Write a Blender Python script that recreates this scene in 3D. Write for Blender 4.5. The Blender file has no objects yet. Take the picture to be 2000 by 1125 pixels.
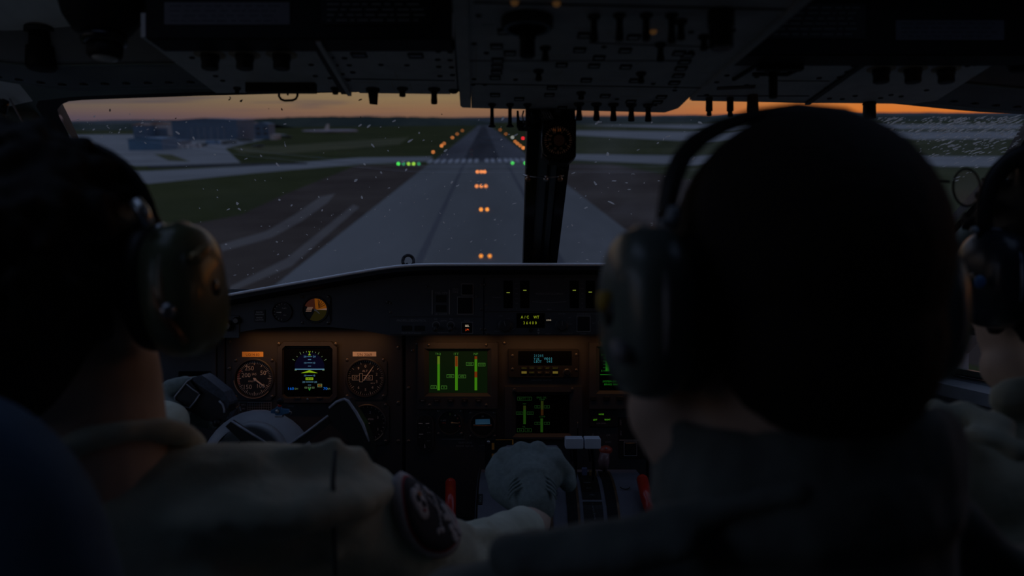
import bpy, math, random
from mathutils import Vector, Matrix, noise
random.seed(7)
SC = bpy.context.scene
# ---------------------------------------------------------------- camera, sky, exposure
H = 18.0
FPX = 1500.0
PITCH = math.radians(12.3)
ROLL = math.radians(-0.55)
CAMR = (Matrix.Rotation(math.radians(90) - PITCH, 4, 'X') @ Matrix.Rotation(ROLL, 4, 'Z'))
CAMM = Matrix.Translation((0, 0, H)) @ CAMR
cam_d = bpy.data.cameras.new('camera')
cam = bpy.data.objects.new('camera', cam_d)
SC.collection.objects.link(cam)
cam.matrix_world = CAMM
cam_d.sensor_width = 36.0
cam_d.lens = 36.0 * FPX / 2000.0
cam_d.clip_start = 0.02
cam_d.clip_end = 40000
cam_d.dof.use_dof = True
cam_d.dof.focus_distance = 1.48
cam_d.dof.aperture_fstop = 3.8
cam_d.dof.aperture_blades = 0
SC.camera = cam
SC.view_settings.view_transform = 'Standard'
SC.view_settings.look = 'None'
SC.view_settings.exposure = 0.0
SC.view_settings.gamma = 1.0
SC.view_settings.use_curve_mapping = False
SC.cycles.max_bounces = 8
SC.cycles.transparent_max_bounces = 12
SC.cycles.caustics_reflective = False
SC.cycles.caustics_refractive = False
# cockpit frame: x right, y forward, z up, metres, origin at the observer's eye
KM = CAMM @ Matrix(((1, 0, 0, 0), (0, 0, 1, 0), (0, -1, 0, 0), (0, 0, 0, 1)))

def s2l(c):
    c = c / 255.0
    return c / 12.92 if c <= 0.04045 else ((c + 0.055) / 1.055) ** 2.4
def rgb(r, g, b, k=1.0):
    return (s2l(r) * k, s2l(g) * k, s2l(b) * k, 1)

W = bpy.data.worlds.new('dusk_sky')
SC.world = W
W.use_nodes = True
nt = W.node_tree
nt.nodes.clear()
def N(tree, typ, **kw):
    n = tree.nodes.new(typ)
    for k, v in kw.items():
        if k == 'inp':
            for i, x in v.items():
                n.inputs[i].default_value = x
        else:
            setattr(n, k, v)
    return n
def L(tree, a, b):
    tree.links.new(a, b)
def ramp(tree, stops, interp='LINEAR'):
    n = tree.nodes.new('ShaderNodeValToRGB')
    n.color_ramp.interpolation = interp
    el = n.color_ramp.elements
    while len(el) > 1:
        el.remove(el[-1])
    el[0].position, el[0].color = stops[0]
    for p, c in stops[1:]:
        e = el.new(p)
        e.color = c
    return n
tc = N(nt, 'ShaderNodeTexCoord')
sx = N(nt, 'ShaderNodeSeparateXYZ')
L(nt, tc.outputs['Generated'], sx.inputs[0])
sq = N(nt, 'ShaderNodeMath', operation='POWER', inp={1: 0.5})
mx0 = N(nt, 'ShaderNodeMath', operation='MAXIMUM', inp={1: 0.0})
L(nt, sx.outputs[2], mx0.inputs[0]); L(nt, mx0.outputs[0], sq.inputs[0])   # sqrt(elevation): more room near the horizon
P_ = lambda z: math.sqrt(z)
ZEN = (.12, .16, .26, 1)
MID = (.22, .275, .42, 1)
rl = ramp(nt, [(0, rgb(84, 72, 84)), (P_(.008), rgb(84, 72, 84)), (P_(.014), rgb(98, 82, 82)), (P_(.024), rgb(106, 92, 80)), (P_(.045), rgb(128, 110, 92)), (P_(.12), rgb(125, 118, 118)), (P_(.3), MID), (P_(.6), (.15, .20, .34, 1)), (1, ZEN)])
rm = ramp(nt, [(0, rgb(125, 92, 78)), (P_(.006), rgb(130, 96, 76)), (P_(.014), rgb(141, 104, 77)), (P_(.03), rgb(142, 118, 84)), (P_(.06), rgb(145, 126, 100)), (P_(.14), rgb(130, 124, 122)), (P_(.32), MID), (P_(.6), (.15, .20, .34, 1)), (1, ZEN)])
rr = ramp(nt, [(0, rgb(204, 104, 34)), (P_(.01), rgb(222, 122, 44)), (P_(.03), rgb(222, 140, 66)), (P_(.06), rgb(180, 130, 85)), (P_(.16), rgb(118, 108, 104)), (P_(.35), MID), (P_(.6), (.15, .20, .34, 1)), (1, ZEN)])
az = N(nt, 'ShaderNodeMath', operation='ARCTAN2')
L(nt, sx.outputs[0], az.inputs[0]); L(nt, sx.outputs[1], az.inputs[1])
m1 = N(nt, 'ShaderNodeMapRange', interpolation_type='SMOOTHSTEP', inp={1: -0.58, 2: -0.08})
m2 = N(nt, 'ShaderNodeMapRange', interpolation_type='SMOOTHSTEP', inp={1: -0.02, 2: 0.5})
L(nt, az.outputs[0], m1.inputs[0]); L(nt, az.outputs[0], m2.inputs[0])
for r_ in (rl, rm, rr):
    L(nt, sq.outputs[0], r_.inputs[0])
x1 = N(nt, 'ShaderNodeMixRGB'); x2 = N(nt, 'ShaderNodeMixRGB')
L(nt, m1.outputs[0], x1.inputs[0]); L(nt, rl.outputs[0], x1.inputs[1]); L(nt, rm.outputs[0], x1.inputs[2])
L(nt, m2.outputs[0], x2.inputs[0]); L(nt, x1.outputs[0], x2.inputs[1]); L(nt, rr.outputs[0], x2.inputs[2])
# thin purple cloud streaks low in the sky
mp = N(nt, 'ShaderNodeMapping', inp={3: (3.2, 3.2, 120.0)})
L(nt, tc.outputs['Generated'], mp.inputs[0])
nz = N(nt, 'ShaderNodeTexNoise', inp={'Scale': 1.6, 'Detail': 3.0, 'Roughness': .5})
L(nt, mp.outputs[0], nz.inputs[0])
cm = N(nt, 'ShaderNodeMapRange', interpolation_type='SMOOTHSTEP', inp={1: .53, 2: .66, 3: 0.0, 4: .75})
L(nt, nz.outputs[0], cm.inputs[0])
el_ = N(nt, 'ShaderNodeMapRange', interpolation_type='SMOOTHSTEP', inp={1: .02, 2: .045, 3: 1.0, 4: 0.0})
L(nt, sx.outputs[2], el_.inputs[0])
sd = N(nt, 'ShaderNodeMapRange', interpolation_type='SMOOTHSTEP', inp={1: -0.25, 2: 0.02, 3: 1.0, 4: 0.12})
L(nt, az.outputs[0], sd.inputs[0])
mu = N(nt, 'ShaderNodeMath', operation='MULTIPLY'); mv = N(nt, 'ShaderNodeMath', operation='MULTIPLY')
L(nt, cm.outputs[0], mu.inputs[0]); L(nt, el_.outputs[0], mu.inputs[1])
L(nt, mu.outputs[0], mv.inputs[0]); L(nt, sd.outputs[0], mv.inputs[1])
x3 = N(nt, 'ShaderNodeMixRGB', inp={2: rgb(66, 63, 80)})
L(nt, mv.outputs[0], x3.inputs[0]); L(nt, x2.outputs[0], x3.inputs[1])
bg = N(nt, 'ShaderNodeBackground', inp={1: 1.0})
L(nt, x3.outputs[0], bg.inputs[0])
wo = N(nt, 'ShaderNodeOutputWorld')
L(nt, bg.outputs[0], wo.inputs[0])

# ---------------------------------------------------------------- materials
MATS = {}
def mat(name, col, rough=.6, metal=0.0, spec=.4, var=.12, scale=40.0, bump=0.0, emit=None, es=1.0, trans=0.0, coat=0.0, sheen=0.0):
    if name in MATS:
        return MATS[name]
    m = bpy.data.materials.new(name)
    m.use_nodes = True
    t = m.node_tree
    b = t.nodes['Principled BSDF']
    b.inputs['Roughness'].default_value = rough
    b.inputs['Metallic'].default_value = metal
    b.inputs['Specular IOR Level'].default_value = spec
    b.inputs['Coat Weight'].default_value = coat
    b.inputs['Sheen Weight'].default_value = sheen
    if trans:
        b.inputs['Transmission Weight'].default_value = trans
    c = tuple(col[:3]) + (1,)
    b.inputs['Base Color'].default_value = c
    if var:
        co = N(t, 'ShaderNodeTexCoord')
        nz = N(t, 'ShaderNodeTexNoise', inp={'Scale': scale, 'Detail': 4.0})
        L(t, co.outputs['Object'], nz.inputs[0])
        mr = N(t, 'ShaderNodeMapRange', inp={1: .3, 2: .7, 3: 1 - var, 4: 1 + var})
        L(t, nz.outputs[0], mr.inputs[0])
        mm = N(t, 'ShaderNodeMixRGB', blend_type='MULTIPLY', inp={0: 1.0, 1: c})
        L(t, mr.outputs[0], mm.inputs[2])
        L(t, mm.outputs[0], b.inputs['Base Color'])
        if bump:
            bp = N(t, 'ShaderNodeBump', inp={'Strength': bump, 'Distance': .002})
            n2 = N(t, 'ShaderNodeTexNoise', inp={'Scale': scale * 6, 'Detail': 5.0})
            L(t, co.outputs['Object'], n2.inputs[0])
            L(t, n2.outputs[0], bp.inputs['Height'])
            L(t, bp.outputs[0], b.inputs['Normal'])
    if emit:
        b.inputs['Emission Color'].default_value = tuple(emit[:3]) + (1,)
        b.inputs['Emission Strength'].default_value = es
    MATS[name] = m
    return m
GK = 1.0
def glow(name, r, g, b, k=1.0):
    return mat(name, (.004, .004, .004), rough=.6, spec=0, var=0, emit=rgb(r, g, b), es=k * GK)
def glass(name, dirt=.0, tint=(.97, .975, .98, 1)):
    m = bpy.data.materials.new(name)
    m.use_nodes = True
    t = m.node_tree
    t.nodes.clear()
    tr = N(t, 'ShaderNodeBsdfTransparent', inp={0: tint})
    gl = N(t, 'ShaderNodeBsdfGlossy', inp={0: (1, 1, 1, 1), 1: .02})
    mx = N(t, 'ShaderNodeMixShader', inp={0: .035})
    L(t, tr.outputs[0], mx.inputs[1]); L(t, gl.outputs[0], mx.inputs[2])
    out = N(t, 'ShaderNodeOutputMaterial')
    if dirt:
        di = N(t, 'ShaderNodeBsdfTranslucent', inp={0: (.75, .75, .75, 1)})
        co = N(t, 'ShaderNodeTexCoord')
        nz = N(t, 'ShaderNodeTexNoise', inp={'Scale': 9.0, 'Detail': 6.0, 'Roughness': .65})
        L(t, co.outputs['Object'], nz.inputs[0])
        mr = N(t, 'ShaderNodeMapRange', inp={1: .42, 2: .72, 3: dirt * .15, 4: dirt})
        L(t, nz.outputs[0], mr.inputs[0])
        m2 = N(t, 'ShaderNodeMixShader')
        L(t, mr.outputs[0], m2.inputs[0]); L(t, mx.outputs[0], m2.inputs[1]); L(t, di.outputs[0], m2.inputs[2])
        L(t, m2.outputs[0], out.inputs[0])
    else:
        L(t, mx.outputs[0], out.inputs[0])
    MATS[name] = m
    return m

# ---------------------------------------------------------------- object helpers
BASE = {}
def tag(o, label=None, cat=None, group=None, kind=None):
    if label: o['label'] = label
    if cat: o['category'] = cat
    if group: o['group'] = group
    if kind: o['kind'] = kind
    return o
def link(o):
    SC.collection.objects.link(o)
    return o
def place(o, base, frame):
    o.matrix_world = (frame if frame is not None else Matrix()) @ Matrix.Translation(base)
def thing(name, label, cat, base, group=None, frame=KM):
    o = link(bpy.data.objects.new(name, None))
    o.empty_display_size = .02
    place(o, base, frame)
    BASE[o] = (Vector(base), frame)
    return tag(o, label, cat, group)
def P(u, v, d):
    return Vector(((u - 1000.0) / FPX * d, d, (562.5 - v) / FPX * d))
_tx = {}
def text_mesh(s):
    if s not in _tx:
        c = bpy.data.curves.new('lettering', 'FONT')
        c.body = s; c.size = 1.0; c.resolution_u = 2
        o = bpy.data.objects.new('lettering', c)
        m = o.to_mesh()
        vs = [v.co.copy() for v in m.vertices]
        fs = [tuple(p.vertices) for p in m.polygons]
        o.to_mesh_clear()
        bpy.data.objects.remove(o)
        if vs:
            x0 = min(v.x for v in vs); x1 = max(v.x for v in vs); y0 = min(v.y for v in vs); y1 = max(v.y for v in vs)
        else:
            x0 = x1 = y0 = y1 = 0
        _tx[s] = (vs, fs, x0, x1, y0, y1)
    return _tx[s]
class Frame:
    """flat working frame: a right, b up, h towards the viewer, in millimetres"""
    def __init__(s, o, X=(1, 0, 0), Y=(0, 0, 1), Nn=(0, -1, 0), k=.001):
        s.o, s.X, s.Y, s.N, s.k = Vector(o), Vector(X).normalized(), Vector(Y).normalized(), Vector(Nn).normalized(), k
    def __call__(s, a, b, h=0):
        return s.o + (s.X * a + s.Y * b + s.N * h) * s.k
def FR(u, v, d, k=None):
    """frame facing the observer, one unit = one photo pixel at depth d"""
    return Frame(P(u, v, d), k=(d / FPX if k is None else k))
class MB:
    def __init__(s):
        s.v = []; s.f = []; s.m = []; s.sm = []; s.ms = []
    def mi(s, m):
        if m not in s.ms: s.ms.append(m)
        return s.ms.index(m)
    def add(s, vs, fs, m, smooth=False):
        o = len(s.v); i = s.mi(m)
        s.v += [Vector(x) for x in vs]
        for f in fs:
            s.f.append(tuple(o + k for k in f)); s.m.append(i); s.sm.append(smooth)
        return s
    def hexa(s, p, m):
        return s.add(p, [(0, 1, 2, 3), (7, 6, 5, 4), (0, 4, 5, 1), (1, 5, 6, 2), (2, 6, 7, 3), (3, 7, 4, 0)], m)
    def box(s, F, a0, b0, a1, b1, h0, h1, m, bev=0):
        """a slab; bev chamfers its front edges"""
        if a0 > a1: a0, a1 = a1, a0
        if b0 > b1: b0, b1 = b1, b0
        if not bev:
            return s.hexa([F(a0, b0, h0), F(a1, b0, h0), F(a1, b1, h0), F(a0, b1, h0), F(a0, b0, h1), F(a1, b0, h1), F(a1, b1, h1), F(a0, b1, h1)], m)
        c = bev
        q = lambda e, h: [F(a0 + e + c, b0 + e, h), F(a1 - e - c, b0 + e, h), F(a1 - e, b0 + e + c, h), F(a1 - e, b1 - e - c, h), F(a1 - e - c, b1 - e, h), F(a0 + e + c, b1 - e, h), F(a0 + e, b1 - e - c, h), F(a0 + e, b0 + e + c, h)]
        r = q(0, h0) + q(0, h1 - c * .6) + q(c * .6, h1)
        fs = []
        for k in range(2):
            for i in range(8):
                j = (i + 1) % 8
                fs.append((k * 8 + i, k * 8 + j, k * 8 + 8 + j, k * 8 + 8 + i))
        fs.append(tuple(range(16, 24))); fs.append(tuple(reversed(range(8))))
        return s.add(r, fs, m)
    def poly(s, F, pts, h0, h1, m):
        n = len(pts)
        vs = [F(a, b, h0) for a, b in pts] + [F(a, b, h1) for a, b in pts]
        fs = [tuple(range(n, 2 * n)), tuple(reversed(range(n)))] + [(i, (i + 1) % n, n + (i + 1) % n, n + i) for i in range(n)]
        return s.add(vs, fs, m)
    def frame(s, F, a0, b0, a1, b1, w, h0, h1, m):
        s.box(F, a0, b0, a1, b0 + w, h0, h1, m); s.box(F, a0, b1 - w, a1, b1, h0, h1, m)
        s.box(F, a0, b0 + w, a0 + w, b1 - w, h0, h1, m); s.box(F, a1 - w, b0 + w, a1, b1 - w, h0, h1, m)
        return s
    def lathe(s, F, a, b, prof, m, n=24, smooth=False, t0=0.0, t1=2 * math.pi):
        full = abs(t1 - t0 - 2 * math.pi) < 1e-6
        k = n if full else n + 1
        vs = []
        for r, h in prof:
            for i in range(k):
                t = t0 + (t1 - t0) * i / n
                vs.append(F(a + r * math.cos(t), b + r * math.sin(t), h))
        fs = []
        for j in range(len(prof) - 1):
            for i in range(n):
                i2 = (i + 1) % k if full else i + 1
                fs.append((j * k + i, j * k + i2, (j + 1) * k + i2, (j + 1) * k + i))
        if full and prof[-1][0] > 0: fs.append(tuple((len(prof) - 1) * k + i for i in range(k)))
        if full and prof[0][0] > 0: fs.append(tuple(reversed(range(k))))
        return s.add(vs, fs, m, smooth)
    def ring(s, F, a, b, r0, r1, h0, h1, m, n=32, t0=0.0, t1=2 * math.pi):
        k = n + 1
        vs = []
        for r, h in ((r0, h0), (r1, h0), (r1, h1), (r0, h1)):
            for i in range(k):
                t = t0 + (t1 - t0) * i / n
                vs.append(F(a + r * math.cos(t), b + r * math.sin(t), h))
        fs = []
        for j in range(4):
            for i in range(n):
                j2 = (j + 1) % 4
                fs.append((j * k + i, j * k + i + 1, j2 * k + i + 1, j2 * k + i))
        return s.add(vs, fs, m)
    def line(s, F, a0, b0, a1, b1, w, h0, h1, m):
        dx, dy = a1 - a0, b1 - b0
        l = math.hypot(dx, dy) or 1e-6
        nx, ny = -dy / l * w / 2, dx / l * w / 2
        return s.hexa([F(a0 - nx, b0 - ny, h0), F(a1 - nx, b1 - ny, h0), F(a1 + nx, b1 + ny, h0), F(a0 + nx, b0 + ny, h0),
                       F(a0 - nx, b0 - ny, h1), F(a1 - nx, b1 - ny, h1), F(a1 + nx, b1 + ny, h1), F(a0 + nx, b0 + ny, h1)], m)
    def text(s, F, st, a, b, size, m, h=0.4, align='C', ang=0.0, wide=1.0):
        """size = cap height, (a,b) = middle of the text"""
        vs, fs, x0, x1, y0, y1 = text_mesh(st)
        if not vs: return s
        k = size / max(1e-6, y1 - y0)
        cx = {'C': (x0 + x1) / 2, 'L': x0, 'R': x1}[align]
        cy = (y0 + y1) / 2
        ca, sa = math.cos(ang), math.sin(ang)
        o = []
        for p in vs:
            x, y = (p.x - cx) * k * wide, (p.y - cy) * k
            o.append(F(a + x * ca - y * sa, b + x * sa + y * ca, h))
        return s.add(o, fs, m)
    def tube(s, pts, r, m, n=10, caps=True, smooth=True, flat=None):
        pts = [Vector(p) for p in pts]
        rs = r if isinstance(r, (list, tuple)) else [r] * len(pts)
        up = Vector((0, 0, 1))
        vs = []; fs = []
        prev = None
        for i, p in enumerate(pts):
            t = (pts[min(i + 1, len(pts) - 1)] - pts[max(i - 1, 0)]).normalized()
            if prev is None:
                a = t.cross(up)
                if a.length < 1e-3: a = t.cross(Vector((1, 0, 0)))
            else:
                a = prev - t * prev.dot(t)
            a.normalize(); prev = a
            c = t.cross(a)
            fx, fy = flat or (1, 1)
            for j in range(n):
                q = 2 * math.pi * j / n
                vs.append(p + (a * math.cos(q) * fx + c * math.sin(q) * fy) * rs[i])
        for i in range(len(pts) - 1):
            for j in range(n):
                k = (j + 1) % n
                fs.append((i * n + j, i * n + k, (i + 1) * n + k, (i + 1) * n + j))
        if caps:
            fs.append(tuple(reversed(range(n)))); fs.append(tuple((len(pts) - 1) * n + j for j in range(n)))
        return s.add(vs, fs, m, smooth)
    def ball(s, c, r, m, n=16, rot=None, k=8, pw=1.0):
        """ellipsoid; pw < 1 makes it boxier"""
        c = Vector(c); r = Vector((r, r, r)) if isinstance(r, (int, float)) else Vector(r)
        vs = []; fs = []
        sg = lambda x: math.copysign(abs(x) ** pw, x)
        for i in range(1, k):
            ph = math.pi * i / k
            for j in range(n):
                th = 2 * math.pi * j / n
                p = Vector((sg(math.sin(ph)) * sg(math.cos(th)) * r.x, sg(math.sin(ph)) * sg(math.sin(th)) * r.y, sg(math.cos(ph)) * r.z))
                if rot: p = rot @ p
                vs.append(c + p)
        tp = Vector((0, 0, r.z)); bt = Vector((0, 0, -r.z))
        if rot: tp = rot @ tp; bt = rot @ bt
        vs += [c + tp, c + bt]
        for i in range(k - 2):
            for j in range(n):
                q = (j + 1) % n
                fs.append((i * n + j, (i + 1) * n + j, (i + 1) * n + q, i * n + q))
        T = len(vs) - 2; B = T + 1
        for j in range(n):
            q = (j + 1) % n
            fs.append((T, j, q)); fs.append((B, (k - 2) * n + q, (k - 2) * n + j))
        return s.add(vs, fs, m, True)
    def cone(s, p0, p1, r0, r1, m, n=14):
        """rounded limb between two joints"""
        p0 = Vector(p0); p1 = Vector(p1)
        d = (p1 - p0); l = d.length or 1e-6; d = d / l
        pts = []; rs = []
        for q in (-1, -.86, -.6, -.3, 0):
            pts.append(p0 + d * r0 * q); rs.append(max(.0004, r0 * math.sqrt(max(0, 1 - q * q))))
        for q in (.33, .66):
            pts.append(p0 + d * l * q); rs.append(r0 + (r1 - r0) * q)
        for q in (0, .3, .6, .86, 1):
            pts.append(p1 + d * r1 * q); rs.append(max(.0004, r1 * math.sqrt(max(0, 1 - q * q))))
        return s.tube(pts, rs, m, n)
    def build(s, name, parent=None, base=None, frame=KM, label=None):
        if parent is not None:
            base, frame = BASE[parent]
        base = Vector(base if base is not None else (0, 0, 0))
        me = bpy.data.meshes.new(name)
        me.from_pydata([v - base for v in s.v], [], s.f)
        for m in s.ms: me.materials.append(m)
        me.polygons.foreach_set('material_index', s.m)
        me.polygons.foreach_set('use_smooth', s.sm)
        me.update()
        o = link(bpy.data.objects.new(name, me))
        if parent is not None:
            o.parent = parent
        else:
            place(o, base, frame)
        BASE[o] = (base, frame)
        if label: o['label'] = label
        return o
def shift_copy(o, parent, off):
    """copy of a part under the same parent, moved by off (cockpit metres)"""
    c = link(o.copy())
    c.parent = parent
    c.location = Vector(off)
    for ch in o.children:
        g = link(ch.copy()); g.parent = c
    return c
def lamp(name, kind, loc, energy, col, parent=None, size=.1, size_y=None, rot=None, frame=KM):
    ld = bpy.data.lights.new(name, kind)
    ld.energy = energy; ld.color = col
    if kind == 'AREA':
        ld.shape = 'RECTANGLE'; ld.size = size; ld.size_y = size_y or size; ld.spread = math.radians(95)
    elif kind == 'POINT':
        ld.shadow_soft_size = size
    o = link(bpy.data.objects.new(name, ld))
    if parent is not None:
        b, fr = BASE[parent]
        o.parent = parent
        o.matrix_local = Matrix.Translation(Vector(loc) - b) @ (rot or Matrix())
    else:
        o.matrix_world = frame @ Matrix.Translation(Vector(loc)) @ (rot or Matrix())
    return o
# ================================================================ OUTSIDE: airfield in world metres
WM = Matrix()
def G(u, v, z=0.0):
    d = CAMR.to_3x3() @ Vector(((u - 1000) / FPX, (562.5 - v) / FPX, -1))
    t = (z - H) / d.z
    return Vector((0, 0, H)) + d * t
def ground_mat(name, c1, c2, scale=.02, detail=6, rough=1.0, stretch=(1, 1, 1)):
    m = bpy.data.materials.new(name)
    m.use_nodes = True
    t = m.node_tree
    b = t.nodes['Principled BSDF']
    b.inputs['Roughness'].default_value = rough
    b.inputs['Specular IOR Level'].default_value = 0.0
    co = N(t, 'ShaderNodeTexCoord')
    mp = N(t, 'ShaderNodeMapping', inp={3: stretch})
    L(t, co.outputs['Object'], mp.inputs[0])
    nz = N(t, 'ShaderNodeTexNoise', inp={'Scale': scale, 'Detail': detail, 'Roughness': .6})
    L(t, mp.outputs[0], nz.inputs[0])
    r = ramp(t, [(.35, c1), (.65, c2)])
    L(t, nz.outputs[0], r.inputs[0])
    L(t, r.outputs[0], b.inputs['Base Color'])
    MATS[name] = m
    return m
M_grass = ground_mat('grass', (0.041, 0.047, 0.019, 1), (0.067, 0.071, 0.028, 1), .012)
M_grass2 = ground_mat('dry_grass', (0.084, 0.084, 0.045, 1), (0.129, 0.123, 0.065, 1), .02)
M_conc = ground_mat('concrete', (0.129, 0.129, 0.123, 1), (0.194, 0.194, 0.187, 1), .03, stretch=(1, .12, 1))
M_asph = ground_mat('asphalt', (0.084, 0.084, 0.090, 1), (0.135, 0.135, 0.142, 1), .03, stretch=(1, .1, 1))
M_rub = ground_mat('rubber_marks', (0.045, 0.045, 0.048, 1), (0.077, 0.077, 0.084, 1), .05, stretch=(1, .05, 1))
M_taxi = ground_mat('taxiway', (0.206, 0.206, 0.200, 1), (0.271, 0.271, 0.265, 1), .02)
M_dirt = ground_mat('bare_earth', (0.065, 0.048, 0.039, 1), (0.103, 0.081, 0.065, 1), .03)
M_track = ground_mat('vehicle_track', (0.142, 0.123, 0.110, 1), (0.181, 0.161, 0.142, 1), .03)
M_paint = ground_mat('runway_paint', (0.355, 0.361, 0.374, 1), (0.484, 0.490, 0.503, 1), .4)
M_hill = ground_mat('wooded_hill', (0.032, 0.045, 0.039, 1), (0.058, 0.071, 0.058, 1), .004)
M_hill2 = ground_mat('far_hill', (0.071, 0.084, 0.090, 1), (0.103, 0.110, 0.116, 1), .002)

def slab(name, pts, z, m, thick=.04):
    mb = MB()
    F = Frame((0, 0, z), X=(1, 0, 0), Y=(0, 1, 0), Nn=(0, 0, 1), k=1.0)
    mb.poly(F, [(p.x, p.y) for p in pts], -thick, 0, m)
    o = mb.build(name, None, (0, 0, 0), WM)
    return tag(o, kind='structure')
# the ground itself
mb = MB()
F0 = Frame((0, 0, 0), X=(1, 0, 0), Y=(0, 1, 0), Nn=(0, 0, 1), k=1.0)
mb.poly(F0, [(-9000, -300), (9000, -300), (9000, 14000), (-9000, 14000)], -.5, 0, M_grass)
tag(mb.build('ground', None, (0, 0, 0), WM), kind='structure')
RD = (G(945, 243) - G(945, 400)); RD.z = 0; RD.normalize()          # runway heading
RN = Vector((RD.y, -RD.x, 0))
A0 = G(945, 400); A0.z = 0
cross = lambda y: A0 + RD * ((y - A0.y) / RD.y)
def rq(half, y0, y1, off=0.0, half1=None):
    a, b = cross(y0) + RN * off, cross(y1) + RN * off
    h1 = half1 or half
    return [a - RN * half, a + RN * half, b + RN * h1, b - RN * h1]
HW = (G(1225, 455) - G(665, 455)).length / 2
THR = G(945, 318).y
slab('runway', rq(HW, -250, THR + 2), .02 + .02, M_conc)
slab('runway_surface', rq(HW * .98, THR + 2, 3400), .02 + .02, M_asph)
slab('runway_rubber_band', rq(HW * .36, THR + 25, 2600, off=-1.0, half1=HW * .3), .06, M_rub)
slab('runway_seam', rq(.5, 20, THR, off=-HW * .36), .06, M_asph)
slab('runway_seam', rq(.5, 20, THR, off=HW * .42), .06, M_asph)
# piano keys
for k, u in enumerate((838, 851, 864, 878, 891, 904, 917, 930, 951, 963, 977, 990, 1001, 1013, 1026, 1038)):
    p = G(u, 317); q = cross(p.y)
    off = (p - q).dot(RN)
    slab('runway_threshold_stripe', rq(.85, THR + 4, THR + 34, off=off), .08, M_paint)
# earth shoulders either side of the threshold
E1 = lambda *a: [G(u, v) for u, v in a]
slab('bare_earth_shoulder', E1((840, 322), (700, 322), (560, 378), (470, 420), (300, 452), (-200, 540), (-400, 900), (560, 1100), (400, 660), (565, 535)), .01 + .01, M_dirt)
slab('bare_earth_shoulder', E1((1052, 318), (1225, 455), (1420, 600), (2100, 760), (2300, 520), (1800, 440), (1400, 362), (1200, 322)), .02, M_dirt)
slab('vehicle_track_path', E1((655, 378), (625, 385), (575, 420), (520, 452), (430, 478), (432, 492), (530, 465), (590, 432), (640, 396)), .04, M_track)
slab('vehicle_track_path', E1((690, 400), (560, 505), (450, 560), (440, 576), (570, 520), (702, 405)), .04, M_track)
# taxiways and apron
slab('taxiway', E1((846, 306), (700, 308), (500, 324), (290, 334), (-300, 345), (-300, 380), (290, 359), (500, 338), (700, 321), (836, 315)), .03, M_taxi)
slab('taxiway', E1((1040, 300), (1330, 304), (2300, 306), (2300, 328), (1330, 322), (1044, 309)), .03, M_taxi)
slab('taxiway_edge_strip', E1((600, 318), (400, 321), (290, 324), (290, 328), (400, 326), (600, 321)), .07, M_rub)
slab('apron', E1((560, 262), (440, 290), (470, 318), (290, 324), (-500, 330), (-500, 268), (290, 262)), .03, M_taxi)
slab('apron_grass_island', E1((300, 301), (335, 302), (372, 316), (330, 314)), .08, M_grass2)
slab('apron', E1((1080, 262), (1350, 276), (2300, 268), (2300, 256), (1400, 258), (1130, 255)), .03, M_taxi)
slab('parallel_taxiway', E1((1130, 244), (1420, 254), (2300, 250), (2300, 242), (1400, 243)), .03, M_taxi)
slab('dry_grass_strip', E1((455, 288), (560, 284), (800, 268), (780, 282), (560, 300), (470, 300)), .03, M_grass2)

# hills
def ridge(name, us, vs, D, m, depth=400, label=None, cat=None):
    mb = MB()
    vv = []; n = len(us)
    for u, v in zip(us, vs):
        d = CAMR.to_3x3() @ Vector(((u - 1000) / FPX, (562.5 - v) / FPX, -1))
        t = D / d.y
        p = Vector((0, 0, H)) + d * t
        zt = max(p.z, 1.0)
        vv += [Vector((p.x, D - depth * .3, -1)), Vector((p.x, D - depth * .1, zt * .7)), Vector((p.x, D, zt)), Vector((p.x, D + depth, -1))]
    fs = []
    for i in range(n - 1):
        for j in range(3):
            a = i * 4 + j; b = a + 4
            fs.append((a, b, b + 1, a + 1))
    mb.add(vv, fs, m)
    o = mb.build(name, None, (0, 0, 0), WM)
    return tag(o, kind='structure')
def wob(u, a, f, s=0):
    return a * noise.noise(Vector((u * f, s, 0)))
us = list(range(-300, 2400, 12))
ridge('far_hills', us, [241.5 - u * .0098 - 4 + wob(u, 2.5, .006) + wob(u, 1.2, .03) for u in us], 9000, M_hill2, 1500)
us1 = list(range(430, 960, 6))
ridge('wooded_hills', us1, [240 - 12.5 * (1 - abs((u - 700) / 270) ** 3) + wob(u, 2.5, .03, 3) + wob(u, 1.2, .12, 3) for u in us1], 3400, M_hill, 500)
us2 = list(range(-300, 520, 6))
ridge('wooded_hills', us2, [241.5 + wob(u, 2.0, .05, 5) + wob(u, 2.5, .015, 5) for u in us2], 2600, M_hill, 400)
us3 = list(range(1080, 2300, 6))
ridge('wooded_hills', us3, [229.5 - (u - 1080) * .006 + wob(u, 3, .02, 7) + wob(u, 1.5, .09, 7) for u in us3], 3600, M_hill, 500)

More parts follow.
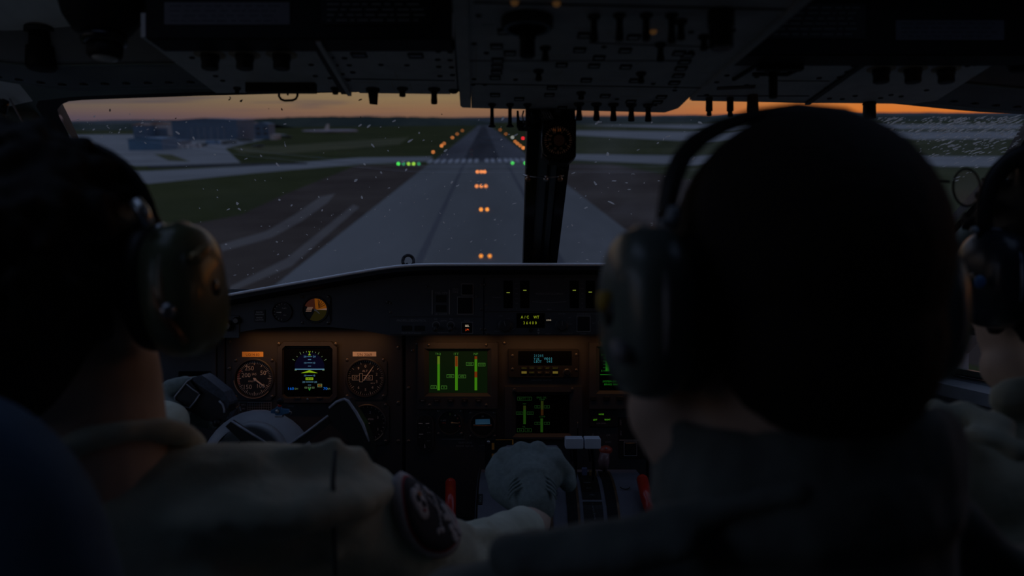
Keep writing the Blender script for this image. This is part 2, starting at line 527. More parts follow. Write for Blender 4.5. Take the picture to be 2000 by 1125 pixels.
# buildings and parked aircraft far across the field
M_bw = mat('pale_cladding', (0.311, 0.301, 0.301), var=.1, scale=.3)
M_bd = mat('dark_cladding', (0.049, 0.095, 0.150), var=.15, scale=.2)
M_bb = mat('blue_cladding', (0.049, 0.126, 0.211), var=.1, scale=.2)
M_roof = mat('orange_lit_roof', (0.211, 0.126, 0.090), var=.2, scale=.2)  # orange evening light on the hangar roof is put into this colour
M_win = mat('dark_window', (.03, .04, .05), rough=.15, var=0)
def bldg(u0, u1, v0, v1, m, label, name='hangar', roofm=None, dep=25.0, wins=None, door=False, cat='building', group=None):
    p0 = G(u0, v1); p1 = G(u1, v1); p0.z = p1.z = 0
    p1.y = p0.y; p1.x = p0.x + (u1 - u0) / FPX * p0.length * 1.0
    D = p0.length
    h = (v1 - v0) / FPX * D
    w = (p1 - p0).length
    t = thing(name, label, cat, p0, group, WM)
    F = Frame(p0, X=(1, 0, 0), Y=(0, 0, 1), Nn=(0, -1, 0), k=1.0)
    MB().box(F, 0, 0, w, h * .88, -dep, 0, m).build('wall', t)
    r = MB()
    r.poly(F, [(-.5, h * .86), (w + .5, h * .86), (w + .5, h * .9), (w / 2, h), (-.5, h * .9)], -dep - .5, .5, roofm or m)
    r.build('roof', t)
    if door:
        dd = MB(); dd.box(F, w * .2, 0, w * .8, h * .62, 0, .3, M_bd)
        for k in range(6): dd.line(F, w * (.2 + .1 * (k + 1)), 0, w * (.2 + .1 * (k + 1)), h * .6, .25, .3, .45, M_bw)
        dd.build('hangar_door', t)
    for k in range(wins or 0):
        x = w * (k + .5) / wins
        ww = w / wins * .3
        for z0 in (.25, .55):
            MB().box(F, x - ww, h * z0, x + ww, h * (z0 + .17), 0, .2, M_win).build('window', t)
    return t
bldg(282, 334, 243, 271, M_bw, 'pale hangar with a sunlit reddish roof, leftmost of the far buildings', roofm=M_roof, door=True)
bldg(262, 284, 245, 272, M_bd, 'small brown shed at the left end of the pale hangar', 'shed', roofm=M_roof)
bldg(338, 452, 236, 274, M_bd, 'huge dark blue hangar in the middle of the far buildings', wins=0, dep=60, door=True)
bldg(455, 497, 241, 270, M_bw, 'pale office block with rows of windows right of the big dark hangar', 'office_block', wins=6, roofm=M_roof)
bldg(499, 524, 242, 272, M_bd, 'dark square block at the right end of the far buildings', 'office_block', wins=2)
bldg(528, 535, 263, 273, M_bw, 'small white hut beside the dark square block', 'hut')
bldg(252, 310, 272, 294, M_bb, 'low bright blue shed in front of the pale hangar', 'shed')
bldg(310, 345, 276, 288, M_bd, 'low dark shed between the blue shed and the parked vans', 'shed')
bldg(855, 869, 226, 236, M_bd, 'tiny control tower on the skyline left of the runway end', 'control_tower', cat='tower')
def van(u, v, w, label, m):
    p = G(u, v); p.z = 0
    t = thing('van', label, 'vehicle', p, 'vehicles parked on the apron', WM)
    k = p.length / FPX
    F = Frame(p, X=(1, 0, 0), Y=(0, 0, 1), Nn=(0, -1, 0), k=1.0)
    W_ = w * k; h = min(3.2, W_ * .5)
    MB().poly(F, [(0, .5), (W_, .5), (W_, h * .55), (W_ * .86, h), (0, h)], -2.2, 0, m).build('body', t)
    MB().box(F, W_ * .62, h * .58, W_ * .84, h * .85, 0, .05, M_win).build('window', t)
    for x in (.2, .8):
        MB().lathe(Frame(p + Vector((W_ * x, 0, .5)), X=(1, 0, 0), Y=(0, 0, 1), Nn=(0, -1, 0), k=1.0), 0, 0, [(.5, -.2), (.5, .1)], M_win, 12).build('wheel', t)
M_vw = mat('white_paint', (0.376, 0.391, 0.401), rough=.4, var=.05, scale=1)
M_vb = mat('blue_paint', (0.100, 0.201, 0.326), rough=.4, var=.05, scale=1)
van(348, 290, 16, 'leftmost white van of the three parked before the dark hangar', M_vw)
van(368, 289, 22, 'long pale van in the middle of the three parked vans', M_vw)
van(402, 282, 26, 'blue van parked farthest right before the dark hangar', M_vb)
# parked airliner
p = G(590, 262); p.z = 0
kk = p.length / FPX
t = thing('airliner', 'distant white airliner with an upright tail parked beyond the grass', 'aircraft', p, None, WM)
M_al = mat('airliner_paint', (0.301, 0.281, 0.311), rough=.35, var=.05, scale=.2)
M_alt = mat('airliner_tail_paint', (0.451, 0.422, 0.391), rough=.35, var=.05, scale=.2)
mb = MB(); c = p + Vector((52 * kk, 0, 5 * kk))
mb.tube([c + Vector((x * kk, 0, z * kk)) for x, z in ((-52, 1), (-46, .5), (-30, 0), (0, 0), (35, 0), (48, -.2), (52, -.6))], [.6 * kk, 1.6 * kk, 2.7 * kk, 2.9 * kk, 2.9 * kk, 2.0 * kk, .5 * kk], M_al, 12)
mb.build('fuselage', t)
Ft = Frame(c, X=(1, 0, 0), Y=(0, 0, 1), Nn=(0, -1, 0), k=kk)
MB().poly(Ft, [(-11, 2), (-2, 2), (-1, 13), (-5, 13)], -.4, .4, M_alt).build('tail_fin', t)
MB().poly(Frame(c, X=(1, 0, 0), Y=(0, 1, 0), Nn=(0, 0, 1), k=kk), [(-8, -30), (-2, -30), (8, 0), (-2, 30), (-8, 30), (-4, 0)], -.8, -.2, M_al).build('wing', t)
for x in (-8, 6, 40):
    MB().tube([c + Vector((x * kk, 0, -2 * kk)), c + Vector((x * kk, 0, -5 * kk))], .35 * kk, M_win, 8).build('landing_gear', t)
# trees
M_leaf = mat('tree_leaves', (0.015, 0.019, 0.012), var=.3, scale=.3)
M_bark = mat('bark', (.08, .06, .05), var=.2)
def tree(u, v, w, h, label):
    p = G(u, v); p.z = 0
    k = p.length / FPX
    t = thing('tree', label, 'tree', p, 'trees round the apron', WM)
    MB().tube([p, p + Vector((0, 0, h * k * .5))], [.3, .2], M_bark, 8).build('trunk', t)
    mb = MB()
    for i in range(7):
        a = random.random() * 6.28
        mb.ball(p + Vector((math.cos(a) * w * .3 * k, math.sin(a) * w * .3 * k, h * k * (.45 + .4 * random.random()))), Vector((w * .28, w * .28, h * .25)) * k, M_leaf, 8, k=5)
    mb.build('crown', t)
for u, v, w, h, l in ((320, 285, 20, 14, 'dark round tree right of the low blue shed'), (335, 277, 16, 10, 'small dark tree at the left corner of the big hangar'),
                      (448, 283, 26, 8, 'low spreading tree before the pale office block'), (478, 278, 30, 7, 'wide low tree right of the office block front'),
                      (505, 290, 22, 7, 'low dark tree before the dark square block'), (395, 287, 18, 7, 'small bush-like tree between the parked vans'),
                      (560, 272, 20, 7, 'last low tree at the right end of the buildings')):
    tree(u, v, w, h, l)

# runway and approach lights
M_post = mat('light_fitting_metal', (.25, .25, .26), rough=.5, metal=.6, var=.1, scale=5)
_lm = {}
def field_light(u, v, col, label, group, bright=1.0):
    p = G(u, v); p.z = 0
    D = p.length
    r = .12 + .0009 * D
    hgt = .45
    # keep the lamp itself on the line of sight
    p = G(u, v, z=hgt); p.z = 0
    key = (col, round(D / 40), bright)
    if key not in _lm:
        apx = math.pi * (r * FPX / D) ** 2
        _lm[key] = glow('field_lamp_%d' % len(_lm), *col, k=62.0 / apx * bright)
    t = thing('runway_light', label, 'runway light', p, group, WM)
    MB().lathe(Frame(p, X=(1, 0, 0), Y=(0, 1, 0), Nn=(0, 0, 1), k=1.0), 0, 0, [(r, .04), (r * .8, .1), (.05, .12), (.05, hgt - r * .8), (r * .7, hgt - r * .5)], M_post, 12).build('stand', t)
    MB().ball(p + Vector((0, 0, hgt)), r, _lm[key], 12, k=8).build('lamp', t)
AM = (236, 140, 48); AM2 = (206, 118, 58); GR = (60, 190, 70); GR2 = (120, 165, 50); GR3 = (40, 120, 80); RE = (225, 25, 45); WH = (150, 150, 145)
g = 'amber approach lights on the pavement'
for (v, uu, nm, cc) in ((500, (939.5, 956.5), 'nearest', AM), (409, (939.5, 951.5), 'second', AM), (363.5, (931, 940, 949), 'third', AM2), (335.5, (932.5, 940, 946.5), 'farthest', AM2)):
    for i, u in enumerate(uu):
        pos = ('left', 'right')[i] if len(uu) == 2 else ('left', 'middle', 'right')[i]
        field_light(u, v, cc, 'amber approach light, %s one in the %s row on the pavement' % (pos, nm), g, 1.0)
for i, (u, cc) in enumerate(((778, GR), (788, GR3), (798, GR2), (808, GR2), (818, GR3))):
    field_light(u, 320, cc, 'green threshold light left of the runway, %s of five' % ('first from the left', 'second from the left', 'middle one', 'second from the right', 'nearest the runway')[i], 'green threshold lights left of the runway', 1.0 if cc is not GR3 else .7)
for u, l in ((1001, 'green threshold light on the right, left of the windscreen post'), (1025.5, 'green threshold light just touching the left edge of the windscreen post'), (1100, 'green threshold light just right of the windscreen post')):
    field_light(u, 318.5, GR, l, 'green threshold lights on the right', .75)
for i, (u, v, b) in enumerate(((846, 297, .6), (862.5, 285, .75), (867.5, 280.5, .4), (883.5, 269, .45), (893, 262, .25), (903, 255.5, .2))):
    field_light(u, v, AM2, 'amber light along the left runway edge, %s' % ('nearest one', 'second nearest', 'third nearest', 'fourth nearest', 'fifth nearest', 'farthest one')[i], 'left runway edge lights', b)
for i, (u, v, b) in enumerate(((1022, 289, .9), (1016, 284.5, .5), (1010.5, 280.5, .5), (1006, 276.5, .45), (988, 262, .2), (977, 254, .2))):
    field_light(u, v, AM2, 'amber light along the right runway edge, %s' % ('nearest one', 'second nearest', 'third nearest', 'fourth nearest', 'fifth nearest', 'farthest one')[i], 'right runway edge lights', b)
field_light(1021.5, 270.5, RE, 'single red light beside the right runway edge', None, .8)
field_light(1001, 268.5, WH, 'single white light left of the red light', None, .6)
# ================================================================ COCKPIT SHELL (cockpit frame)
M_shell = mat('cabin_lining', (.80, .84, .84), rough=.75, var=.15, scale=14)
M_shelld = mat('dark_lining', (.2, .22, .24), rough=.8, var=.15, scale=14)
M_framep = mat('window_frame_paint', (.13, .17, .16), rough=.35, var=.1, scale=20)
M_seal = mat('rubber_seal', (.012, .012, .013), rough=.5, var=.1)
M_black = mat('matt_black', (.009, .009, .010), rough=.6, spec=.25, var=.15)
M_gloss = mat('gloss_black', (.012, .013, .016), rough=.22, var=.1)
M_panel = mat('panel_grey', (.024, .024, .027), rough=.55, var=.1, scale=30)
M_paneld = mat('panel_dark', (.045, .048, .055), rough=.55, var=.1, scale=30)
M_bezel = mat('instrument_bezel', (.028, .028, .031), rough=.45, var=.1, scale=60)
M_dial = mat('dial_black', (.006, .006, .007), rough=.5, var=0)
M_screen = mat('screen_black', (.001, .001, .0012), rough=.4, spec=.08, var=0)
M_white = mat('white_marking', (.62, .60, .58), rough=.6, var=.05)
M_dim = mat('faded_marking', (.22, .22, .22), rough=.7, var=.1)
M_steel = mat('steel', (.45, .45, .47), rough=.3, metal=1.0, var=.1, scale=60)
M_screw = mat('screw_metal', (.12, .11, .10), rough=.4, metal=.8, var=.2, scale=90)
M_edge = mat('coaming_edge_trim', (.42, .42, .44), rough=.3, var=.05)
M_red = mat('red_plastic', (.55, .03, .015), rough=.25, var=.08, coat=.4)
M_glassw = glass('windscreen_glass', dirt=.008)
M_glassr = glass('dirty_windscreen_glass', dirt=.035)
M_glasss = glass('side_window_glass', dirt=.008)
CX = .055                      # the cockpit's plane of symmetry
def Wv(v):                     # depth of the raked windscreen at image height v
    return .754 / ((562.5 - v) / FPX + .44)
def Wp(u, v, off=0.0):
    p = P(u, v, Wv(v))
    return p + WNRM * off
WNRM = Vector((0, -.403, -.915)).normalized()      # inward normal of the windscreen
def Wz(x, y, off=0.0):
    return Vector((x, y, .27 - .44 * (y - 1.1))) + WNRM * off
def mir(p):
    return Vector((2 * CX - p.x, p.y, p.z))
OPEN = [(1010, 176), (895, 179), (700, 180), (550, 183), (400, 187), (250, 192), (160, 195.5), (134, 198), (120, 204), (112, 214), (115, 226), (130, 255)]
inner = [Wp(u, v) for u, v in OPEN]
inner[0].x = .022
kinds = ['top'] * 8 + ['corner'] * 4
def Wx(x, v):
    d = Wv(v)
    return Vector((x, d, (562.5 - v) / FPX * d))
for x, v, k in ((-.705, 330, 'side'), (-.725, 450, 'side'), (-.735, 540, 'side'), (-.725, 572, 'side'), (-.70, 582, 'bottom'), (-.4, 582, 'bottom'), (.022, 582, 'bottom'), (.022, 400, 'post')):
    inner.append(Wx(x, v)); kinds.append(k)
outer = []
for i, (p, k) in enumerate(zip(inner, kinds)):
    q = p.copy()
    if k in ('top', 'corner') and i < 10: q += Vector((0, -.055, .0242))
    if k == 'bottom': q += Vector((0, .05, -.022))
    if k in ('corner', 'side'): q.x = -.80
    if k == 'post' or abs(p.x - .022) < 1e-6: q.x = .03
    outer.append(q)
def window_frame(nm, inn, out, flip):
    mb = MB()
    n = len(inn)
    rows = [[p + WNRM * -.022 for p in inn], [p + WNRM * .0 for p in inn], [(p * .82 + q * .18) + WNRM * .002 for p, q in zip(inn, out)], [q + WNRM * .003 for q in out], [q + WNRM * -.022 for q in out]]
    vs = [p for r in rows for p in r]
    for j in range(4):
        fs = []
        for i in range(n):
            k = (i + 1) % n
            f = (j * n + i, j * n + k, (j + 1) * n + k, (j + 1) * n + i)
            fs.append(f if not flip else tuple(reversed(f)))
        mb.add(vs, fs, M_seal if j < 2 else M_framep)
    return mb
wl = MB()
wl = window_frame('w', inner, outer, False)
win1 = tag(wl.build('window_1', None, (0, 1.3, .2)), kind='structure')
win2 = tag(window_frame('w', [mir(p) for p in inner], [mir(p) for p in outer], True).build('window_2', None, (0, 1.3, .2)), kind='structure')
def pane(pts, parent, m, nrm=WNRM, th=.006):
    n = len(pts)
    mb = MB()
    vs = [p for p in pts] + [p - nrm * th for p in pts]
    mb.add(vs, [tuple(range(n)), tuple(reversed(range(n, 2 * n)))] + [(i, n + i, n + (i + 1) % n, (i + 1) % n) for i in range(n)], m)
    return mb.build('glass', parent)
pane([p * 1.0 for p in inner], win1, M_glassw)
pane([mir(p) for p in reversed(inner)], win2, M_glassr)
# insect marks and chips stuck to the outside of the panes
M_speck = mat('insect_residue', (.6, .6, .58), rough=.8, var=.4, scale=300)
M_speckd = mat('insect_residue_silhouette', (.03, .03, .03), rough=.8, var=.2)  # darker copy for marks silhouetted against the bright sky
nt_ = M_speck.node_tree
_b = nt_.nodes['Principled BSDF']
_t = N(nt_, 'ShaderNodeBsdfTranslucent', inp={0: (1, .98, .94, 1)})
_m = N(nt_, 'ShaderNodeMixShader', inp={0: .6})
L(nt_, _b.outputs[0], _m.inputs[1]); L(nt_, _t.outputs[0], _m.inputs[2])
L(nt_, _m.outputs[0], [n for n in nt_.nodes if n.type == 'OUTPUT_MATERIAL'][0].inputs[0])
def speck(mb, x, y, l, w, ang, m):
    c = Wz(x, y, -.007)
    ex = Vector((1, 0, 0)); ey = Vector((0, .915, -.403))
    a = ex * math.cos(ang) + ey * math.sin(ang); b = -ex * math.sin(ang) + ey * math.cos(ang)
    k = 7
    top = []
    for i in range(k):
        t = 2 * math.pi * i / k
        rr_ = 1 + random.uniform(-.35, .35)
        top.append(c + a * math.cos(t) * l * rr_ + b * math.sin(t) * w * rr_)
    mb.add(top + [c + WNRM * -.0012], [(i, (i + 1) % k, k) for i in range(k)] + [tuple(reversed(range(k)))], m)
random.seed(21)
mb = MB()
for i in range(260):
    v = random.uniform(195, 560); u = random.uniform(150, 1010)
    if u < 330 and v > 290: continue
    p = Wp(u, v); s = random.choice((.0009, .0011, .0014, .0018, .0026)) * random.uniform(.8, 1.3)
    speck(mb, p.x, p.y, s * random.uniform(1, 2.2), s * .7, random.uniform(1.2, 2.6), M_speck if v > 240 else M_speckd) if v > 240 or i % 3 == 0 else None
for i in range(30):
    p = Wp(random.gauss(262, 45), random.gauss(258, 12)); s = .0009 * random.uniform(.5, 2)
    speck(mb, p.x, p.y, s * 2, s * .7, 2.4, M_speck)
tag(mb.build('insect_marks', win1), kind='stuff')
mb = MB()
for i in range(110):
    v = random.uniform(240, 560); u = random.uniform(1100, 1420)
    p = Wp(u, v); s = random.choice((.0009, .0011, .0014, .0018, .0026)) * random.uniform(.8, 1.3)
    speck(mb, p.x, p.y, s * random.uniform(1, 2.5), s * .7, random.uniform(0, 3), M_speck)
for i in range(560):
    v = 236 + abs(random.gauss(0, 42)); u = 2000 - abs(random.gauss(0, 200))
    if u < 1600: continue
    p = Wp(u, v); s = random.choice((.0007, .0009, .0012, .0016, .0022)) * random.uniform(.7, 1.4)
    speck(mb, p.x, p.y, s * random.uniform(1.5, 3), s * .7, random.uniform(-.95, -.6), M_speck)
for u, v, s in ((1922, 237, .006), (1851, 264, .0062), (1804, 259, .004), (1963, 262, .006), (1977, 267, .005), (1846, 303, .003), (1868, 297, .0035), (1883, 303, .0035), (1899, 313, .002), (1915, 225, .003), (1990, 234, .005), (1888, 251, .003), (1930, 291, .003)):
    p = Wp(u, v)
    speck(mb, p.x, p.y, s * .9, s * .3, -.75, M_speck)
tag(mb.build('insect_marks', win2), kind='stuff')

# ceiling, walls, floor, back wall
def zc(x, y):
    e = abs(x - CX) / .86
    if y > .95: z = .345 - (y - .95) * .40
    else: z = .345 + (.95 - y) * .22
    return z - .055 * e ** 8
mb = MB()
xs = [-.86 + i * .0611 for i in range(31)]
ys = [1.10, 1.05, 1.0, .95, .85, .7, .5, .2, -.2, -.6, -1.0]
g0 = [[Vector((x, y, zc(x, y))) for x in xs] for y in ys]
g1 = [[p + Vector((0, 0, .04)) for p in r] for r in g0]
nx, ny = len(xs), len(ys)
vs = [p for r in g0 for p in r] + [p for r in g1 for p in r]
fs = []
o1 = nx * ny
HOLES = ((-.63, -.25), (.36, .74))
def inhole(x, y):
    return .2 < y < .7 and any(h0 < x < h1 for h0, h1 in HOLES)
for j in range(ny - 1):
    for i in range(nx - 1):
        a = j * nx + i
        if inhole((xs[i] + xs[i + 1]) / 2, (ys[j] + ys[j + 1]) / 2): continue
        fs.append((a, a + nx, a + nx + 1, a + 1)); fs.append((o1 + a, o1 + a + 1, o1 + a + nx + 1, o1 + a + nx))
mb.add(vs, fs, M_shell, True)
tag(mb.build('ceiling', None, (CX, 0, .4)), kind='structure')
# two unseen windows added in the roof to light the shoulders from above
for nm, (h0, h1) in zip(('added_roof_window_5', 'added_roof_window_6'), HOLES):
    ii = [i for i in range(nx - 1) if h0 < (xs[i] + xs[i + 1]) / 2 < h1]
    xa, xb = xs[ii[0]], xs[ii[-1] + 1]
    q = MB()
    c4 = [(xa, .2), (xb, .2), (xb, .7), (xa, .7)]
    i4 = [(xa + .02, .22), (xb - .02, .22), (xb - .02, .68), (xa + .02, .68)]
    lo = [Vector((x, y, zc(x, y) - .004)) for x, y in c4]; li = [Vector((x, y, zc(x, y) - .004)) for x, y in i4]
    ho = [Vector((x, y, zc(x, y) + .045)) for x, y in c4]; hi = [Vector((x, y, zc(x, y) + .045)) for x, y in i4]
    n4 = 4
    fs4 = []
    for i in range(4):
        k = (i + 1) % 4
        fs4 += [(i, 4 + i, 4 + k, k), (4 + i, 12 + i, 12 + k, 4 + k), (8 + i, 8 + k, 12 + k, 12 + i), (i, k, 8 + k, 8 + i)]
    q.add(lo + li + ho + hi, fs4, M_framep)
    w_ = tag(q.build(nm, None, ((xa + xb) / 2, .45, .42)), kind='structure')
    pane([p + Vector((0, 0, .02)) for p in li], w_, M_glasss, Vector((0, 0, -1)), .006)
# trim bands with rivets over the windscreens
def over_trim(name, flip):
    mb = MB()
    us_ = [-100, -40, 0, 40, 80, 120] + list(range(160, 1001, 40))
    rows = []
    for u in us_:
        vt = 189 - (max(u, 150) - 150) * .0165 - (max(0, 150 - u)) * .13
        if flip:                      # this side of the roof lining hangs lower
            ur = 2150 - u
            tab = [(1100, 187), (1500, 194), (1650, 204), (1750, 212), (1850, 222), (1920, 228), (2000, 232), (2150, 238), (2400, 248)]
            for (a0, b0), (a1, b1) in zip(tab, tab[1:]):
                if a0 <= ur <= a1: vt = b0 + (b1 - b0) * (ur - a0) / (a1 - a0)
        p = Wp(u, vt, .0)
        r = [p + Vector((0, -.008, .0045)), p + Vector((0, -.030, .0035)), p + Vector((0, -.065, .006)), p + Vector((0, -.11, .014)), p + Vector((0, -.114, .020)), p + Vector((0, -.125, .10))]
        rows.append([mir(q) if flip else q for q in r])
    k = 6
    vs = [q for r in rows for q in r]
    fs = []
    for i in range(len(rows) - 1):
        for j in range(k - 1):
            f = (i * k + j, (i + 1) * k + j, (i + 1) * k + j + 1, i * k + j + 1)
            fs.append(f if flip else tuple(reversed(f)))
    mb.add(vs, fs, M_shelld, True)
    o = tag(mb.build(name, None, (0, 1.05, .27)), kind='structure')
    for i in range(2, len(rows) - 1):
        a = (rows[i][1] + rows[i][2]) / 2
        rv = MB().lathe(Frame(a, X=(1, 0, 0), Y=(0, .97, .2), Nn=(0, .2, -.97)), 0, 0, [(5.5, -2), (5.5, .8), (4, 1.6), (0, 1.8)], M_gloss, 12, True)
        rv.build('rivet', o)
    # pale piping along the lower edge
    MB().tube([r[1] + Vector((0, -.001, .0012)) for r in rows], .0022, M_framep, 6).build('edge_piping', o)
    MB().tube([r[3] + Vector((0, 0, -.002)) for r in rows], .0018, M_framep, 6).build('edge_piping', o)
    return o
over_trim('trim_1', False)
over_trim('trim_2', True)
def side_wall(name, x, sgn, y0):
    mb = MB()
    X0, X1 = (x, x + sgn * .03)
    zt = .32 if sgn < 0 else .22  # right opening kept low so orange glow stays off the ceiling
    opn = [(y0, zt), (.80, zt), (1.20, .13), (1.53, -.13), (1.53, -.165), (y0, -.165)]
    out = [(-1.0, .75), (.95, .42), (1.13, .268), (1.80, -.028), (1.86, -.95), (-1.0, -.95)]
    A = [Vector((X0, a, b)) for a, b in opn]; B = [Vector((X0, a, b)) for a, b in out]
    A2 = [Vector((X1, a, b)) for a, b in opn]; B2 = [Vector((X1, a, b)) for a, b in out]
    n = 6
    vs = A + B + A2 + B2
    fs = []
    for i in range(n):
        k = (i + 1) % n
        fs += [(i, k, n + k, n + i), (2 * n + i, 3 * n + i, 3 * n + k, 2 * n + k), (i, 2 * n + i, 2 * n + k, k), (n + i, n + k, 3 * n + k, 3 * n + i)]
    mb.add(vs, fs, M_shelld)
    w = tag(mb.build(name, None, (x, .8, -.2)), kind='structure')
    return w, A
wL, aL = side_wall('wall_left', -.80, -1, -.05)  # left opening stretched aft and up to let in more sky light
wR, aR = side_wall('wall_right', .88, 1, .5)
def side_window(name, A, x, sgn):
    mb = MB()
    c = sum(A, Vector()) / len(A)
    n = len(A)
    rin = [c + (p - c) * .955 for p in A]; rout = [c + (p - c) * 1.03 for p in A]
    off = Vector((-sgn * .012, 0, 0))
    vs = [p + off for p in rin] + [p + off for p in rout] + [p for p in rin] + [p for p in rout]
    fs = []
    for i in range(n):
        k = (i + 1) % n
        fs += [(i, n + i, n + k, k), (i, k, 2 * n + k, 2 * n + i), (n + i, 3 * n + i, 3 * n + k, n + k)]
    mb.add(vs, fs, M_framep)
    w = tag(mb.build(name, None, c), kind='structure')
    pane([p + Vector((sgn * .015, 0, 0)) for p in A], w, M_glasss, Vector((-sgn, 0, 0)), .005)
    return w
side_window('window_3', aL, -.80, -1)
side_window('window_4', aR, .88, 1)
# sill ledge under the right side window with bright metal strips
mb = MB()
mb.hexa([Vector(q) for q in ((.80, .5, -.20), (.88, .5, -.20), (.88, 1.7, -.20), (.80, 1.7, -.20), (.80, .5, -.178), (.88, .5, -.172), (.88, 1.7, -.172), (.80, 1.7, -.178))], M_shelld)
sill = tag(mb.build('trim_3', None, (.84, 1.1, -.19)), kind='structure')
MB().tube([(.852, .6, -.169), (.852, 1.62, -.169)], .0022, M_steel, 8).build('metal_strip', sill)
MB().tube([(.862, .6, -.167), (.862, 1.62, -.167)], .0018, M_steel, 8).build('metal_strip', sill)
tag(MB().hexa([Vector(q) for q in ((-.80, .5, -.20), (-.74, .5, -.20), (-.74, 1.7, -.20), (-.80, 1.7, -.20), (-.80, .5, -.172), (-.74, .5, -.178), (-.74, 1.7, -.178), (-.80, 1.7, -.172))], M_shelld).build('trim_4', None, (-.77, 1.1, -.19)), kind='structure')
tag(MB().hexa([Vector(q) for q in ((-.84, -1.02, -1.0), (.92, -1.02, -1.0), (.92, 2.2, -1.0), (-.84, 2.2, -1.0), (-.84, -1.02, -.95), (.92, -1.02, -.95), (.92, 2.2, -.95), (-.84, 2.2, -.95))], M_shelld).build('floor', None, (CX, .5, -.95)), kind='structure')
tag(MB().hexa([Vector(q) for q in ((-.84, -1.05, -1.0), (.92, -1.05, -1.0), (.92, -1.0, -1.0), (-.84, -1.0, -1.0), (-.84, -1.05, .9), (.92, -1.05, .9), (.92, -1.0, .9), (-.84, -1.0, .9))], M_shelld).build('wall_back', None, (CX, -1.02, 0)), kind='structure')
# nose bulkhead below the windscreens
tag(MB().hexa([Vector(q) for q in ((-.84, 1.80, -.95), (.92, 1.80, -.95), (.92, 1.86, -.95), (-.84, 1.86, -.95), (-.84, 1.80, -.02), (.92, 1.80, -.02), (.92, 1.86, -.03), (-.84, 1.86, -.03))], M_shelld).build('wall_front', None, (CX, 1.83, -.5)), kind='structure')

# left and right corner posts between windscreen and side window
for nm, s in (('trim_5', -1), ('trim_6', 1)):
    mb = MB()
    pts = [(-.735, 1.115, .262), (-.75, 1.2, .21), (-.79, 1.6, .03), (-.80, 1.72, -.03)]
    pts = [Vector(p) if s < 0 else mir(Vector(p)) for p in pts]
    mb.tube(pts, [.042, .045, .05, .05], M_framep, 10, flat=(1, .5))
    o = tag(mb.build(nm, None, pts[0]), kind='structure')
    e = [p + Vector((-s * .028, -.034, .004)) for p in pts]
    MB().tube(e, .0016, M_edge, 6).build('edge_strip', o)
    e = [p + Vector((s * .018, -.036, .004)) for p in pts]
    MB().tube(e, .0014, M_edge, 6).build('edge_strip', o)

# centre post between the windscreens
pb, pt = Wz(CX, 1.74, .03), Wz(CX, 1.085, .03)
ax = (pt - pb).normalized()
def bar(x0, x1, h0, h1, m):
    q = MB()
    o0, o1 = pb + WNRM * h0, pt + WNRM * h0
    i0, i1 = pb + WNRM * h1, pt + WNRM * h1
    f = lambda p, x: Vector((CX + x, p.y, p.z))
    return q.hexa([f(o0, x0), f(o0, x1), f(o1, x1), f(o1, x0), f(i0, x0), f(i0, x1), f(i1, x1), f(i1, x0)], m)
M_postg = mat('post_grey', (.3, .33, .34), rough=.4, var=.1, scale=20)
post = tag(bar(-.0335, .0335, -.035, .0, M_seal).build('trim_7', None, pb), kind='structure')
bar(-.033, -.016, 0, .012, M_gloss).build('post_rail', post)
bar(.017, .033, 0, .012, M_gloss).build('post_rail', post)
bar(-.015, .0, 0, .004, M_postg).build('post_channel', post)
bar(.001, .004, 0, .010, M_black).build('post_rib', post)
bar(.005, .015, 0, .005, M_postg).build('post_channel', post)
# wire clamp with three brass bulbs round the post
cl = thing('wire_clamp', 'thin curved wire guard with three small round bulbs across the windscreen centre post', 'clamp', P(1066, 346, 1.19))
MB().tube([P(1022, 342, 1.2), P(1035, 345, 1.19), P(1060, 346.5, 1.185), P(1085, 346, 1.19), P(1101, 343, 1.2)], .0012, M_steel, 8).build('wire', cl)
M_brass = mat('tarnished_brass', (.30, .18, .11), rough=.4, metal=.7, var=.15, scale=80)
for u, m in ((1031, M_brass), (1066, M_steel), (1094, M_brass)):
    MB().ball(P(u, 350, 1.188), .0042, m, 12).tube([P(u, 346, 1.188), P(u, 343, 1.19)], .0022, m, 8).build('bulb', cl)
MB().tube([P(1066, 340, 1.185), P(1066, 352, 1.185)], .001, M_steel, 6).build('pin', cl)
GK = .60
# ================================================================ GLARESHIELD AND INSTRUMENT PANELS
D0 = 1.5
PF = Frame((0, D0, 0))          # panel plane, mm: a = u-1000, b = 562.5-v
def pxf(u, v):
    return (u - 1000.0, 562.5 - v)
def PR(mb, u0, v0, u1, v1, h0, h1, m, bev=0, F=None):
    return mb.box(F or PF, u0 - 1000, 562.5 - v1, u1 - 1000, 562.5 - v0, h0, h1, m, bev)
def screw(F, a, b, parent, r=3.0, h=0, m=None):
    q = MB()
    q.lathe(F, a, b, [(r, h - 1), (r, h + .7), (r * .7, h + 1.3), (0, h + 1.4)], m or M_screw, 12, True)
    q.line(F, a - r * .6, b - r * .3, a + r * .6, b + r * .3, r * .25, h + 1.3, h + 1.55, M_black)
    return q.build('screw', parent)
M_panelb = mat('coaming_grey', (.045, .050, .058), rough=.5, var=.08, scale=20)
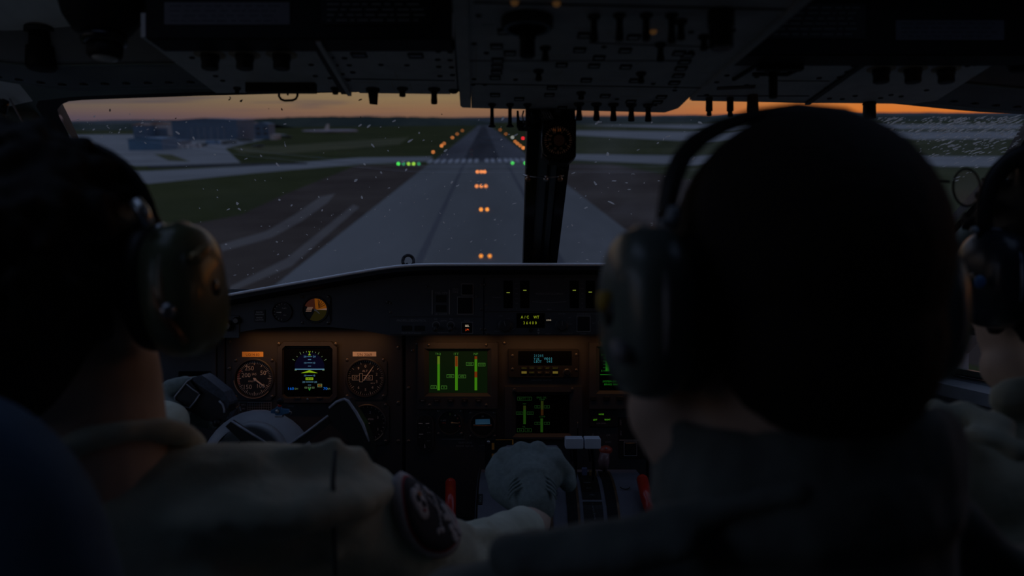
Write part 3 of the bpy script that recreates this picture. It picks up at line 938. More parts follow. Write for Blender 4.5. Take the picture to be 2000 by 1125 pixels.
# --- coaming (glareshield)
edge = [(180, 640), (300, 612), (400, 588), (440, 578.5), (500, 567.5), (600, 550), (680, 536), (740, 526), (775, 521.5), (812, 518.5), (860, 517.5), (1000, 517.5), (1060, 517.5)]
DE = 1.38
eL = [P(u, v, DE) for u, v in edge]
eR = [mir(p) for p in reversed(eL[:-1])]
ctr = eL[-1]; eAll = eL[:-1] + [Vector((CX, ctr.y, ctr.z))] + eR
gs = thing('glareshield', 'long dark glareshield with a bright thin edge running across under the windscreens', 'glareshield', (CX, DE, .03))
mb = MB()
sec = [(0, .0), (-.004, -.003), (-.005, -.008), (-.001, -.012), (.04, -.016), (.04, -.012), (.05, .0045), (.0, .002)]
n = len(sec)
vs = [p + Vector((0, y, z)) for p in eAll for y, z in sec]
vs2 = []
for p in eAll:
    for k, (y, z) in enumerate(sec):
        q = p + Vector((0, y, z - .001))
        if k == 6: q = Vector((p.x, 1.80, min(p.z + .004, .012)))
        if k == 5: q = Vector((p.x, 1.78, min(p.z - .02, -.01)))
        vs2.append(q)
fs = [(i * n + j, i * n + (j + 1) % n, (i + 1) * n + (j + 1) % n, (i + 1) * n + j) for i in range(len(eAll) - 1) for j in range(n)]
fs += [tuple(range(n)), tuple(reversed([(len(eAll) - 1) * n + j for j in range(n)]))]
mb.add(vs2, fs, M_black, False)
mb.build('hood', gs)
M_edge2 = mat('edge_highlight_bead', (.8, .84, .9), rough=.28, var=.05, spec=.8)  # sky highlight on the rounded lip, put in as a pale bead
MB().tube([p + Vector((0, -.004, .0008)) for p in eAll], .0027, M_edge2, 10).build('edge_highlight_bead', gs)
# small rope loop standing on the hood and flat sensor lip
M_rope = mat('frayed_cord', (.05, .05, .055), rough=.9, var=.3, scale=200)
lp = thing('cord_loop', 'small looped dark cord standing on top of the glareshield left of centre', 'cord', P(797, 520, 1.42))
pts = [P(797 + 10.5 * math.cos(t) * (1 if t > 1.2 else 1.05), 510 - 11.5 * math.sin(t), 1.41 + .004 * math.sin(3 * t)) for t in [(-.75 + i * .30) for i in range(16)]]
MB().tube(pts, .0029, M_rope, 8).build('loop', lp)
MB().tube([P(u, v, 1.408) for u, v in ((786, 508), (790, 503), (786, 514), (789, 519), (795, 515), (799, 521))], .0021, M_rope, 8).build('frayed_end', lp)
MB().tube([P(u, v, 1.41) for u, v in ((765, 522), (775, 520.5), (785, 520), (793, 519))], .0018, M_rope, 8).build('tail', lp)
# flat edge of the coaming switch face
cf = thing('coaming_panel', 'dark upper panel face under the glareshield with small gauges and switches', 'panel', P(1060, 590, 1.42))
FC = FR(1000, 562.5, 1.42)
def c2(pts): return [(u - 1000, 562.5 - v) for u, v in pts]
face = [(250, 700), (400, 665), (440, 654), (500, 643), (560, 638.5), (640, 638.5), (700, 644), (762, 655), (1357, 655), (1420, 644), (1480, 638.5), (1620, 638.5), (1740, 663), (1870, 700),
        (1870, 628), (1740, 602), (1540, 565), (1400, 540), (1320, 528), (1290, 526), (830, 526), (795, 528), (720, 541), (600, 562), (500, 580), (440, 590), (380, 602), (250, 635)]
MB().poly(FC, c2(face), -20, 0, M_panelb).build('face', cf)
# divided sub-panels with seams
def subp(u0, v0, u1, v1, name='module', m=None, h=2.5):
    return PR(MB(), u0, v0, u1, v1, 0, h, m or M_panelb, .8, FC).build(name, cf)
MB().poly(FC, c2([(762, 618), (762, 575), (800, 566), (900, 545), (944, 543), (944, 618)]), 0, 2.2, M_panelb).build('module', cf)
subp(762, 619.5, 944, 653)
subp(947, 543, 1187, 608)
subp(947, 610, 1187, 653)
def ctext(st, u, v, size, m=M_dim, h=2.8, **k):
    return MB().text(FC, st, u - 1000, 562.5 - v, size, m, h, **k)
mb = MB()
for st, u, v, s in (('PROPELLER', 791, 626, 4.4), ('CONTROL', 818, 626, 4.4), ('TAIL PIPE', 862, 572, 4.2), ('LH COVER', 862, 613.3, 3.6), ('ENG', 890, 565, 4), ('FIRE', 890, 570.5, 4),
                    ('PROP TEST RANGE', 804, 650.5, 3.2), ('LH', 851, 623, 3.2), ('RH', 881, 623, 3.2), ('UNFTR', 866, 626.5, 3), ('NORM FTR', 866, 649.5, 3), ('AUTO', 912, 626, 3)):
    mb.text(FC, st, u - 1000, 562.5 - v, s, M_dim, 2.7)
mb.build('lettering', cf)
for u in (844.5, 878):
    PR(MB(), u - 1.1, 566, u + 1.1, 614, 2, 3.4, M_dim, 0, FC).build('white_bar', cf)
PR(MB(), 852, 577, 872, 590, 2, 4, M_black, 1, FC).build('push_button', cf)
PR(MB(), 852, 596, 872, 609, 2, 4, M_black, 1, FC).build('push_button', cf)
def guard_btn(u0, v0, u1, v1, label=None, fr=M_dim):
    F = FC
    b = PR(MB(), u0 + 2, v0 + 2, u1 - 2, v1 - 2, 2, 5, M_gloss, 1.2, F).build('push_button', cf, label=label)
    MB().frame(F, u0 - 1000, 562.5 - v1, u1 - 1000, 562.5 - v0, 1.1, 2, 3.6, fr).build('button_frame', b)
    return b
guard_btn(901, 554, 925, 577)
guard_btn(893, 579.5, 925, 614)
b = guard_btn(901, 628.5, 924, 651.5, 'lit square button reading SEL in white over red')
M_selw = glow('sel_white', 235, 215, 185)
M_selr = glow('sel_red', 235, 75, 25, 1.3)
MB().text(FC, 'SEL', 912.8 - 1000, 562.5 - 636.2, 4.2, M_selw, 5.3).text(FC, 'JA', 912.8 - 1000, 562.5 - 643.8, 4.6, M_selr, 5.3, wide=1.5).build('lit_legend', b)
def cknob(F, a, b, r, parent, h0=2, h1=14, name='knob', m=None, skirt=True, ptr=None):
    k = MB()
    pr = ([(r * 1.25, h0), (r * 1.25, h0 + 2), (r, h0 + 3)] if skirt else [(r, h0)]) + [(r * .93, h1 - 1.5), (r * .8, h1), (0, h1)]
    k.lathe(F, a, b, pr, m or M_bezel, 20, False)
    o = k.build(name, parent)
    if ptr is not None:
        MB().line(F, a, b, a + r * .85 * math.cos(ptr), b + r * .85 * math.sin(ptr), 1.0, h1, h1 + .5, M_dim).build('pointer_line', o)
    return o
for u in (852, 880.5):
    MB().ring(FC, u - 1000, 562.5 - 635, 6.5, 7.6, 2, 3, M_dim, 24).build('switch_ring', cf)
    t_ = MB().lathe(FC, u - 1000, 562.5 - 637, [(5, 2), (5, 6), (3, 7)], M_black, 16).build('toggle_switch', cf)
    MB().tube([FC(u - 1000, 562.5 - 637, 5), FC(u - 1000, 562.5 - 640, 18)], [.0018, .0034], M_bezel, 10).ball(FC(u - 1000, 562.5 - 642, 18), .0048, M_bezel, 12).build('lever', t_)
for u, v in ((795, 641), (820, 641)):
    PR(MB(), u - 10, v - 5, u + 10, v + 5, 2, 4, M_black, 1, FC).build('push_button', cf)
for u, v in ((757, 590), (763, 610), (763, 592), (834, 560), (940, 556), (947, 556), (949, 595), (940, 604), (940, 643), (931, 579), (948, 643), (952, 652), (1074, 554), (1183, 546)):
    screw(FC, u - 1000, 562.5 - v, cf, 2.6, 2.4)
# status display with four vertical slots
M_tick = glow('tick_green', 150, 165, 60)
for u, v in ((992.5, 571.5), (1025, 567), (1121.5, 567), (1152.5, 570.5)):
    s_ = PR(MB(), u - 9, 548, u + 9, 602, 1, 3, M_screen, 0, FC).build('indicator_slot', cf)
    PR(MB(), u - 3.2, v - .8, u + 3.2, v + .8, 3, 3.4, M_tick, 0, FC).build('lit_mark', s_)
mb = MB()
mb.text(FC, 'WATER STATUS DISPLAY', 1073 - 1000, 562.5 - 573.8, 3.4, M_dim, 2.8)
for k, st in enumerate(('SUCT', 'FULL', '3/4', '1/2', '1/4', '0')):
    mb.text(FC, st, 1009 - 1000, 562.5 - (554 + k * 9.6), 2.2, M_dim, 2.8)
    mb.text(FC, st, 1137 - 1000, 562.5 - (554 + k * 9.6), 2.2, M_dim, 2.8)
mb.text(FC, 'PRESS', 1073 - 1000, 562.5 - 604.5, 2.6, M_dim, 2.8)
for k in range(12):
    a0, a1 = 1040 + k * 5.4, 1040 + (k + 1) * 5.4
    f = lambda x: 588.5 + 2.6 * (1 - ((x - 1072) / 33) ** 2)
    mb.line(FC, a0 - 1000, 562.5 - f(a0), a1 - 1000, 562.5 - f(a1), .6, 2.4, 2.8, M_dim)
mb.line(FC, -38, 562.5 - 581, -22, 562.5 - 581, .6, 2.4, 2.8, M_dim)
mb.build('lettering', cf)
# rotary selectors + weight read-out
cknob(FC, -13, 562.5 - 636, 11.5, cf, ptr=math.radians(105))
cknob(FC, 97, 562.5 - 635, 10.5, cf, ptr=math.radians(88))
ds = PR(MB(), 1009, 611.5, 1064, 640, 2, 3.4, M_screen, 0, FC).build('read_out', cf, label='small black read-out with yellow-green characters A/C WT 36400')
M_yg = glow('readout_green', 165, 180, 40)
mb = MB()
def dotstr(mb, F, st, a, b, pitch, size, m, h):
    for i, ch in enumerate(st):
        if ch != ' ': mb.text(F, ch, a + i * pitch, b, size, m, h, wide=.85)
    return mb
dotstr(mb, FC, 'A/C', 1019.5 - 1000, 562.5 - 619.2, 5.6, 5.4, M_yg, 3.8)
dotstr(mb, FC, 'WT', 1045.3 - 1000, 562.5 - 619.2, 5.6, 5.4, M_yg, 3.8)
dotstr(mb, FC, '36400', 1023.6 - 1000, 562.5 - 630.4, 5.7, 5.4, M_yg, 3.8)
mb.build('characters', ds)
bl = MB().lathe(FC, 71.5, 562.5 - 625, [(5, 2), (5, 4), (4.3, 4.5), (0, 4.6)], M_gloss, 16).build('annunciator', cf)
MB().text(FC, 'LDG', 71.5, 562.5 - 625, 2.6, M_selw, 5.0, wide=1.3).build('lit_legend', bl)
MB().lathe(FC, 37, 562.5 - 644.5, [(4.2, 2), (4.2, 7), (3.5, 8), (0, 8)], M_black, 16).build('push_button', cf)
MB().poly(FC, [(49, 562.5 - 646.5), (54, 562.5 - 646.5), (51.5, 562.5 - 641)], 2.3, 3.5, M_dim).build('arrow_mark', cf)
MB().poly(FC, [(49, 562.5 - 648.5), (54, 562.5 - 648.5), (51.5, 562.5 - 653)], 2.3, 3.5, M_dim).build('arrow_mark', cf)
mb = MB()
for st, u, v, s in (('TEST', 978, 617, 2.6), ('WATER DROP CONTROL', 1151, 613, 3), ('FLAP SET', 1097, 613, 2.4), ('OFF', 1113, 620, 2.2), ('HIGH', 1113, 633, 2.2), ('ARM', 1160, 631, 2.6), ('DOOR', 1139, 652, 2.6), ('SALVO', 1177, 652, 2.2), ('STATUS', 971, 647, 2.4), ('DISPLAY', 1071, 652, 2.2), ('AUTO DROP', 1108, 651, 2.4)):
    mb.text(FC, st, u - 1000, 562.5 - v, s, M_dim, 2.8)
mb.line(FC, -10, 562.5 - 651, 6, 562.5 - 641, .7, 2.4, 2.8, M_dim)
mb.line(FC, -16, 562.5 - 622, -4, 562.5 - 622, .6, 2.4, 2.8, M_dim)
mb.build('lettering', cf)
guard_btn(1126, 616.5, 1153, 648)
t_ = MB().ring(FC, 173, 562.5 - 630, 4.6, 5.6, 2, 3, M_dim, 20).lathe(FC, 173, 562.5 - 630, [(4, 2), (4, 5), (2, 6)], M_black, 14).build('toggle_switch', cf)
MB().tube([FC(173, 562.5 - 630, 4), FC(175, 562.5 - 640, 17)], [.0016, .003], M_bezel, 10).build('lever', t_)
# left end: cluster of a knob and a small sign
k_ = PR(MB(), 432, 616, 468, 660, 0, 3, M_panelb, 1, FC).build('module', cf)
cknob(FC, -552, 562.5 - 636, 9, cf, 3, 18, m=M_gloss)
cknob(FC, -536, 562.5 - 626, 6, cf, 3, 12, m=M_gloss)
pl = PR(MB(), 497, 605, 518, 629, 0, 2, M_dial, 0, FC).build('placard', cf)
mb = MB()
for k, st in enumerate(('MASTER', 'WARNING', 'MASTER', 'CAUTION')):
    mb.text(FC, st, 507.5 - 1000, 562.5 - (609.5 + k * 4.4 + (2 if k > 1 else 0)), 2.4, M_white, 2.3)
mb.build('lettering', pl)

# ---------------------------------------------------------------- round instruments
def ticks(mb, F, a, b, r0, r1, n, w, m, h, t0=0, t1=2 * math.pi, big=0, rb=None):
    for i in range(n):
        t = t0 + (t1 - t0) * i / (n if abs(t1 - t0 - 2 * math.pi) < 1e-6 else n - 1)
        ra = rb if (big and i % big == 0 and rb) else r0
        mb.line(F, a + ra * math.cos(t), b + ra * math.sin(t), a + r1 * math.cos(t), b + r1 * math.sin(t), w * (1.6 if (big and i % big == 0) else 1), h, h + .25, m)
def needle(F, a, b, ang, l, tail, w, h, m, parent, name='needle'):
    c, s = math.cos(ang), math.sin(ang)
    f = lambda x, y: (a + x * c - y * s, b + x * s + y * c)
    q = MB().poly(F, [f(-tail, -w * .6), f(0, -w * .7), (f(l * .75, -w * .5)), f(l, 0), f(l * .75, w * .5), f(0, w * .7), f(-tail, w * .6)], h, h + .8, m)
    q.lathe(F, a, b, [(w * 1.3, h), (w * 1.3, h + 1.4), (0, h + 1.6)], m, 12)
    return q.build(name, parent)
def round_gauge(name, label, cat, u, v, r, F=None, sq=None, d=D0, h=6, bez=None, group=None, scr=True):
    F = F or PF
    a, b = u - 1000, 562.5 - v
    t = thing(name, label, cat, F(a, b, 0), group)
    bz = MB()
    if sq:
        c = sq * .22
        out = [(a - sq + c, b - sq), (a + sq - c, b - sq), (a + sq, b - sq + c), (a + sq, b + sq - c), (a + sq - c, b + sq), (a - sq + c, b + sq), (a - sq, b + sq - c), (a - sq, b - sq + c)]
        nn = 32
        vs = [F(x, y, h * .5) for x, y in out] + [F(x, y, 0) for x, y in out] + [F(a + r * 1.06 * math.cos(2 * math.pi * i / nn), b + r * 1.06 * math.sin(2 * math.pi * i / nn), h * .5) for i in range(nn)]
        fs = [(i, (i + 1) % 8, 8 + (i + 1) % 8, 8 + i)[::-1] for i in range(8)]
        # fan between octagon and circle
        ang = [math.atan2(y - b, x - a) for x, y in out]
        def near(t):
            return min(range(8), key=lambda k: abs((ang[k] - t + math.pi) % (2 * math.pi) - math.pi))
        for i in range(nn):
            t0_, t1_ = 2 * math.pi * i / nn, 2 * math.pi * (i + 1) / nn
            k0, k1 = near(t0_), near(t1_)
            fs.append((16 + i, 16 + (i + 1) % nn, k0)[::-1])
            if k0 != k1: fs.append((16 + (i + 1) % nn, k1, k0)[::-1])
        bz.add(vs, fs, bez or M_bezel)
    bz.lathe(F, a, b, [(r * 1.10, 0), (r * 1.10, h * .8), (r * 1.06, h), (r * 1.01, h), (r, h * .5), (r, .6)], bez or M_bezel, 40, False)
    bz.build('bezel', t)
    MB().lathe(F, a, b, [(r * 1.02, .2), (r * 1.02, .8), (0, .8)], M_dial, 40).build('dial', t)
    if sq and scr:
        for sx_ in (-1, 1):
            for sy_ in (-1, 1):
                screw(F, a + sx_ * sq * .84, b + sy_ * sq * .84, t, 3.2, h * .5)
    return t, a, b
R = math.radians
M_mark = mat('dial_marking', (.50, .46, .42), rough=.6, var=.05)
M_markr = mat('dial_marking_red', (.42, .12, .08), rough=.6, var=.05)
M_ndl = mat('needle_white', (.62, .58, .55), rough=.5, var=.05)

# --- main panels (slabs)
def panel(name, label, u0, v0, u1, v1, m=M_panel, cat='panel', th=10):
    t = thing(name, label, cat, PF((u0 + u1) / 2 - 1000, 562.5 - v1, 0))
    PR(MB(), u0, v0, u1, v1, -th, 0, m, 2).build('plate', t)
    return t
lp_ = panel('instrument_panel', 'left grey instrument panel behind the control wheel lit brown from above', 441, 640, 786, 1080)
sp_ = panel('clock_panel', 'narrow dark panel at the far left behind the wheel grip', 250, 655, 422, 1080, M_paneld)
st_ = panel('panel_strip', 'narrow brown-lit strip between the side panel and the left instrument panel', 424, 655, 439, 1080)
cp_ = panel('centre_instrument_panel', 'centre instrument panel holding the green engine screens', 792, 640, 1262, 1010, M_panel)
rp_ = panel('right_instrument_panel', 'dark right instrument panel mostly hidden behind the nearest head', 1268, 640, 1700, 1080, M_paneld)
for u, v in ((448, 668), (778, 679), (778, 787), (778, 862), (446, 790), (446, 860), (440 + 8, 720)):
    screw(PF, u - 1000, 562.5 - v, lp_, 4)
M_brown = None
for u, v in ((806, 685), (798, 758), (798, 862), (1255, 690), (1255, 800), (985, 670), (815, 672)):
    screw(PF, u - 1000, 562.5 - v, cp_, 3.6)
# airspeed indicator
t, a, b = round_gauge('airspeed_indicator', 'round airspeed indicator with numbers 50 to 250 under the orange tape', 'gauge', 497, 739, 36, sq=42)
mb = MB()
ticks(mb, PF, a, b, 29, 33.5, 60, .7, M_mark, 1, big=5, rb=26)
ticks(mb, PF, a, b, 29, 33.5, 10, 1.1, M_markr, 1.2, R(150), R(200))
for st, x, y, s in (('250', 487.5, 719, 8.5), ('200', 481, 732.5, 8.5), ('50', 514.5, 728, 8.5), ('150', 484.5, 755.5, 8.5), ('100', 510, 753.5, 8), ('IAS', 497, 730.5, 4.6), ('KNOTS', 493, 744.5, 3.2)):
    mb.text(PF, st, x - 1000, 562.5 - y, s, M_mark, 1.3)
mb.build('markings', t)
needle(PF, a + 2, b - 2, R(-37), 26, 4, 2.0, 2, M_ndl, t)
MB().ring(PF, a, b, 37.2, 38.8, 5.6, 6.6, mat('tan_rim_highlight', (.30, .22, .16), rough=.35, var=.1), 48, R(185), R(320)).build('rim_highlight_ring', t)  # highlight on the lower bezel rim, painted as a lighter arc
# orange tape and pale tape
def tape(label, u0, v0, u1, v1, m, st, mt, F=PF, size=5):
    t = thing('label_tape', label, 'label', F((u0 + u1) / 2 - 1000, 562.5 - v1, 0))
    PR(MB(), u0, v0, u1, v1, .05, .6, m, 0, F).build('strip', t)
    MB().text(F, st, (u0 + u1) / 2 - 1000, 562.5 - (v0 + v1) / 2, size, mt, .8).build('lettering', t)
    return t
M_otape = mat('orange_tape', (.98, .50, .08), rough=.5, var=.04, spec=.6)
M_wtape = mat('pale_tape', (.62, .55, .50), rough=.6, var=.05)
M_ink = mat('ink', (.10, .03, .015), rough=.7, var=0)
tape('bright orange tape with dark text above the airspeed indicator', 473, 687, 514.5, 698.5, M_otape, 'UD14-03', M_ink, size=5)
tape('pale grey-pink tape reading S/N 2069 above the altimeter', 689, 687, 735, 698.5, M_wtape, 'S/N 2069', M_ink, size=5.4)
# attitude display
t = thing('attitude_display', 'square attitude screen with blue sky half and yellow-green wings', 'display', PF(602.5 - 1000, 562.5 - 784, 0))
a, b = 602.5 - 1000, 562.5 - 726
mb = MB()
def bezel_frame(mb, F, a, b, W_, H_, w, h_, m, ch=9):
    """octagonal frame with sloped inner edge: outer half sizes W_, H_, opening inset w"""
    o = [(-W_ + ch, -H_), (W_ - ch, -H_), (W_, -H_ + ch), (W_, H_ - ch), (W_ - ch, H_), (-W_ + ch, H_), (-W_, H_ - ch), (-W_, -H_ + ch)]
    Wi, Hi, ci = W_ - w, H_ - w, ch * .5
    i_ = [(-Wi + ci, -Hi), (Wi - ci, -Hi), (Wi, -Hi + ci), (Wi, Hi - ci), (Wi - ci, Hi), (-Wi + ci, Hi), (-Wi, Hi - ci), (-Wi, -Hi + ci)]
    Wj, Hj = Wi - 2, Hi - 2
    j_ = [(-Wj + ci, -Hj), (Wj - ci, -Hj), (Wj, -Hj + ci), (Wj, Hj - ci), (Wj - ci, Hj), (-Wj + ci, Hj), (-Wj, Hj - ci), (-Wj, -Hj + ci)]
    rows = [(o, 0), (o, h_ - 1.5), ([(x * .985, y * .985) for x, y in o], h_), (i_, h_), (j_, 1)]
    vs = [F(a + x, b + y, hh) for pts, hh in rows for x, y in pts]
    fs = []
    for r in range(4):
        for k in range(8):
            k2 = (k + 1) % 8
            fs.append((r * 8 + k, r * 8 + k2, (r + 1) * 8 + k2, (r + 1) * 8 + k))
    mb.add(vs, fs, m)
    return mb
bezel_frame(mb, PF, a, b, 58, 60, 9, 9, M_bezel, 12).build('bezel', t)
sc_ = PR(MB(), 554, 679, 651, 773, .5, 1.5, M_screen).build('screen', t)
def arcp(cx, cy, r, t0, t1, n):
    return [(cx + r * math.cos(t0 + (t1 - t0) * i / n), cy + r * math.sin(t0 + (t1 - t0) * i / n)) for i in range(n + 1)]
M_sky = glow('display_sky', 3, 5, 30); M_cy = glow('display_pale_blue', 96, 148, 178); M_yl = glow('display_yellow_green', 150, 190, 25)
M_bl = glow('display_blue', 20, 110, 225, 1.1); M_gn = glow('display_green', 40, 150, 45); M_or = glow('display_orange', 205, 130, 40); M_gw = glow('display_grey_green', 110, 135, 95)
X = lambda u: u - 1000
Y = lambda v: 562.5 - v
mb = MB()
mb.poly(PF, [(X(577), Y(720))] + [(X(633), Y(720))] + [(X(605) + x, Y(718) + y) for x, y in arcp(0, 0, 29.5, R(8), R(172), 16)], 1.5, 1.7, M_sky)
mb.build('sky_field', sc_)
mb = MB()
mb.box(PF, X(576.5), Y(722), X(634), Y(720), 1.8, 2, M_cy)
for v, w in ((696.3, 5), (708.5, 5), (733.3, 5), (745.8, 7.5)):
    mb.box(PF, X(605.3 - w), Y(v + .5), X(605.3 + w), Y(v - .5), 1.8, 2, M_cy)
for v in (702.2, 714.8, 751.8): mb.box(PF, X(602), Y(v + .5), X(608), Y(v - .5), 1.8, 2, M_cy)
for v, st, dx in ((696.3, '20', 9), (708.5, '10', 8.5), (733.3, '10', 8.5), (745.8, '20', 11.5)):
    mb.text(PF, st, X(605.3 - dx), Y(v), 3.4, M_cy, 1.8, wide=1.2); mb.text(PF, st, X(605.3 + dx), Y(v), 3.4, M_cy, 1.8, wide=1.2)
for i, t_ in enumerate((150, 135, 120, 110, 100, 80, 70, 60, 45, 30)):
    tt = R(t_)
    mb.line(PF, X(605) + 33 * math.cos(tt), Y(720.5) + 33 * math.sin(tt), X(605) + (38 if t_ in (150, 120, 60, 30) else 35.5) * math.cos(tt), Y(720.5) + (38 if t_ in (150, 120, 60, 30) else 35.5) * math.sin(tt), .9, 1.8, 2, M_gw)
for s_ in (-1, 1): mb.box(PF, X(605 + s_ * 27) - 2, Y(723.5), X(605 + s_ * 27) + 2, Y(722), 1.8, 2, M_gw)
mb.build('pitch_scale', sc_)
mb = MB()
mb.poly(PF, [(X(588.5), Y(728.5)), (X(605), Y(722.7)), (X(621.3), Y(728.5)), (X(605), Y(727.3))], 2.1, 2.3, M_yl)
mb.build('aircraft_symbol', sc_)
mb = MB()
mb.box(PF, X(597.5), Y(742), X(612.3), Y(737), 2.1, 2.3, M_yl)
for k in range(4): mb.box(PF, X(599.5 + 3.1 * k), Y(740.6), X(601 + 3.1 * k), Y(738.4), 2.3, 2.4, M_dial)
mb.build('glide_bar', sc_)
mb = MB()
mb.poly(PF, [(X(602.3), Y(693.8)), (X(607.8), Y(693.8)), (X(605), Y(689))], 2.1, 2.3, M_yl)
mb.line(PF, X(603.2), Y(685.5), X(605), Y(689), .9, 2.1, 2.3, M_yl); mb.line(PF, X(606.8), Y(685.5), X(605), Y(689), .9, 2.1, 2.3, M_yl)
mb.build('bank_pointer', sc_)
mb = MB()
mb.text(PF, '160', X(569), Y(758.7), 4.8, M_bl, 1.8, wide=1.25).text(PF, '70', X(636), Y(758.7), 4.8, M_bl, 1.8, wide=1.25)
mb.text(PF, 'DH', X(579.3), Y(759), 3.2, M_gw, 1.8).text(PF, 'RA', X(643), Y(759), 3.2, M_gw, 1.8)
mb.frame(PF, X(620.5), Y(756), X(629.5), Y(749.5), .8, 1.8, 2, M_gw).text(PF, 'DH', X(625), Y(752.8), 3.2, M_or, 1.8)
for u in (598, 605, 612): mb.frame(PF, X(u - 2.4), Y(758.3), X(u + 2.4), Y(755.3), .7, 1.8, 2, M_gw)
mb.poly(PF, [(X(602.5), Y(759)), (X(607.5), Y(759)), (X(605), Y(763))], 1.8, 2, M_gn)
mb.build('numbers', sc_)
for x in (577, 620): PR(MB(), x, 774.5, x + 13, 778, 8, 10.5, M_bezel, .8).build('button', t)
MB().lathe(PF, X(603.5), Y(778), [(2.2, 8), (2.2, 10.5), (0, 10.8)], M_steel, 12).build('sensor', t)
for sx_ in (-1, 1): screw(PF, a + sx_ * 55, b + 55, t, 3.6, 9)
# altimeter
t, a, b = round_gauge('altimeter', 'round altimeter with boxed counter under the pale S/N tape', 'gauge', 714, 738, 35, sq=42)
mb = MB()
ticks(mb, PF, a, b, 31, 34, 50, .6, M_mark, 1, big=5, rb=28)
for k in range(10):
    tt = R(90 - 36 * k)
    if k in (0, 2, 3, 4, 5, 6, 9): mb.text(PF, str(k), a + 23 * math.cos(tt), b + 23 * math.sin(tt), 5.2, M_mark, 1.2)
mb.text(PF, 'ALT', a - 1, b + 13.5, 4.2, M_mark, 1.2).text(PF, 'FT', a + 14, b + 13, 2.6, M_mark, 1.2).text(PF, '0013', a + 14, b - 10.5, 2.8, M_mark, 1.2)
mb.build('markings', t)
mb = MB()
mb.frame(PF, a - 26, b - 4.5, a - 11, b + 5.5, .8, 1.2, 2, M_mark).frame(PF, a - 12, b - 8, a - 5, b + 9, .9, 1.2, 2, M_mark).frame(PF, a - 6, b - 4.5, a + 14, b + 5.5, .9, 1.2, 2, M_mark)
mb.text(PF, '07', a - 19, b + .5, 5.6, M_mark, 1.4).text(PF, '00', a + 4.5, b + .5, 6, M_mark, 1.4, wide=1.3)
mb.build('counter', t)
needle(PF, a, b, R(55), 30, 6, 1.4, 2.4, M_ndl, t)
# vertical speed gauge lower right
t, a, b = round_gauge('vertical_speed_gauge', 'round gauge below the altimeter partly hidden by the right wheel grip', 'gauge', 718, 826, 34, sq=42)
mb = MB()
ticks(mb, PF, a, b, 30, 33, 24, .7, M_mark, 1)
for st, x, y in (('1', 705, 805), ('2', 723, 805), ('3', 738, 815), ('3', 738, 838), ('2', 722, 849), ('1', 704, 849)):
    mb.text(PF, st, X(x), Y(y), 5, M_mark, 1.2)
mb.text(PF, 'VERT  SPEED', a, b + 7.5, 3, M_mark, 1.2)
mb.build('markings', t)
needle(PF, a, b, R(178), 26, 5, 1.3, 2, M_ndl, t)
MB().ring(PF, a, b, 35.4, 37, 5.6, 6.6, mat('dull_rim_highlight', (.25, .24, .19), rough=.4, var=.1), 48, R(205), R(330)).build('rim_highlight_ring', t)  # same painted highlight arc along the lower rim
# chart placard with a grid
t = thing('limit_placard', 'small black placard with a white grid below the airspeed indicator', 'placard', PF(X(497), Y(826), 0))
PR(MB(), 466, 784, 532, 836, .1, 1, M_dial).build('plate', t)
mb = MB()
for k in range(11): mb.box(PF, X(484 + 4.5 * k), Y(834), X(484.4 + 4.5 * k), Y(786), 1, 1.2, M_dim)
for k in range(11): mb.box(PF, X(484), Y(786.4 + 4.7 * k), X(529), Y(786 + 4.7 * k), 1, 1.2, M_dim)
mb.frame(PF, X(467), Y(835), X(531), Y(785), .5, 1, 1.2, M_dim)
for k in range(6): mb.text(PF, ('VMO', 'VFE', 'VLE', 'VLO', 'VMC', 'VA')[k], X(475.5), Y(790.5 + 7.6 * k), 2.8, M_dim, 1.2)
mb.build('grid', t)
MB().text(PF, 'SHAKER', X(568), Y(793), 2.4, M_dim, .4).build('lettering', lp_)
# small gauge on the coaming and the angle-of-attack gauge
t, a, b = round_gauge('suction_gauge', 'small black round gauge left of the orange and green dial', 'gauge', 0, 0, 17.5, F=Frame(FC(X(551.5), Y(609)), k=.001 * 1.42 / 1.5) if False else FR(551.5 - 0, 609, 1.42), sq=None) if False else (None, 0, 0)
def cgauge(name, label, u, v, r, sq=None):
    F = FR(u, v, 1.42)
    F2 = Frame(F.o - F.X * 0, k=F.k)
    # shift so that round_gauge's pixel arithmetic lands on the origin
    F2.o = F.o - (F.X * (u - 1000) + F.Y * (562.5 - v)) * F.k
    return round_gauge(name, label, 'gauge', u, v, r, F=F2, sq=sq, h=5) + (F2,)
t, a, b, F = cgauge('small_pressure_gauge', 'small black round gauge left of the orange and green dial', 551.5, 609, 18)
mb = MB(); ticks(mb, F, a, b, 14, 17, 10, .8, M_mark, 1, R(70), R(265)); mb.text(F, 'FLAPS', a + 4, b + 7, 2.4, M_mark, 1.2).text(F, 'DEG', a + 5, b - 6.5, 2.2, M_mark, 1.2); mb.build('markings', t)
needle(F, a - 3, b - 1, R(180), 9, 2, 1.0, 1.6, M_ndl, t)
t, a, b, F = cgauge('attack_angle_gauge', 'round dial with bright orange and dark green sectors on the upper panel', 616.5, 605, 24, 30)
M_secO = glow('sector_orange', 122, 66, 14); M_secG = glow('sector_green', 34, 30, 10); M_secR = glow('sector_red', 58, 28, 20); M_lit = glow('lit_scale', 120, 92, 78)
mb = MB()
def sector(mb, F, a, b, r0, r1, t0, t1, h, m, n=10):
    pts = [(a + r1 * math.cos(t0 + (t1 - t0) * i / n), b + r1 * math.sin(t0 + (t1 - t0) * i / n)) for i in range(n + 1)]
    pts += [(a + r0 * math.cos(t1 + (t0 - t1) * i / n), b + r0 * math.sin(t1 + (t0 - t1) * i / n)) for i in range(n + 1)]
    mb.poly(F, pts, h, h + .3, m)
sector(mb, F, a, b, 1, 22, R(8), R(95), 1, M_secO)
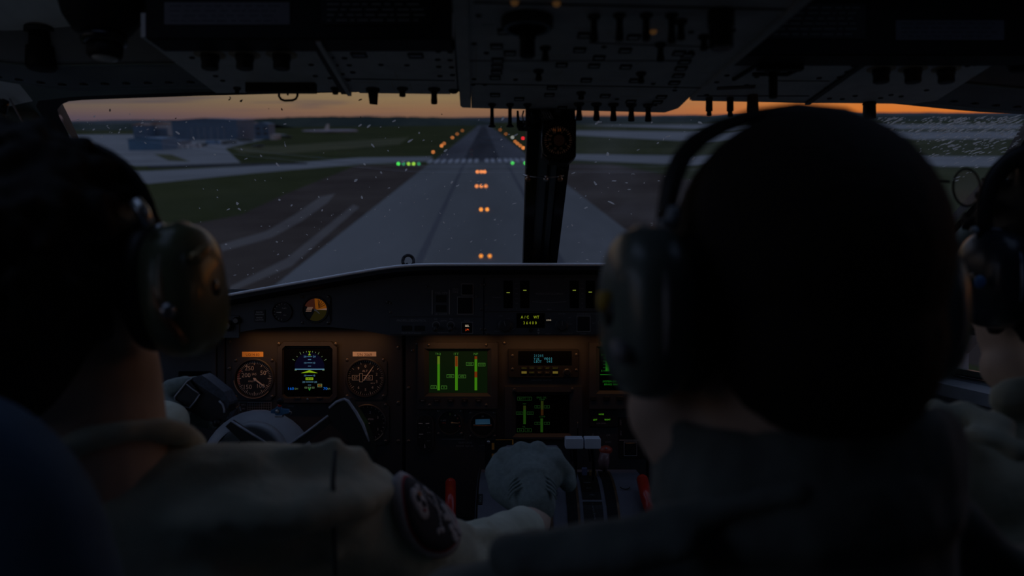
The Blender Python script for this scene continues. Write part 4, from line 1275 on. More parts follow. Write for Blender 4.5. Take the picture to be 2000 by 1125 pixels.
sector(mb, F, a, b, 1, 22, R(-2), R(8), 1, M_lit)
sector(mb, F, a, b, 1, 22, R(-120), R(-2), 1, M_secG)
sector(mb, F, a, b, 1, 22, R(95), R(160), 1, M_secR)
for k in range(5):
    tt = R(28 + k * 12)
    mb.line(F, a + 6, b + 3 + k * 1.5, a + 21 * math.cos(tt), b + 21 * math.sin(tt), 1.1, 1.3, 1.5, M_dial)
mb.build('coloured_sectors', t)
mb = MB()
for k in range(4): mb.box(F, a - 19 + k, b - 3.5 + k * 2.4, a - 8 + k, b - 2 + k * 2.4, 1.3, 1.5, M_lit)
mb.build('lit_scale', t)
needle(F, a, b, R(-42), 13, 0, 1.7, 2, M_ndl, t)
# red clock digits on the side panel
t = thing('digital_clock', 'dim red digital read-out on the far left behind the wheel grip', 'clock', PF(X(380), Y(747), 0))
PR(MB(), 350, 725, 412, 752, .2, 4, M_screen, 1).build('case', t)
M_rd = glow('digit_red', 105, 24, 18)
dotstr(MB(), PF, '0.0', X(361.5), Y(738.5), 6.0, 8, M_rd, 4.2).text(PF, '1', X(398), Y(735), 6, M_rd, 4.2).build('digits', t)
# ---------------------------------------------------------------- centre panel displays
t = thing('engine_display', 'bright green engine screen with three vertical bars TRQ ITT NP', 'display', PF(X(892), Y(790), 0))
mb = MB()
# frame with splayed sides
def splay(mb, o, i, h, m, back=.6):
    """outer rect o, inner rect i as u0,v0,u1,v1"""
    O = [(X(o[0]), Y(o[3])), (X(o[2]), Y(o[3])), (X(o[2]), Y(o[1])), (X(o[0]), Y(o[1]))]
    I = [(X(i[0]), Y(i[3])), (X(i[2]), Y(i[3])), (X(i[2]), Y(i[1])), (X(i[0]), Y(i[1]))]
    J = [(X(i[0]) + 8, Y(i[3]) + 6), (X(i[2]) - 8, Y(i[3]) + 6), (X(i[2]) - 8, Y(i[1]) - 6), (X(i[0]) + 8, Y(i[1]) - 6)]
    rows = [(O, 0), (O, h), (I, h), (J, back)]
    vs = [PF(x, y, hh) for pts, hh in rows for x, y in pts]
    fs = []
    for r in range(3):
        for k in range(4):
            fs.append((r * 4 + k, r * 4 + (k + 1) % 4, (r + 1) * 4 + (k + 1) % 4, (r + 1) * 4 + k))
    mb.add(vs, fs, m)
    return mb
splay(mb, (817, 668, 972, 797), (830, 680, 960, 773), 9, M_panel).build('bezel', t)
M_scg = glow('screen_dim_green', 10, 25, 8)
sc_ = PR(MB(), 838, 686, 952, 767, .5, 1.2, M_scg).build('screen', t)
M_g = glow('bar_green', 66, 138, 18); M_gy = glow('bar_yellow_green', 100, 132, 30); M_g2 = glow('text_green', 70, 128, 45); M_o = glow('bar_orange', 122, 52, 12); M_ol = glow('bar_outline', 110, 110, 45)
def vbar(u, v0, v1, segs, w=2.5):
    q = MB()
    for s0, s1, m in segs:
        q.box(PF, X(u - w), Y(s1), X(u + w), Y(s0), 1.4, 1.7, m)
    return q
vbar(856.8, 695.5, 762, [(695.5, 711, M_gy), (711, 762, M_g)]).build('torque_bar', sc_)
vbar(891.6, 695.5, 762, [(695.5, 716, M_o), (716, 762, M_g)]).frame(PF, X(888.8), Y(716), X(894.4), Y(695.2), .5, 1.7, 1.9, M_ol).build('temperature_bar', sc_)
vbar(929.5, 695.5, 762, [(695.5, 701.5, M_o), (701.5, 725.5, M_g), (725.5, 737, M_o), (737, 762, M_g)]).build('propeller_bar', sc_)
def flag(mb, F, u, v, w, hh, st, m, side, mt=None):
    """pointed read-out box beside a bar; side -1 left, 1 right"""
    a0, a1 = (X(u) - w, X(u)) if side < 0 else (X(u), X(u) + w)
    mb.frame(F, a0, Y(v) - hh / 2, a1, Y(v) + hh / 2, .7, 1.4, 1.7, m)
    mb.text(F, st, (a0 + a1) / 2, Y(v), hh * .5, mt or m, 1.4, wide=1.1)
mb = MB()
for st, u in (('TRQ', 855.5), ('ITT', 891.3), ('NP', 929.5)):
    mb.text(PF, st, X(u), Y(691.3), 4.6, M_g2, 1.4)
flag(mb, PF, 853, 756, 11.5, 6.5, '10', M_g2, -1); flag(mb, PF, 861.5, 756.5, 11.5, 6.5, '9', M_g2, 1)
flag(mb, PF, 887, 734.5, 14.5, 6.5, '450', M_g2, -1); flag(mb, PF, 895.5, 735, 14.5, 6.5, '470', M_g2, 1)
flag(mb, PF, 925, 710.5, 14.5, 6.5, '1020', M_g2, -1); flag(mb, PF, 934, 712, 14, 6.5, '1010', M_g2, 1)
mb.build('read_outs', sc_)
for k, u in enumerate((827, 854, 881, 908, 935)):
    bt = PR(MB(), u - 6, 777, u + 6, 784, 9, 12, M_black, 1).build('push_button', t)
    MB().text(PF, ('BRT', 'ENG', 'SYS', 'ST', 'DIM')[k], X(u), Y(780.5), 2.4, M_dim, 12.2).build('lettering', bt)
for u, v in ((838, 673), (950, 673), (840, 790), (950, 790)): screw(PF, X(u), Y(v), t, 3, 9)
# radio head
t = thing('radio_control_head', 'black radio unit with pale cyan characters above two rows of yellow keys', 'radio', PF(X(1061), Y(738), 0))
PR(MB(), 992, 681, 1130, 737, 0, 8, M_black, 2).build('case', t)
sc_ = PR(MB(), 1012, 685, 1116, 712, 8, 8.8, M_screen).build('screen', t)
M_c = glow('radio_cyan', 62, 140, 150)
mb = MB()
dotstr(mb, PF, '21205', X(1044), Y(694), 3.9, 4.6, M_c, 9)
dotstr(mb, PF, 'YJK', X(1044), Y(700.3), 3.9, 4.6, M_c, 9)
dotstr(mb, PF, 'W003', X(1065), Y(699.8), 3.9, 4.6, M_c, 9)
dotstr(mb, PF, 'LEOT', X(1044), Y(705.4), 3.9, 4.6, M_c, 9)
dotstr(mb, PF, '045', X(1069), Y(705.2), 3.9, 4.6, M_c, 9)
mb.build('characters', sc_)
M_ky = glow('key_yellow', 72, 66, 22)
M_kb = glow('key_yellow_bright', 115, 100, 38)
for r_, (vv, names) in enumerate(((717.8, ('MENU', 'COM', 'NAV', 'ADF', 'IDENT')), (726.3, ('HOME', 'MARK', 'RET', 'FILL', 'ENTER')))):
    for k, nm_ in enumerate(names):
        u = (1023.5, 1038.5, 1053.7, 1068.5, 1084)[k]
        bt = PR(MB(), u - 6, vv - 3.2, u + 6, vv + 3.2, 8, 10.5, M_black, .8).build('key', t)
        q = MB()
        br = nm_ in ('HOME', 'ENTER')
        if br: PR(q, u - 5, vv - 2.2, u + 5, vv + 2.2, 10.5, 10.8, M_kb)
        else: q.text(PF, nm_, X(u), Y(vv), 2.5, M_ky if r_ == 0 or k == 1 else mat('dim_key', (.2, .19, .12), var=0), 10.8)
        q.build('key_legend', bt)
kn = cknob(PF, X(1107), Y(726), 5.5, t, 8, 18, m=M_gloss)
MB().ring(PF, X(1107), Y(726), 7.2, 8.4, 8, 9.5, M_bezel, 24).build('knob_ring', t)
for u, v in ((1001, 694), (1125, 692), (1001, 720), (1125, 722)): screw(PF, X(u), Y(v), t, 3, 8)
MB().text(PF, 'RADIO CTRL MGMT SET', X(1058), Y(742.5), 2.6, M_dim, .4).build('lettering', cp_)
# secondary engine display
t = thing('secondary_engine_display', 'dim green engine screen in the middle right above the gloved hand', 'display', PF(X(1061), Y(852), 0))
splay(MB(), (986, 754, 1136, 856), (1000, 764, 1120, 852), 10, M_panel).build('bezel', t)
sc_ = PR(MB(), 1005, 771, 1115, 846, .4, 1, M_screen).build('screen', t)
M_d1 = glow('dim_bar_green', 28, 66, 14); M_d2 = glow('dim_text_green', 26, 58, 24); M_do = glow('dim_bar_orange', 52, 30, 10); M_d3 = glow('dim_bar_olive', 42, 54, 14)
vbar(1024.5, 792, 828, [(792, 800, M_d3), (800, 828, M_d1)]).build('level_bar', sc_)
vbar(1058.8, 783, 810, [(783, 799.5, M_d3), (799.5, 811, M_do)]).build('temperature_bar', sc_)
vbar(1058, 817, 844, [(817, 844, M_d1)]).build('pressure_bar', sc_)
mb = MB()
flag(mb, PF, 1038.5, 778.5, 28, 7, 'BATT: 12', M_d2, -1)
mb.text(PF, 'ENG OIL', X(1058), Y(776.3), 3.6, M_d2, 1.4).text(PF, 'TEMP', X(1058.5), Y(780.5), 3.2, M_d2, 1.4).text(PF, 'NH', X(1024.5), Y(788.5), 3, M_d2, 1.4).text(PF, 'COMP', X(1059), Y(813.7), 3, M_d2, 1.4).text(PF, 'NL', X(1023.5), Y(833), 3, M_d2, 1.4)
flag(mb, PF, 1021, 806.7, 13, 5.6, '1020', M_d2, -1); flag(mb, PF, 1029, 806.7, 13, 5.6, '1010', M_d2, 1)
flag(mb, PF, 1055, 794.3, 11, 5.6, '82', M_d2, -1); flag(mb, PF, 1062.5, 794.3, 11, 5.6, '83', M_d2, 1)
flag(mb, PF, 1055, 826.5, 11, 5.6, '55', M_d2, -1); flag(mb, PF, 1062.5, 826.5, 11, 5.6, '53', M_d2, 1)
flag(mb, PF, 1023, 840, 13, 7, '54', M_d2, -1); flag(mb, PF, 1025, 840, 13, 7, '53', M_d2, 1)
mb.build('read_outs', sc_)
for u, v in ((1005, 760), (1117, 759)): screw(PF, X(u), Y(v), t, 3.4, 10)
MB().tube([PF(X(1127.5), Y(822), 10), PF(X(1127.5), Y(850), 10)], .0012, M_gloss, 8).build('side_rod', t)
# right systems display (partly behind the headset)
t = thing('systems_display', 'green systems screen with a level column, cut off by the nearest headset', 'display', PF(X(1225), Y(790), 0))
splay(MB(), (1150, 668, 1300, 797), (1163, 676, 1290, 768), 9, M_panel).build('bezel', t)
sc_ = PR(MB(), 1168, 681, 1284, 763, .5, 1.2, M_screen).build('screen', t)
M_b3 = glow('level_green', 40, 150, 22); M_t3 = glow('systems_text_green', 30, 120, 30)
MB().box(PF, X(1183.2), Y(724), X(1189.2), Y(705), 1.4, 1.7, M_b3).build('level_bar', sc_)
mb = MB()
mb.frame(PF, X(1182.3), Y(725), X(1190.5), Y(692.5), .7, 1.4, 1.7, M_t3)
for k in range(6): mb.box(PF, X(1178), Y(724.5 - 6.3 * k), X(1182.3), Y(723.8 - 6.3 * k), 1.4, 1.7, M_t3)
mb.text(PF, 'F', X(1175.5), Y(693), 3, M_t3, 1.4).text(PF, 'E', X(1175.5), Y(724), 3, M_t3, 1.4)
mb.box(PF, X(1172), Y(732), X(1280), Y(731.2), 1.4, 1.7, M_t3)
mb.text(PF, '30 C', X(1202), Y(718), 3.6, M_t3, 1.4, align='L').text(PF, '24', X(1202), Y(727), 3.6, M_t3, 1.4, align='L').text(PF, 'HYDR', X(1205), Y(735), 3.4, M_t3, 1.4, align='L')
mb.text(PF, 'SYSTEM 2900', X(1177), Y(744.8), 3.6, M_t3, 1.4, align='L').text(PF, 'BRAKE 1040', X(1180), Y(750.6), 3.6, M_t3, 1.4, align='L')
mb.build('read_outs', sc_)
for k, u in enumerate((1158, 1184, 1210, 1236)): PR(MB(), u - 6, 773, u + 6, 781, 9, 12, M_black, 1).build('push_button', t)
# small instruments of the centre panel
t = thing('trim_indicator', 'tall narrow black gauge with two short horizontal pointers', 'gauge', PF(X(830), Y(880), 0))
q = MB(); out = [(X(830) + x, Y(845) + y) for x, y in arcp(0, 20, 15, 0, math.pi, 10) + arcp(0, -20, 15, math.pi, 2 * math.pi, 10)]
q.poly(PF, [(X(830) + (x - X(830)) * 1.15, Y(845) + (y - Y(845)) * 1.08) for x, y in out], 0, 4, M_bezel).build('bezel', t)
MB().poly(PF, out, 4, 4.6, M_dial).build('dial', t)
q = MB()
for x0, y0, x1, y1 in ((818, 826, 826, 826.5), (832, 826.5, 839, 826), (819, 847, 827, 847), (830, 867, 830.5, 874)): q.line(PF, X(x0), Y(y0), X(x1), Y(y1), 1.2, 4.7, 5.3, M_mark)
q.build('pointers', t)
q = MB()
for k in range(5): q.text(PF, ('L', 'R', 'AIL', 'RUD', 'ELEV')[k], X((820, 838, 820, 838, 838)[k]), Y((834, 834, 853, 844, 860)[k]), 2.2, M_dim, 4.7)
q.build('lettering', t)
t, a, b = round_gauge('flap_position_gauge', 'dark round gauge left of the standby horizon', 'gauge', 879, 825, 22, sq=26)
mb = MB()
mb.text(PF, 'FLAPS', a - 13, b + 4, 3, M_mark, 1.2).text(PF, 'DEG', a - 12, b - .5, 2.6, M_markr, 1.2)
for k in range(4): mb.lathe(PF, a + (10, 15, 18, 19)[k], b + (14, 8, 0, -7)[k], [(1.6, 1), (1.6, 1.3)], M_mark if k < 1 else M_markr, 10)
mb.line(PF, a, b + 14, a, b + 19, 1.4, 1, 1.3, mat('lime_mark', (.3, .4, .1), var=0)); mb.build('markings', t)
needle(PF, a + 4, b, R(-5), 14, 2, 1.3, 2, mat('needle_amber', (.45, .32, .16), rough=.5, var=0), t)
t, a, b = round_gauge('standby_horizon', 'small standby horizon with a pale blue band', 'gauge', 942.5, 829, 22, sq=27)
MB().poly(PF, [(a - 14, b), (a + 15, b + 1), (a + 14, b + 11), (a - 14, b + 10)], 1, 1.6, mat('horizon_blue', (.10, .30, .48), rough=.5, var=.05, emit=rgb(12, 30, 42), es=1)).build('sky_band', t)
MB().box(PF, a - 18, b - 2.4, a + 18, b - 1.4, 1.2, 2, mat('horizon_line', (.35, .15, .07), var=0)).text(PF, '20', a, b + 16, 3.4, M_mark, 1.2).line(PF, a - 18, b, a - 15, b, .8, 1.5, 2, M_mark).line(PF, a + 15, b, a + 18, b, .8, 1.5, 2, M_mark).build('markings', t)
MB().ring(PF, a, b, 23.5, 25, 5.8, 6.8, M_screw, 40).build('rim_ring', t)
mb = MB(); mb.text(PF, 'GUST LOCK', X(909), Y(864.5), 3.4, M_dim, .4).text(PF, 'RUDDER  ELEV  AIL', X(908), Y(871), 2.8, M_dim, .4).line(PF, X(863), Y(857.5), X(908), Y(857.5), .6, .1, .5, M_dim)
for k in range(3): mb.line(PF, X(935) , Y(871), X(960), Y(869), .5, .1, .5, M_dim)
mb.build('lettering', cp_)
# landing gear lights
t = thing('landing_gear_lights', 'three small green gear-down lights in a triangle right of the dim screen', 'indicator', PF(X(1175), Y(835), 0))
PR(MB(), 1152, 800, 1206, 834, 0, 4, M_black, 2).build('case', t)
M_gl = glow('gear_light_green', 95, 180, 40)
for st, u, v in (('NOSE', 1174, 808.3), ('LEFT', 1162, 819), ('RIGHT', 1186, 818.7)):
    l_ = PR(MB(), u - 6, v - 3, u + 6, v + 3, 4, 5, M_screen, .5).build('light_window', t)
    MB().text(PF, st, X(u), Y(v), 2.8, M_gl, 5.2).build('lit_legend', l_)
MB().text(PF, 'LDG GEAR', X(1174), Y(826), 2.8, M_dim, 4.2).build('lettering', t)
gm = MB(); gm.text(PF, 'DN', X(1158), Y(851), 4, M_dim, .4, ang=R(90)).text(PF, 'OR', X(1188), Y(850), 4, M_dim, .4).text(PF, 'GUARD', X(1188), Y(863), 2.6, M_dim, .4); gm.build('lettering', cp_)
t = thing('brake_panel', 'small dark panel outlined in white beside the gear lights', 'panel', PF(X(1230), Y(890), 0))
PR(MB(), 1209, 815, 1262, 895, 0, 3, M_black, 1).build('plate', t)
mb = MB(); mb.line(PF, X(1209), Y(859), X(1255), Y(859), 1.2, 3, 3.6, M_dim).text(PF, 'ANTI', X(1212), Y(825), 3, M_dim, 3.2, ang=R(90)).text(PF, 'SKID', X(1212), Y(845), 3, M_dim, 3.2, ang=R(90)); mb.build('lettering', t)
bt = PR(MB(), 1220, 864, 1241, 887, 3, 5.5, M_gloss, 1).build('push_button', t)
MB().frame(PF, X(1218), Y(889.5), X(1243.5), Y(862), 1, 3, 4.5, M_dim).build('button_frame', bt)
# flood lamps tucked under the coaming, shining down the panels
def flood(u, v, w, e, label, size=.02):
    p = P(u, v, 1.447)
    t = thing('flood_lamp', label, 'lamp', p, 'warm flood lamps under the glareshield')
    hw = w / 2 * 1.447 / FPX
    MB().tube([p + Vector((-hw, 0, .004)), p + Vector((hw, 0, .004))], .004, M_black, 10).build('housing', t)
    lamp('lamp_light', 'AREA', p + Vector((0, .0, -.002)), e, (1.0, .42, .15), t, size=2 * hw, size_y=.008, rot=Matrix.Rotation(R(40), 4, 'X'))
    return t
flood(600, 643, 280, .036, 'orange flood lamp tube above the left instrument panel')
flood(895, 650, 130, .015, 'orange flood lamp tube above the bright green engine screen')
flood(1065, 650, 170, .019, 'orange flood lamp tube above the radio unit')
flood(1228, 650, 110, .011, 'orange flood lamp tube above the systems screen')
# ================================================================ OVERHEAD
def ohf(z):
    return Frame((0, 0, z), X=(1, 0, 0), Y=(0, -1, 0), Nn=(0, 0, -1))
def oh(u, v, z):
    d = z / ((562.5 - v) / FPX)
    return ((u - 1000) / FPX * d * 1000, -d * 1000)
M_ohp = mat('overhead_grey', (.60, .61, .63), rough=.6, var=.1, scale=30)
M_ohd = mat('overhead_dark', (.028, .028, .03), rough=.6, var=.1)
M_lab = mat('overhead_label_line', (.55, .50, .45), rough=.6, var=.1)
ZC = .25
FO = ohf(ZC)
oc = thing('overhead_panel', 'large grey switch panel hanging from the ceiling in the middle of the view', 'panel', (.09, .85, ZC))
q_ = lambda *a: [oh(u, v, ZC) for u, v in a]
MB().poly(FO, q_((921, 211), (1298, 220), (1320, 213), (1325, 211), (1347, 190), (1575, -14), (1800, -215), (1560, -215), (912, -215), (912, -14)), -55, 0, M_ohp).build('plate', oc)
MB().poly(FO, q_((899, 199), (903, 203), (920, 203.5), (913, 0), (905, -215), (868, -215), (884, 0)), -60, 5, M_ohp).build('side_rail', oc)
MB().poly(FO, q_((1347, 190), (1355, 187), (1592, -14), (1820, -215), (1795, -215), (1571, -14)), -60, 4, M_ohp).build('side_rail', oc)
def osl(u0, v0, u1, v1, w, m=M_ohd, z=ZC, F=None, par=None, nm='seam', h=.8):
    a0, b0 = oh(u0, v0, z); a1, b1 = oh(u1, v1, z)
    return MB().line(F or FO, a0, b0, a1, b1, w, -.5, h, m).build(nm, par or oc)
osl(924, 163.5, 1368, 171, 1.6); osl(918, 118, 1330, 118, .5); osl(1150, 83, 1420, 92, .6); osl(925, 4, 1540, 18, 3)
def obtn(u, v, w=13, hh=13, z=ZC, F=None, par=None, m=M_ohd, nm='push_button', lit=None):
    a, b = oh(u, v, z)
    o = MB().frame(F or FO, a - w / 2, b - hh / 2, a + w / 2, b + hh / 2, 1.6, 0, 2.2, m).box(F or FO, a - w / 2 + 1.6, b - hh / 2 + 1.6, a + w / 2 - 1.6, b + hh / 2 - 1.6, 0, 1.4, lit or M_ohp, .3).build(nm, par or oc)
    return o
def otog(u, v, ln, r0=2.6, r1=3.4, z=ZC, F=None, par=None, m=M_black, tip=None, lean=0):
    F = F or FO
    a, b = oh(u, v, z)
    t = MB().lathe(F, a, b, [(r0 * 2.0, 0), (r0 * 2.0, 2), (r0 * 1.3, 4)], M_ohd, 14).build('toggle_switch', par or oc)
    k = MB().tube([F(a, b, 2), F(a + lean, b, ln * .5), F(a + lean * 2, b, ln - 2), F(a + lean * 2, b, ln)], [r0 * .001, r0 * .001, r1 * .001, r1 * .001 * .9], m, 10)
    if tip: k.lathe(F, a + lean * 2, b, [(r1 * .9, ln - 1), (tip, ln + 2), (tip, ln + 3)], m, 12)
    k.build('lever', t)
    return t
def oknob(u, v, r, ln, z=ZC, F=None, par=None, ring=None, m=M_black):
    F = F or FO
    a, b = oh(u, v, z)
    k = MB().lathe(F, a, b, [(r, 0), (r, ln * .4), (r * .9, ln * .45), (r * .92, ln - 1), (r * .8, ln), (0, ln)], m, 20).build('knob', par or oc)
    if ring: MB().ring(F, a, b, r + 1.5, r + ring, 0, 1.2, mat('tan_ring', (.42, .34, .24), rough=.6, var=.1), 30).build('dial_ring', k)
    return k
# buttons, read from the photograph row by row
for u, v in ((1141, 67), (1237, 71), (1132, 96), (1221, 97), (1170, 111), (1160, 127), (1222, 129), (1097, 125), (996, 102), (970, 89), (1145, 155), (1240, 156), (967, 150), (970, 139), (971, 128), (972, 116),
             (1078, 170), (1073, 184), (1182, 186), (1098, 209), (1317, 160), (1325, 146), (1330, 132), (1337, 119), (1343, 106), (1292, 188), (1284, 198), (1232, 197), (967, 184), (1014, 192), (1326, 102), (1420, 60), (985, 60)):
    obtn(u, v)
for u, v, ln in ((1160, 30, 24), (1210, 28, 24), (1262, 28, 24), (1312, 28, 26), (1065, 92, 14), (1052, 137, 12), (1290, 85, 18), (1252, 142, 12), (1330, 40, 18), (1135, 180, 9), (1375, 70, 14)):
    otog(u, v, ln, 3.0, 4.0)
for u in (961, 996): otog(u, 203, 28, 2.6, 2.9, tip=5.2)
o_ = otog(1030, 203, 29, 2.8, 2.9, tip=5.2)
for k, u in enumerate((1131, 1165, 1198, 1233, 1266)): otog(u, 201.5 + k * .7, 23, 3.6, 4.6)
oknob(1030, 50, 8, 30); oknob(1408, 22, 12, 34, m=M_gloss)
for u, v, u1, v1 in ((930, 90, 930, 152), (1012, 105, 1130, 108), (1060, 111, 1160, 113), (995, 137, 1040, 139), (1040, 155, 1120, 157), (1170, 156, 1240, 158), (1020, 169, 1250, 175), (1020, 178, 1022, 169), (1040, 196, 1090, 197), (1120, 197, 1170, 199), (1250, 172, 1244, 182),
                     (1210, 188, 1260, 189), (955, 7, 990, 8), (1090, 9, 1120, 13), (1138, 19, 1175, 20), (1320, 26, 1360, 28), (1115, 54, 1150, 55), (980, 100, 1000, 101), (1240, 128, 1256, 116), (1185, 64, 1215, 66), (1098, 136, 1096, 144), (1120, 212, 1130, 203)):
    osl(u, v, u1, v1, 1.1, M_lab, nm='label_line', h=.3)
for u, v, st in ((1035, 181, 'EMERG'), (1055, 121, 'FUEL'), (1225, 116, 'HYD'), (1240, 188, 'ENG START'), (1100, 92, 'BLEED'), (1190, 140, 'DC GEN'), (1010, 160, 'AC BUS')):
    a, b = oh(u, v, ZC)
    MB().text(FO, st, a, b, 3, M_lab, .4).build('lettering', oc)
for u, v in ((926, 85), (926, 154), (924, 165), (947, 165), (1007, 155), (1180, 91), (950, 103), (1276, 163), (1320, 170), (1318, 176), (1205, 193), (1350, 100), (935, 30), (1390, 58), (1280, 205), (1350, 62)):
    a, b = oh(u, v, ZC)
    screw(FO, a, b, oc, 3, 0, M_ohd)
# round illuminated synchroscope near the top
a, b = oh(1030, 36, ZC)
dd = MB().lathe(FO, a, b, [(24, 0), (24, 8), (22, 10), (18, 10), (17, 3), (0, 3)], M_ohd, 36).build('round_indicator', oc)
MB().ring(FO, a, b, 18.5, 22, 10, 10.4, mat('teal_ring', (.16, .24, .32), rough=.35, var=.1), 36).build('bright_rim', dd)
M_amb = glow('amber_indicator', 70, 48, 26)
for u, v in ((1005, 3), (1087, 5), (1276, 60)):
    a, b = oh(u, v, ZC)
    MB().lathe(FO, a, b, [(3.4, 0), (3.4, 2), (2, 3.4), (0, 3.8)], M_amb, 12).build('indicator_lamp', oc)
osl(941, 48, 965, 48, 1.5, mat('teal_label', (.12, .30, .28), var=0), nm='label_line', h=.3)

# --- left and right side overhead panels
ZS = .262
FS = ohf(ZS)
pl = thing('side_overhead_panel', 'grey overhead switch panel on the left with three tan-ringed knobs', 'panel', (-.25, .95, ZS))
qs = lambda *a: [oh(u, v, ZS) for u, v in a]
MB().poly(FS, qs((422, 182), (668, 179), (607, 72), (275, 72)), -25, 0, M_ohp).build('module', pl)
MB().poly(FS, qs((672, 179), (700, 179), (703, 182), (880, 184), (880, 180), (893, 181), (886, 72), (612, 72)), -25, 0, M_ohp).build('module', pl)
pr = thing('side_overhead_panel', 'grey overhead switch panel on the right above the nearest head', 'panel', (.36, .95, ZS))
MB().poly(FS, qs((1350, 197), (1575, 201), (1706, 104), (1460, 104)), -25, 0, M_ohp).build('module', pr)
MB().poly(FS, qs((1582, 201), (1785, 203), (1830, 196), (1975, 104), (1712, 104)), -25, 0, M_ohp).build('module', pr)
M_ohbar = M_ohd
def sline(par, u0, v0, u1, v1, w, m=M_ohd, nm='seam', h=.8):
    return osl(u0, v0, u1, v1, w, m, ZS, FS, par, nm, h)
sline(pl, 612, 76, 672, 180, 7, M_ohd, 'dark_groove', 3); sline(pl, 640, 153, 888, 157, 1.4); sline(pl, 622, 74, 683, 179, 5, M_ohp, 'raised_rib', 6)
sline(pl, 482, 163, 617, 163, 11, M_black, 'black_bar', 12)
for u in (410, 478, 550): oknob(u, 106, 10, 17, ZS, FS, pl, ring=7, m=M_ohd)
for u, v in ((357, 97), (375, 112), (421, 148), (435, 157), (573, 97), (590, 97), (608, 126), (616, 148), (641, 98), (662, 96), (648, 112), (673, 113), (656, 127), (682, 127), (668, 144), (689, 141), (680, 156), (856, 100), (879, 101), (855, 116), (879, 117), (857, 130), (882, 131), (859, 148), (884, 146), (744, 126), (795, 127), (645, 152)):
    a, b = oh(u, v, ZS); screw(FS, a, b, pl, 3.4, 0, M_ohd)
M_lens = mat('milky_button', (.30, .32, .40), rough=.4, var=.05)
obtn(701, 106, 17, 14, ZS, FS, pl, lit=M_lens); obtn(812, 107, 17, 14, ZS, FS, pl, lit=M_lens)
for u, v, ln, r in ((463, 171, 9, 3), (655, 172, 8, 4), (886, 176, 4, 4)): otog(u, v, ln, r * .8, r, ZS, FS, pl)
a, b = oh(728, 173, ZS)
t_ = MB().lathe(FS, a, b, [(9, 0), (9, 4)], M_ohd, 16).build('toggle_switch', pl)
MB().hexa([FS(a - 6, b - 2.5, 3), FS(a + 7, b - 2.5, 3), FS(a + 7, b + 3, 3), FS(a - 6, b + 3, 3), FS(a - 4, b - 2, 20), FS(a + 6, b - 2, 21), FS(a + 6, b + 2, 21), FS(a - 4, b + 2, 20)], M_black).build('lever', t_)
otog(786, 172, 11, 3.6, 4.4, ZS, FS, pl); otog(848, 173, 20, 4, 4.4, ZS, FS, pl)
for u0, v0, u1, v1 in ((771, 140, 777, 153), (765, 162, 772, 178), (800, 163, 806, 178), (700, 88, 760, 90), (800, 90, 850, 92), (690, 160, 740, 161)): sline(pl, u0, v0, u1, v1, 1.2, M_lab, 'label_line', .3)
# wire handle hanging from the black bar
hd = [P(545, 168, 1.03), P(545, 188, 1.03), P(549, 194, 1.03), P(556, 196.5, 1.03), P(571, 196, 1.03), P(578, 193, 1.03), P(581, 187, 1.03), P(581, 168, 1.03)]
MB().tube(hd, .0016, M_black, 8).build('wire_handle', pl)
MB().tube([P(562, 166, 1.03), P(562, 186, 1.03)], [.0006, .0014], M_black, 8).build('pin', pl)
for u in (1723, 1785, 1850): oknob(u - 2, 134, 10, 17, ZS, FS, pr, ring=6, m=M_ohd)
sline(pr, 1577, 200, 1712, 104, 7, M_ohd, 'dark_groove', 3); sline(pr, 1352, 187, 1580, 187, 2); sline(pr, 1500, 157, 1620, 158, .6); sline(pr, 1480, 120, 1567, 121, 10, M_black, 'black_bar', 10)
for a_ in ((1478, 124, 1437, 150), (1437, 150, 1432, 152), (1560, 132, 1535, 143), (1470, 142, 1535, 142)): sline(pr, *a_, 3, M_ohd, 'raised_rib', 4)
otog(1510, 136, 34, 5, 5, ZS, FS, pr)
for u in (1385, 1426):
    a, b = oh(u, 191, ZS)
    t_ = MB().lathe(FS, a, b, [(5, 0), (5, 3)], M_ohd, 14).build('toggle_switch', pr)
    MB().lathe(FS, a, b, [(4.6, 2), (4.8, 18), (3.2, 19), (3.2, 20.5), (3.6, 22), (3.6, 25), (0, 26)], M_black, 14).build('lever', t_)
a, b = oh(1470, 186, ZS)
M_brh = mat('worn_brown_handle', (.09, .045, .03), rough=.6, var=.2)
MB().lathe(FS, a, b, [(7, 0), (8, 20), (7, 24), (0, 25)], M_brh, 16).build('handle', pr)
a, b = oh(1698, 200, ZS)
MB().lathe(FS, a, b, [(8, 0), (9.5, 2), (8.5, 4), (9, 22), (0, 23)], M_black, 20).build('knob', pr)
for u, v in ((1620, 192), (1645, 193), (1670, 187), (1720, 191), (1740, 185), (1760, 188), (1640, 150), (1655, 140), (1668, 128), (1600, 152), (1615, 171), (1675, 112), (1458, 166), (1478, 150), (1420, 147), (1400, 160), (1380, 185), (1810, 176), (1890, 128), (1905, 126)):
    a, b = oh(u, v, ZS); screw(FS, a, b, pr, 3.4, 0, M_ohd)
sline(pr, 1400, 172, 1475, 168, 12, mat('brown_plate', (.10, .075, .065), var=.1), 'dull_plate', 1.5)
